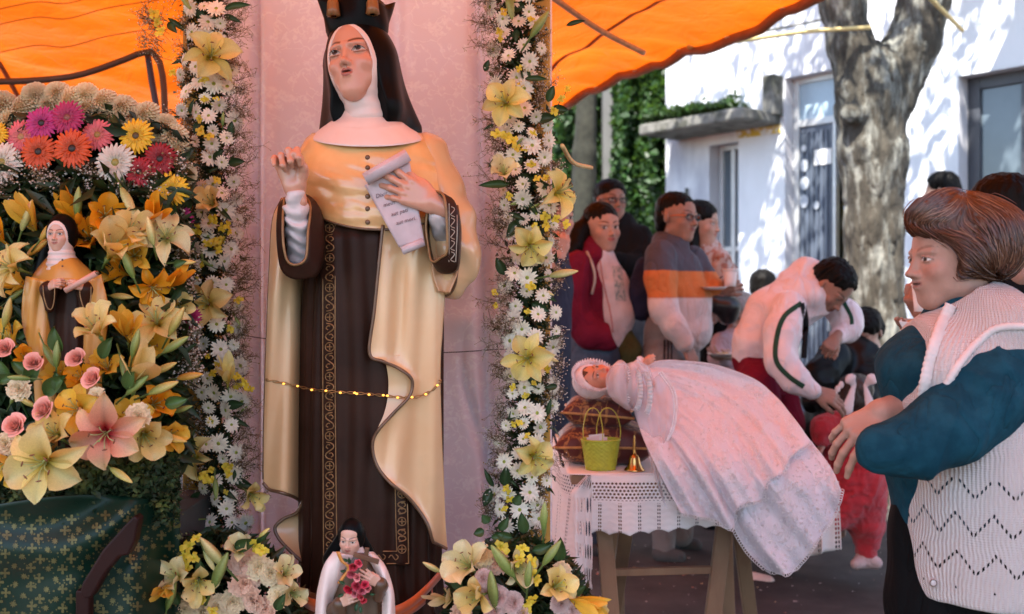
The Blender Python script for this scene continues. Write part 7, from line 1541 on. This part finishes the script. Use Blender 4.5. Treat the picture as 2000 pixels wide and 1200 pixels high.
garment('shoe', [[(1290, 1082, -.1, 16), (1326, 1088, -.12, 13)]], Y, B_, cl('shoe2', (.08, .08, .08)), amp=0); garment('shoe', [[(1330, 1060, .15, 15), (1360, 1064, .12, 12)]], Y, B_, cl('shoe2b', (.08, .08, .08)), amp=0)
nb = empty('navy_backpack', P(1250, 570, Y + .05), 'dark navy drawstring bag on the back of the striped sweater man', 'backpack'); garment('pack', [[(1258, 520, .04, 18), (1250, 570, .04, 26), (1252, 605, .04, 24)]], Y, nb, cl('navy', (.022, .025, .055)), amp=.008); tube('cord', [A3(1262, 610, Y - .1), A3(1276, 596, Y - .22), A3(1282, 588, Y - .24)], .004, nb, cl('navy2', (.03, .03, .06)), 5)
def cup(px, py, Yc, w_, label, hgt=1.15, ribs=True):
    c = np.array(P(px, py, Yc)); r_ = w_ / 2 / F * Yc; H = r_ * 2 * hgt; o = empty('foam_cup', c, label, 'cup'); pr = [(r_ * .70 * .0 + .001, 0), (r_ * .70, 0), (r_ * .76, H * .25), (r_ * .84, H * .5), (r_ * .92, H * .78), (r_ * .96, H * .93), (r_ * 1.05, H * .94), (r_ * 1.06, H), (r_ * .97, H), (r_ * .9, H * .8), (.001, H * .78)]
    lathe('cup_wall', pr, c, o, M['foam'], 28); return o
M['foam'] = mat('foam_white', (.78, .74, .72), .6, .05, 30)
cup(1426, 560, Y - .10, 30, 'white foam cup in the hand of the striped sweater man'); pl_ = empty('paper_plate', P(1392, 562, Y - .12), 'small white paper plate under the wrist of the striped sweater man', 'plate'); lathe('plate_dish', [(.001, 0), (.045, 0), (.06, .012), (.065, .014), (.062, .010)], P(1395, 566, Y - .12), pl_, M['foam'])

# --- man behind, dark clothes
Y = 6.0; C_, G = person('man with short black hair and glasses in dark clothes behind the maroon hoodie woman', Y, 1215, (1194, 392, 0, .24, 20, 2, 0), SK2, [[(1205, 430, 0, 20), (1215, 520, .02, 24), (1215, 1000, 0, 16)]], (), hc=dict(browc=(.012, .008, .006)), hs_=dict(jaw=1.15))
hair(C_, G, [((0, .08, .24), (.375, .43, .30)), ((0, .2, .05), (.37, .34, .34))], face=(.32, .46, .36)); glasses(C_, G, metal_d, lab='thin dark eyeglasses on the man in dark clothes at the back')
dark = cl('charcoal_jacket', (.007, .009, .011)); garment('jacket', [([(1212, 445, 0, 32), (1222, 490, 0, 46), (1224, 570, 0, 48), (1222, 640, 0, 44)], .8), [(1250, 462, -.05, 22), (1262, 500, -.1, 24), (1235, 520, -.2, 20), (1200, 505, -.25, 16)], [(1180, 470, 0, 20), (1170, 540, 0, 20), (1190, 600, -.1, 16)]], Y, C_, dark, amp=.012, seed=12)
garment('trousers', [[(1222, 640, 0, 42), (1215, 780, 0, 32), (1212, 950, 0, 26), (1212, 1000, 0, 22)]], Y, C_, cl('greyjean', (.08, .10, .12)), amp=.006, h=.012)

# --- woman with long black hair
Y = 5.75; D_, G = person('woman with long black hair standing behind the striped sweater man', Y, 1395, (1372, 436, 0, .233, 60, 8, 0), SK1, [[(1378, 475, 0, 18), (1395, 560, 0, 22), (1395, 1000, 0, 14)], [(1400, 520, -.1, 10), (1408, 580, -.1, 10), (1400, 600, -.16, 8)]], ())
hair(D_, G, [((0, .10, .2), (.39, .43, .36)), ((0, .22, -.05), (.36, .34, .4))], extra=lambda s: s.chain([(-.25, .2, -.2), (-.30, .12, -.7), (-.22, .0, -1.2), (-.18, -.05, -1.6)], [.24, .24, .20, .08], .06), face=(.26, .44, .36))
garment('blouse', [([(1385, 490, 0, 28), (1400, 540, 0, 38), (1404, 610, 0, 38), (1402, 640, 0, 36)], .8), [(1412, 505, -.08, 18), (1420, 560, -.1, 17), (1410, 590, -.16, 14)]], Y, D_, cl('printed_blouse', (.45, .38, .36), c2=(.35, .16, .12), c2s=30, c2t=(.48, .52)), amp=.010, seed=14)
garment('trousers', [[(1400, 640, 0, 34), (1392, 780, 0, 28), (1390, 980, 0, 20), (1390, 1020, 0, 18)]], Y, D_, cl('blacktr', (.004, .004, .005)), amp=.006, h=.012)
hb = empty('black_handbag', P(1416, 605, Y - .2), 'glossy black handbag on the arm of the woman with long black hair', 'bag'); garment('bag_body', [[(1400, 595, 0, 18), (1424, 600, 0, 19), (1422, 618, 0, 17)]], Y - .22, hb, mat('blackleather', (.012, .01, .012), .3, .2, 20, .2, 60), amp=.004); tube('bag_strap', [A3(1398, 585, Y - .22), A3(1404, 545, Y - .24), A3(1418, 535, Y - .22), A3(1430, 590, Y - .22)], .006, hb, HAIR, 5)

# --- man bending down in the white tracksuit jacket
Y = 4.5; E_, G = person('man in a white hooded jacket with dark green stripes bending over a child', Y, 1490, (1625, 562, 0, .225, 35, 52, 14), SK2,
    [[(1600, 590, .06, 22), (1550, 600, .08, 28), (1480, 680, .05, 26), (1480, 800, 0, 20), (1478, 1050, 0, 12)], [(1545, 610, -.14, 14), (1525, 705, -.2, 13), (1592, 766, -.24, 11)], [(1625, 600, .16, 14), (1660, 640, .1, 12), (1628, 668, 0, 10)]],
    [((1590, 764, -.24), (1640, 782, -.26), (.1, -.8, .6), dict(curls=(.25, .3, .35, .45), thumb=.5, side=1, size=.18)), ((1632, 660, 0), (1610, 690, -.05), (-.3, -1, .2), dict(curls=(.7, .7, .8, .8), thumb=.3, side=-1, size=.15))],
    hc=dict(browc=(.012, .008, .006), lip=(.22, .07, .06), open_=.3), hs_=dict(jaw=1.15, nose=1.1))
hair(E_, G, [((0, .10, .24), (.375, .43, .30)), ((0, .24, .08), (.365, .32, .33))], face=(.31, .52, .42), amp=.006)
wj = mat('white_nylon', (.70, .60, .62), .45, .08, 12, .25, 60, sheen=.2, wr=(11, .018))
jk = garment('jacket', [([(1468, 700, .04, 36), (1478, 670, .04, 44), (1512, 620, .06, 58), (1560, 585, .06, 52), (1592, 592, .04, 34)], .95), [(1540, 600, -.12, 34), (1528, 650, -.18, 32), (1524, 705, -.22, 28), (1550, 740, -.25, 23), (1588, 764, -.26, 16)], [(1622, 590, .14, 30), (1652, 615, .12, 28), (1655, 640, .1, 25), (1636, 656, .04, 17)], [(1548, 552, .10, 27), (1576, 535, .08, 28), (1600, 542, .06, 22), (1590, 575, -.02, 22)]], Y, E_, wj, amp=.008, sc_=10, h=.006, seed=17, st=(1, 1, 1))
hj = hits([jk]); gstr = cl('green_stripe', (.025, .07, .045))
def ribbon_on(name, path, w_px, hf, parent, m, off=.004, n=30, default=4.3):
    p = interp(path, n); t = np.gradient(p, axis=0); t /= np.linalg.norm(t, axis=1)[:, None]; nn = np.stack([-t[:, 1], t[:, 0]], 1) * w_px / 2; g_ = np.zeros((5, n, 3))
    for k, q in enumerate((-1, -.5, 0, .5, 1)):
        for i in range(n): x, y = p[i] + nn[i] * q; g_[k, i] = A3(x, y, hf(x, y, default) - off * (1 - .5 * abs(q)))
    return sheet(name, g_, parent, m)
ribbon_on('green_stripe', [(1566, 592), (1532, 618), (1517, 660), (1516, 705), (1540, 735), (1570, 756)], 10, hj, E_, gstr); ribbon_on('green_stripe', [(1648, 590), (1662, 618), (1664, 634)], 8, hj, E_, gstr)
ribbon_on('shoulder_strap', [(1568, 592), (1574, 625), (1572, 665), (1570, 700)], 11, hj, E_, cl('blackstrap', (.012, .012, .014)), .010)
garment('trousers', [([(1476, 700, .05, 44), (1490, 740, .05, 48)], .95), [(1480, 745, -.05, 40), (1500, 830, -.1, 32), (1482, 960, 0, 26), (1478, 1080, .05, 20)], [(1520, 745, .12, 36), (1540, 830, .1, 30), (1525, 960, .15, 24), (1520, 1060, .2, 20)]], Y, E_, cl('crimson_pants', (.15, .008, .024)), amp=.010, h=.008, seed=19)
M['cream_shoe'] = cl('cream_shoe', (.6, .5, .45)); garment('shoe', [[(1462, 1132, .15, 17), (1500, 1138, .10, 14)]], Y + .1, E_, M['cream_shoe'], amp=0)
garment('shoe', [[(1520, 1100, .3, 16), (1550, 1105, .28, 13)]], Y, E_, cl('cream_shoe2', (.5, .42, .38)), amp=0)

# --- child in the red fleece suit
Y = 4.55; K_, G = person('small child in a fluffy red suit with white ribbon bows in dark hair', Y, 1670, (1672, 775, 0, .185, 120, 8, -6), SK1, [[(1672, 810, 0, 15), (1665, 900, 0, 20), (1680, 1000, 0, 16), (1690, 1080, 0, 12)], [(1630, 850, -.05, 10), (1605, 860, -.1, 9)]],
    [((1608, 868, -.1), (1596, 888, -.12), (-1, -.4, 0), dict(curls=.4 and (.4, .4, .5, .5), thumb=.5, side=1, size=.11))], hs_=dict(jaw=1.1, nose=.7))
hair(K_, G, [((0, .06, .18), (.40, .44, .38)), ((0, .16, -.05), (.38, .36, .38))], face=(.27, .42, .34), m=mat('brown_hair', (.03, .017, .010), .5, .4, 40, .6, 120))
red = mat('red_fleece', (.50, .018, .030), .95, .2, 30, 1.0, 260, sheen=.3, bdist=.006)
garment('fleece_suit', [([(1668, 832, 0, 42), (1668, 880, 0, 56), (1668, 950, 0, 60), (1676, 985, 0, 52)], .8), [(1635, 828, -.06, 26), (1612, 838, -.08, 24), (1604, 858, -.1, 18)], [(1650, 985, -.05, 30), (1634, 1010, -.05, 22), (1628, 1030, -.02, 18)], [(1692, 985, .0, 32), (1695, 1030, 0, 27), (1693, 1070, 0, 24)]], Y, K_, red, amp=.010, sc_=22, h=.006, seed=23, st=(1, 1, 1))
garment('pale_sock', [[(1690, 1092, 0, 14), (1712, 1100, -.03, 12)], [(1690, 1092, 0, 14), (1672, 1102, -.04, 11)]], Y, K_, cl('sock', (.5, .36, .34)), amp=.002); 
mb = SDF(); 
for a, b_ in (((1668, 752), (1662, 742)), ((1690, 752), (1702, 742)), ((1668, 752), (1655, 800)), ((1690, 756), (1702, 800))): mb.cone(tuple(P(a[0], a[1], Y - .16)), tuple(P(b_[0], b_[1], Y - .17)), .009, .026, .008, flat=.28)
mb.make('ribbon_bow', .004, K_, mat('whitesatin', (.72, .60, .60), .4, .05, 20))
mb = SDF()
for x, y in ((1636, 760), (1643, 752), (1630, 770)): mb.ell(tuple(P(x, y, Y - .17)), (.012, .006, .016), .004)
mb.make('hair_clip', .003, K_, mat('whitesatin2', (.7, .6, .58), .4, .05, 20))

# --- person in black crouching behind the child
Y = 4.95; Q_, G = person('person in a glossy black jacket crouching under the tree behind the child', Y, 1660, (1690, 650, .1, .215, -40, 35, 0), SK1, [[(1680, 690, .1, 18), (1660, 760, .1, 22), (1650, 900, .1, 20), (1640, 1040, 0, 12)]], ())
hair(Q_, G, [((0, .08, .22), (.39, .44, .34)), ((0, .2, 0), (.38, .36, .38))])
bj = mat('black_nylon', (.004, .0045, .005), .45, .3, 20, .5, 40, spec=.2); garment('jacket', [([(1672, 690, .05, 40), (1655, 740, .05, 60), (1640, 820, .05, 64), (1640, 880, .05, 56)], .85), [(1630, 700, -.05, 34), (1600, 740, -.1, 34), (1590, 780, -.15, 26)], [(1700, 700, 0, 26), (1705, 745, -.1, 28), (1690, 780, -.15, 22)]], Y, Q_, bj, amp=.016, sc_=11, h=.009, seed=25, st=(1, 1, 1))
garment('trousers', [[(1640, 880, 0, 56), (1600, 860, -.15, 36), (1590, 960, -.15, 28), (1590, 1030, -.1, 24)], [(1660, 880, 0, 50), (1690, 900, -.15, 34), (1680, 1030, -.1, 24)]], Y, Q_, cl('blackpants', (.004, .004, .005)), amp=.01, h=.012)

# --- seated people in the middle distance
Y = 5.7; S_, G = person('elderly seated person with short grey hair and pale pink top', Y, 1440, (1442, 612, 0, .225, -35, 25, 0), SK1, [[(1440, 645, 0, 18), (1435, 720, 0, 22), (1430, 850, 0, 18)], [(1420, 690, -.1, 9), (1405, 705, -.15, 8)]], [((1425, 700, -.2), (1400, 700, -.25), (0, -.3, -1), dict(curls=(.3, .3, .3, .3), side=1, size=.17))], hs_=dict(jaw=1.05))
hair(S_, G, [((0, .08, .2), (.37, .42, .32)), ((0, .2, 0), (.36, .34, .36))], m=mat('grey_hair', (.22, .20, .19), .6, .3, 40, .5, 120))
garment('top', [([(1438, 652, 0, 28), (1432, 700, 0, 40), (1430, 760, 0, 44)], .85), [(1408, 668, -.05, 18), (1400, 700, -.1, 15), (1415, 705, -.2, 11)]], Y, S_, cl('palepink', (.50, .36, .38)), amp=.010, seed=31)
garment('skirt', [[(1430, 780, 0, 46), (1430, 850, -.2, 40), (1430, 960, -.2, 34)]], Y, S_, cl('darkskirt', (.03, .02, .03)), amp=.01, h=.012)
pl2_ = empty('food_plate', P(1410, 695, Y - .3), 'white plate of food in the hands of the elderly grey haired person', 'plate'); lathe('plate_dish', [(.001, 0), (.05, 0), (.075, .018), (.082, .020), (.078, .014)], P(1412, 697, Y - .32), pl2_, M['foam']); mk('food', *uvball(A3(1412, 694, Y - .32), (.045, .045, .015), 10, 6), pl2_, mat('food', (.5, .38, .15), .7, .3, 60))
Y = 6.1; T_, G = person('child with short black hair seen from behind near the metal door', Y, 1490, (1490, 562, 0, .205, 160, 5, 0), SK2, [[(1490, 590, 0, 14), (1492, 700, 0, 20), (1492, 850, 0, 16)]], ())
hair(T_, G, [((0, .06, .18), (.38, .43, .36)), ((0, .1, -.02), (.37, .38, .36))], face=(.26, .4, .3)); garment('jumper', [([(1490, 612, 0, 26), (1492, 660, 0, 38), (1492, 760, 0, 40)], .8)], Y, T_, cl('greyjumper', (.28, .28, .32)), amp=.01, h=.011); garment('trousers', [[(1492, 760, 0, 36), (1492, 980, 0, 26)]], Y, T_, cl('tr3', (.03, .03, .05)), amp=.01, h=.014)

# --- people at the edges
Y = 4.3; L_, G = person('person in dark blue clothes half hidden behind the right flower garland', Y, 1085, (1085, 425, .05, .215, 30, 5, 0), SK1, [[(1085, 470, 0, 16), (1080, 560, .02, 16), (1080, 1000, 0, 12)], [(1095, 540, -.1, 9), (1085, 520, -.2, 9), (1092, 500, -.22, 9)]], [((1090, 505, -.22), (1092, 470, -.22), (.3, -1, 0), dict(curls=(.6, .7, .7, .8), side=1, size=.17))])
hair(L_, G, [((0, .08, .2), (.38, .43, .34)), ((0, .2, 0), (.37, .36, .36))]); garment('jacket', [([(1080, 490, .0, 32), (1076, 560, .0, 40), (1076, 640, .0, 40)], 1.0), [(1096, 500, -.1, 16), (1100, 530, -.18, 14), (1090, 512, -.22, 12)]], Y, L_, cl('navyj', (.03, .04, .07)), amp=.01, h=.009)
garment('jeans', [[(1080, 660, 0, 36), (1080, 850, 0, 32), (1078, 1100, 0, 22)]], Y, L_, cl('jean2', (.03, .05, .08)), amp=.008, h=.011)
Y = 7.6 - .9; N_, G = person('dark haired person blurred near the white wall right of the tree', Y, 1838, (1836, 372, 0, .23, -120, 0, 0), SK1, [[(1838, 410, 0, 16), (1840, 560, 0, 20), (1840, 820, 0, 16)]], ())
hair(N_, G, [((0, .08, .2), (.40, .45, .36)), ((0, .2, 0), (.39, .38, .40))]); garment('shirt', [([(1840, 430, 0, 34), (1842, 520, 0, 42), (1842, 620, 0, 40)], .7)], Y, N_, cl('bluegrey', (.2, .22, .28)), amp=.01, h=.014); garment('trousers', [[(1842, 640, 0, 40), (1842, 900, 0, 26)]], Y, N_, cl('tr4', (.03, .03, .04)), amp=.01, h=.016)
Y = 3.3; U_, G = person('tall dark haired person behind the elderly woman holding up a cup and plate', Y, 1945, (1955, 420, 0, .235, -150, 4, 0), SK2, [[(1960, 480, 0, 30), (1950, 600, 0, 36), (1950, 900, 0, 30), (1950, 1180, 0, 20)], [(1890, 600, -.05, 20), (1840, 640, -.1, 18), (1800, 610, -.1, 15)], [(1880, 640, .05, 20), (1830, 680, .0, 18), (1800, 650, -.02, 15)]],
    [((1800, 620, -.05), (1778, 575, -.1), (-.8, -.5, .2), dict(curls=(.6, .65, .7, .75), thumb=.5, side=-1, size=.17)), ((1812, 662, 0), (1778, 648, -.05), (0, .1, -1), dict(curls=(.1, .1, .1, .2), thumb=.5, side=1, size=.17))])
hair(U_, G, [((0, .05, .2), (.42, .46, .38)), ((0, .1, -.05), (.40, .42, .42))]); garment('jacket', [([(1955, 530, 0, 60), (1950, 620, 0, 90), (1950, 800, 0, 92), (1950, 940, 0, 88)], .7), [(1890, 560, -.02, 40), (1850, 640, -.08, 36), (1815, 640, -.08, 26)], [(1870, 620, .05, 38), (1830, 675, .0, 30)]], Y, U_, cl('blackj2', (.004, .005, .006)), amp=.01, h=.010)
garment('trousers', [[(1950, 950, 0, 80), (1950, 1150, 0, 60), (1950, 1330, 0, 40)]], Y, U_, cl('tr5', (.02, .02, .025)), amp=.01, h=.016)
cup(1799, 609, Y - .16, 36, 'white foam cup held at the mouth height beside the elderly woman', 1.5); pl3 = empty('food_plate', P(1790, 640, Y - .16), 'square white foam plate with food held beside the elderly woman', 'plate')
V = [A3(x, y, d) for x, y, d in ((1756, 628, Y - .2), (1830, 634, Y - .2), (1830, 626, Y - .05), (1762, 622, Y - .05), (1768, 650, Y - .19), (1822, 654, Y - .19), (1822, 646, Y - .06), (1772, 642, Y - .06))]; mk('tray', V, [(0, 1, 5, 4), (1, 2, 6, 5), (2, 3, 7, 6), (3, 0, 4, 7), (4, 5, 6, 7)], pl3, M['foam'], False, solid=.002)
mk('food', *uvball(A3(1792, 634, Y - .13), (.04, .03, .018), 10, 6), pl3, mat('food2', (.5, .3, .12), .7, .3, 60))
# ------------------------------------------------------------------ elderly woman in the foreground
Y = 2.2
W_, G = person('elderly woman in a teal sweater and white knitted vest standing at the right', Y, 1880, (1852, 503, 0, .212, -82, 5, 0), SKO,
    [[(1885, 560, .0, 42), (1895, 620, .02, 50), (1880, 800, .02, 60), (1870, 1000, .02, 60), (1860, 1400, 0, 40), (1850, 1700, 0, 30)], [(1925, 690, -.10, 16), (1880, 820, -.18, 16), (1740, 880, -.20, 16)], [(1900, 660, .16, 30), (1850, 780, .08, 28), (1790, 795, -.02, 30), (1722, 806, -.06, 27)]],
    [((1722, 806, -.06), (1640, 862, -.09), (-.35, -.75, .55), dict(curls=((.35, .25, .2), (.45, .3, .2), (.5, .35, .25), (.5, .4, .3)), thumb=.65, tcurl=.2, side=-1, size=.175, fat=.96, spread=1.7))], h=.0032,
    hc=dict(browc=(.26, .15, .11), lip=(.36, .17, .14), iris=(.05, .04, .03), blush=.35, open_=.75), hs_=dict(jaw=1.15, wide=1.0, nose=1.2, brow=.5, mouth=.012, mw=.95))
# hair: short auburn cut, volume plus strands
hairc = mat('auburn_hair', (.075, .028, .014), .5, .35, 60, .5, 180, spec=.5, c2=(.13, .055, .028), c2s=9, c2t=(.45, .6))
s = SDF(); s.ell(tuple(P(1885, 450, Y + .0)), (.112, .098, .084), .03); s.ell(tuple(P(1925, 480, Y + .0)), (.085, .092, .072), .03); s.ell(tuple(P(1905, 500, Y - .02)), (.085, .080, .050), .03); s.ell(tuple(P(1825, 428, Y)), (.062, .070, .044), .03)
s.ell(tuple(P(1872, 492, Y - .050)), (.056, .040, .056), .02)
s.ell(tuple(P(1792, 520, Y - .02)), (.075, .13, .066), .02, 's'); s.cone(tuple(P(1850, 585, Y - .10)), tuple(P(1815, 560, Y - .10)), .055, .055, .02, 's')
hs1 = s; s.make('hair', .004, W_, hairc, disp=lambda p: .009 * vnoise(p, 13, 7) + .004 * vnoise(p * (1, 1, .7), 30, 2) + .003 * vnoise(p, 70, 3), dm=.018)
hm = hs1.mesh(.008)[0]; R = np.random.RandomState(4); p = hm[R.randint(0, len(hm), 5200)]; crown = np.array(P(1905, 385, Y))
def grad(q):
    e = .002; return np.stack([hs1.ev(q + np.eye(3)[i] * e) - hs1.ev(q - np.eye(3)[i] * e) for i in range(3)], 1) / (2 * e)
keep = (p[:, 1] < Y + .03); p = p[keep]; path = [p.copy()]; off = (R.uniform(.0005, .0045, len(p)) + .006 * (R.rand(len(p)) < .08) * R.rand(len(p)))[:, None]; sw = R.normal(size=(len(p), 3)) * .12
for st_ in range(7):
    pxx = p[:, 0] / p[:, 1] * F + 1000; pyy = HOR - (p[:, 2] - CAMZ) / p[:, 1] * F; sd = sst(415, 470, pyy); fr_w = sst(1930, 1850, pxx) * (1 - sd); d = np.stack([-.75 * fr_w + (1 - fr_w) * (1.0 - .75 * sst(1880, 1975, pxx)), -.15 + 0 * pxx, -.30 * fr_w + (1 - fr_w) * (-.25 - .65 * sst(1850, 1940, pxx))], 1); d /= np.linalg.norm(d, axis=1)[:, None]; d += sw + .35 * np.stack([vnoise(p, 18, 1), 0 * p[:, 0], vnoise(p, 18, 2)], 1); n_ = grad(p); n_ /= np.linalg.norm(n_, axis=1)[:, None] + 1e-9
    d = d - n_ * (d * n_).sum(1)[:, None]; d /= np.linalg.norm(d, axis=1)[:, None] + 1e-9; p = p + d * .0085; p = p - n_ * (hs1.ev(p)[:, None] + .009 * vnoise(p, 13, 7)[:, None] - off); path.append(p.copy())
path = np.array(path); nS = path.shape[1]; wv = np.array([.25, .8, 1, 1, 1, .9, .7, .15]) * .0009; V = []; 
side = np.cross(np.diff(path, axis=0, append=path[-1:] * 2 - path[-2:-1]), np.array((0, -1., .3))); side /= np.linalg.norm(side, axis=2)[..., None] + 1e-9
VV = np.stack([path - side * wv[:, None, None], path + side * wv[:, None, None]], 2)      # (8, nS, 2, 3)
VV = VV.transpose(1, 0, 2, 3).reshape(-1, 3); base = np.arange(nS)[:, None, None] * 16; k_ = np.arange(7)[None, :, None] * 2; Fq = (base + k_ + np.array([0, 1, 3, 2])[None, None, :]).reshape(-1, 4)
sc_col = np.repeat(np.array([(.085, .032, .016), (.13, .055, .028), (.22, .11, .062), (.045, .017, .009)])[R.choice(4, nS, p=(.4, .3, .12, .18))], 16, axis=0)
tag(mk('hair_strands', VV, Fq, W_, mat('strand', col=True, rough=.38, var=.1, vs=80, spec=.6), col=sc_col), kind='stuff')
# sweater
teal = cl('teal_knit', (.006, .044, .070), bs=260, bump=.5, c2=(.009, .056, .085), c2s=20)
sw_ = SDF()
a, r_ = px2(Y, [(1892, 640, .02, 66), (1850, 720, 0, 96), (1838, 800, 0, 92), (1842, 900, 0, 96), (1850, 985, 0, 104)]); sw_.chain(a, r_, .06, flat=1.1)
sw_.ell(tuple(P(1788, 722, Y - .03)), (.072, .12, .066), .05); sw_.cone(tuple(P(1868, 608, Y)), tuple(P(1880, 640, Y)), .058, .07, .04)
sw_.make('sweater', .006, W_, teal, disp=folds(.006, 10, 41), dm=.012)
sw_ = SDF(); a, r_ = px2(Y, [(1992, 702, -.07, 70), (1955, 742, -.11, 80), (1912, 786, -.14, 82), (1855, 838, -.18, 68), (1790, 872, -.205, 53), (1722, 876, -.20, 43)]); sw_.chain(a, r_, .03, flat=.9)
sw_.make('sleeve', .005, W_, teal, disp=folds(.009, 10, 43, (1, 1, 1)), dm=.018)
sw_ = SDF(); a, r_ = px2(Y, [(1890, 680, .15, 50), (1830, 770, .08, 46), (1785, 800, .0, 40), (1768, 800, -.03, 36)]); sw_.chain(a, r_, .03); sw_.make('sleeve', .007, W_, teal, disp=folds(.006, 13, 44, (1, 1, 1)), dm=.012)
# vest
m, nt, b, out = _new('white_knit'); L = nt.links.new; M['vest'] = m
tc = nd(nt, 'ShaderNodeTexCoord'); sx = nd(nt, 'ShaderNodeSeparateXYZ'); nzv = nd(nt, 'ShaderNodeTexNoise', i_Scale=11.0, i_Detail=3.0); L(tc.outputs['UV'], nzv.inputs['Vector']); mxv = nd(nt, 'ShaderNodeMix', data_type='RGBA', i_0=.018); L(tc.outputs['UV'], mxv.inputs[6]); L(nzv.outputs['Color'], mxv.inputs[7]); L(mxv.outputs[2], sx.inputs[0]); u_, v_ = sx.outputs[0], sx.outputs[1]
def mth(op, a, b_=None, c_=None):
    n_ = nd(nt, 'ShaderNodeMath', operation=op)
    for i, q in enumerate((a, b_, c_)):
        if q is None: continue
        if isinstance(q, (int, float)): n_.inputs[i].default_value = q
        else: L(q, n_.inputs[i])
    return n_.outputs[0]
tri = mth('ABSOLUTE', mth('SUBTRACT', mth('FRACT', mth('MULTIPLY', u_, 21.0)), .5)); vz = mth('SUBTRACT', v_, mth('MULTIPLY', tri, -.085))
rowp = mth('ABSOLUTE', mth('SUBTRACT', mth('FRACT', mth('MULTIPLY', vz, 13.4)), .5)); nearrow = mth('LESS_THAN', rowp, .052); dot = mth('LESS_THAN', mth('ABSOLUTE', mth('SUBTRACT', mth('FRACT', mth('MULTIPLY', u_, 189.0)), .5)), .25)
band = mth('MULTIPLY', mth('GREATER_THAN', v_, .185), mth('LESS_THAN', v_, .405)); hole = mth('MULTIPLY', mth('MULTIPLY', nearrow, dot), band)
kn = mth('MULTIPLY', mth('SINE', mth('MULTIPLY', u_, 1150.0)), mth('ADD', mth('MULTIPLY', mth('SINE', mth('ADD', mth('MULTIPLY', v_, 1400.0), mth('MULTIPLY', mth('SINE', mth('MULTIPLY', u_, 1150.0)), 1.3))), .6), .8))
bp = nd(nt, 'ShaderNodeBump'); bp.inputs['Strength'].default_value = .9; bp.inputs['Distance'].default_value = .0028; L(kn, bp.inputs['Height']); L(bp.outputs[0], b.inputs['Normal'])
b.inputs['Base Color'].default_value = (.70, .62, .60, 1); b.inputs['Roughness'].default_value = .95; b.inputs['Sheen Weight'].default_value = .1; L(mth('SUBTRACT', 1.0, hole), b.inputs['Alpha'])
vs = SDF(); a, r_ = px2(Y, [(1918, 642, .01, 96), (1895, 715, .0, 128), (1890, 800, .0, 138), (1905, 900, .0, 148), (1910, 1000, .0, 150), (1912, 1100, .0, 150), (1912, 1185, .0, 148)]); vs.chain(a, r_, .04, flat=1.2); vs.ell(tuple(P(1806, 722, Y - .05)), (.080, .138, .092), .05)
vs.cone(tuple(P(1912, 600, Y - .05)), tuple(P(1975, 640, Y - .10)), .045, .065, .05)
vs.cut(tuple(P(1924, 1172, Y - .1)), (0, 0, -1), .006)
# open front: remove what lies to the left of the front edge above the waist
def lcut(a, b_): d = np.array(P(*b_, Y - .15)) - np.array(P(*a, Y - .15)); vs.cut(tuple(P(*a, Y - .15)), (d[2], 0, -d[0]) if d[2] < 0 else (-d[2], 0, d[0]), .004)
lcut((1850, 598), (1790, 800)); lcut((1796, 860), (1820, 1175))
# hollow where the sweater fills it, and the neck opening
vs.p.append(SDF().ell(tuple(P(1868, 560, Y)), (.062, .075, .075), .01, 's').p[0])
V, f = vs.mesh(.0045, folds(.003, 9, 47), .006); th_ = np.arctan2(V[:, 1] - Y, V[:, 0] - P(1922, 0, Y)[0]); uvv = np.stack([th_ * .135 + 1.0, P(0, 1180, Y)[2] * -1 + V[:, 2]], -1); uvv[:, 1] = V[:, 2] - P(0, 1178, Y)[2]
uvv[:, 1] = uvv[:, 1] + .105
vest = mk('vest', V, f, W_, M['vest'], uv=uvv)
hv = hits([vest]); ribm = mat('vest_rib', (.70, .62, .60), .95, .06, 30, .8, 260)
for path, rr in (([(1852, 596), (1832, 640), (1814, 695), (1800, 760), (1796, 805), (1798, 838)], .0125),):
    q = interp(path, 70); tube('ribbed_edge', np.array([A3(x + 5, y, min(hv(x + 14, y, Y - .12), Y - .08) + .001) for x, y in q]), rr * (1 + .10 * np.cos(np.arange(70) * 2.0)), W_, ribm, 10, flat=.6)
q = interp([(1828, 800), (1846, 758), (1876, 708), (1915, 664), (1955, 640), (2040, 640)], 80); tube('armhole_rib', np.array([A3(x, y, hv(x, y, Y - .12) - .001) for x, y in q]), .008 * (1 + .12 * np.cos(np.arange(80) * 2.1)), W_, ribm, 8)
mk('button', *uvball(A3(1823, 1139, hv(1823, 1139, Y - .1) - .012), (.0095, .004, .0095), 14, 8), W_, mat('pearlbutton', (.6, .5, .5), .2, .1, coat=.5)); tube('button_ring', [A3(1823, 1139, hv(1823, 1139, Y - .1) - .015) + .0068 * np.array((math.cos(a), 0, math.sin(a))) for a in np.linspace(0, 2 * np.pi, 20)], .0012, W_, M['trim'], 5)
garment('trousers', [([(1868, 960, 0, 108), (1866, 1060, 0, 118), (1862, 1180, 0, 126), (1860, 1300, 0, 110), (1850, 1500, 0, 80), (1850, 1720, 0, 60)], .9)], Y, W_, cl('black_trousers', (.0035, .0035, .004)), amp=.010, h=.010, seed=50)
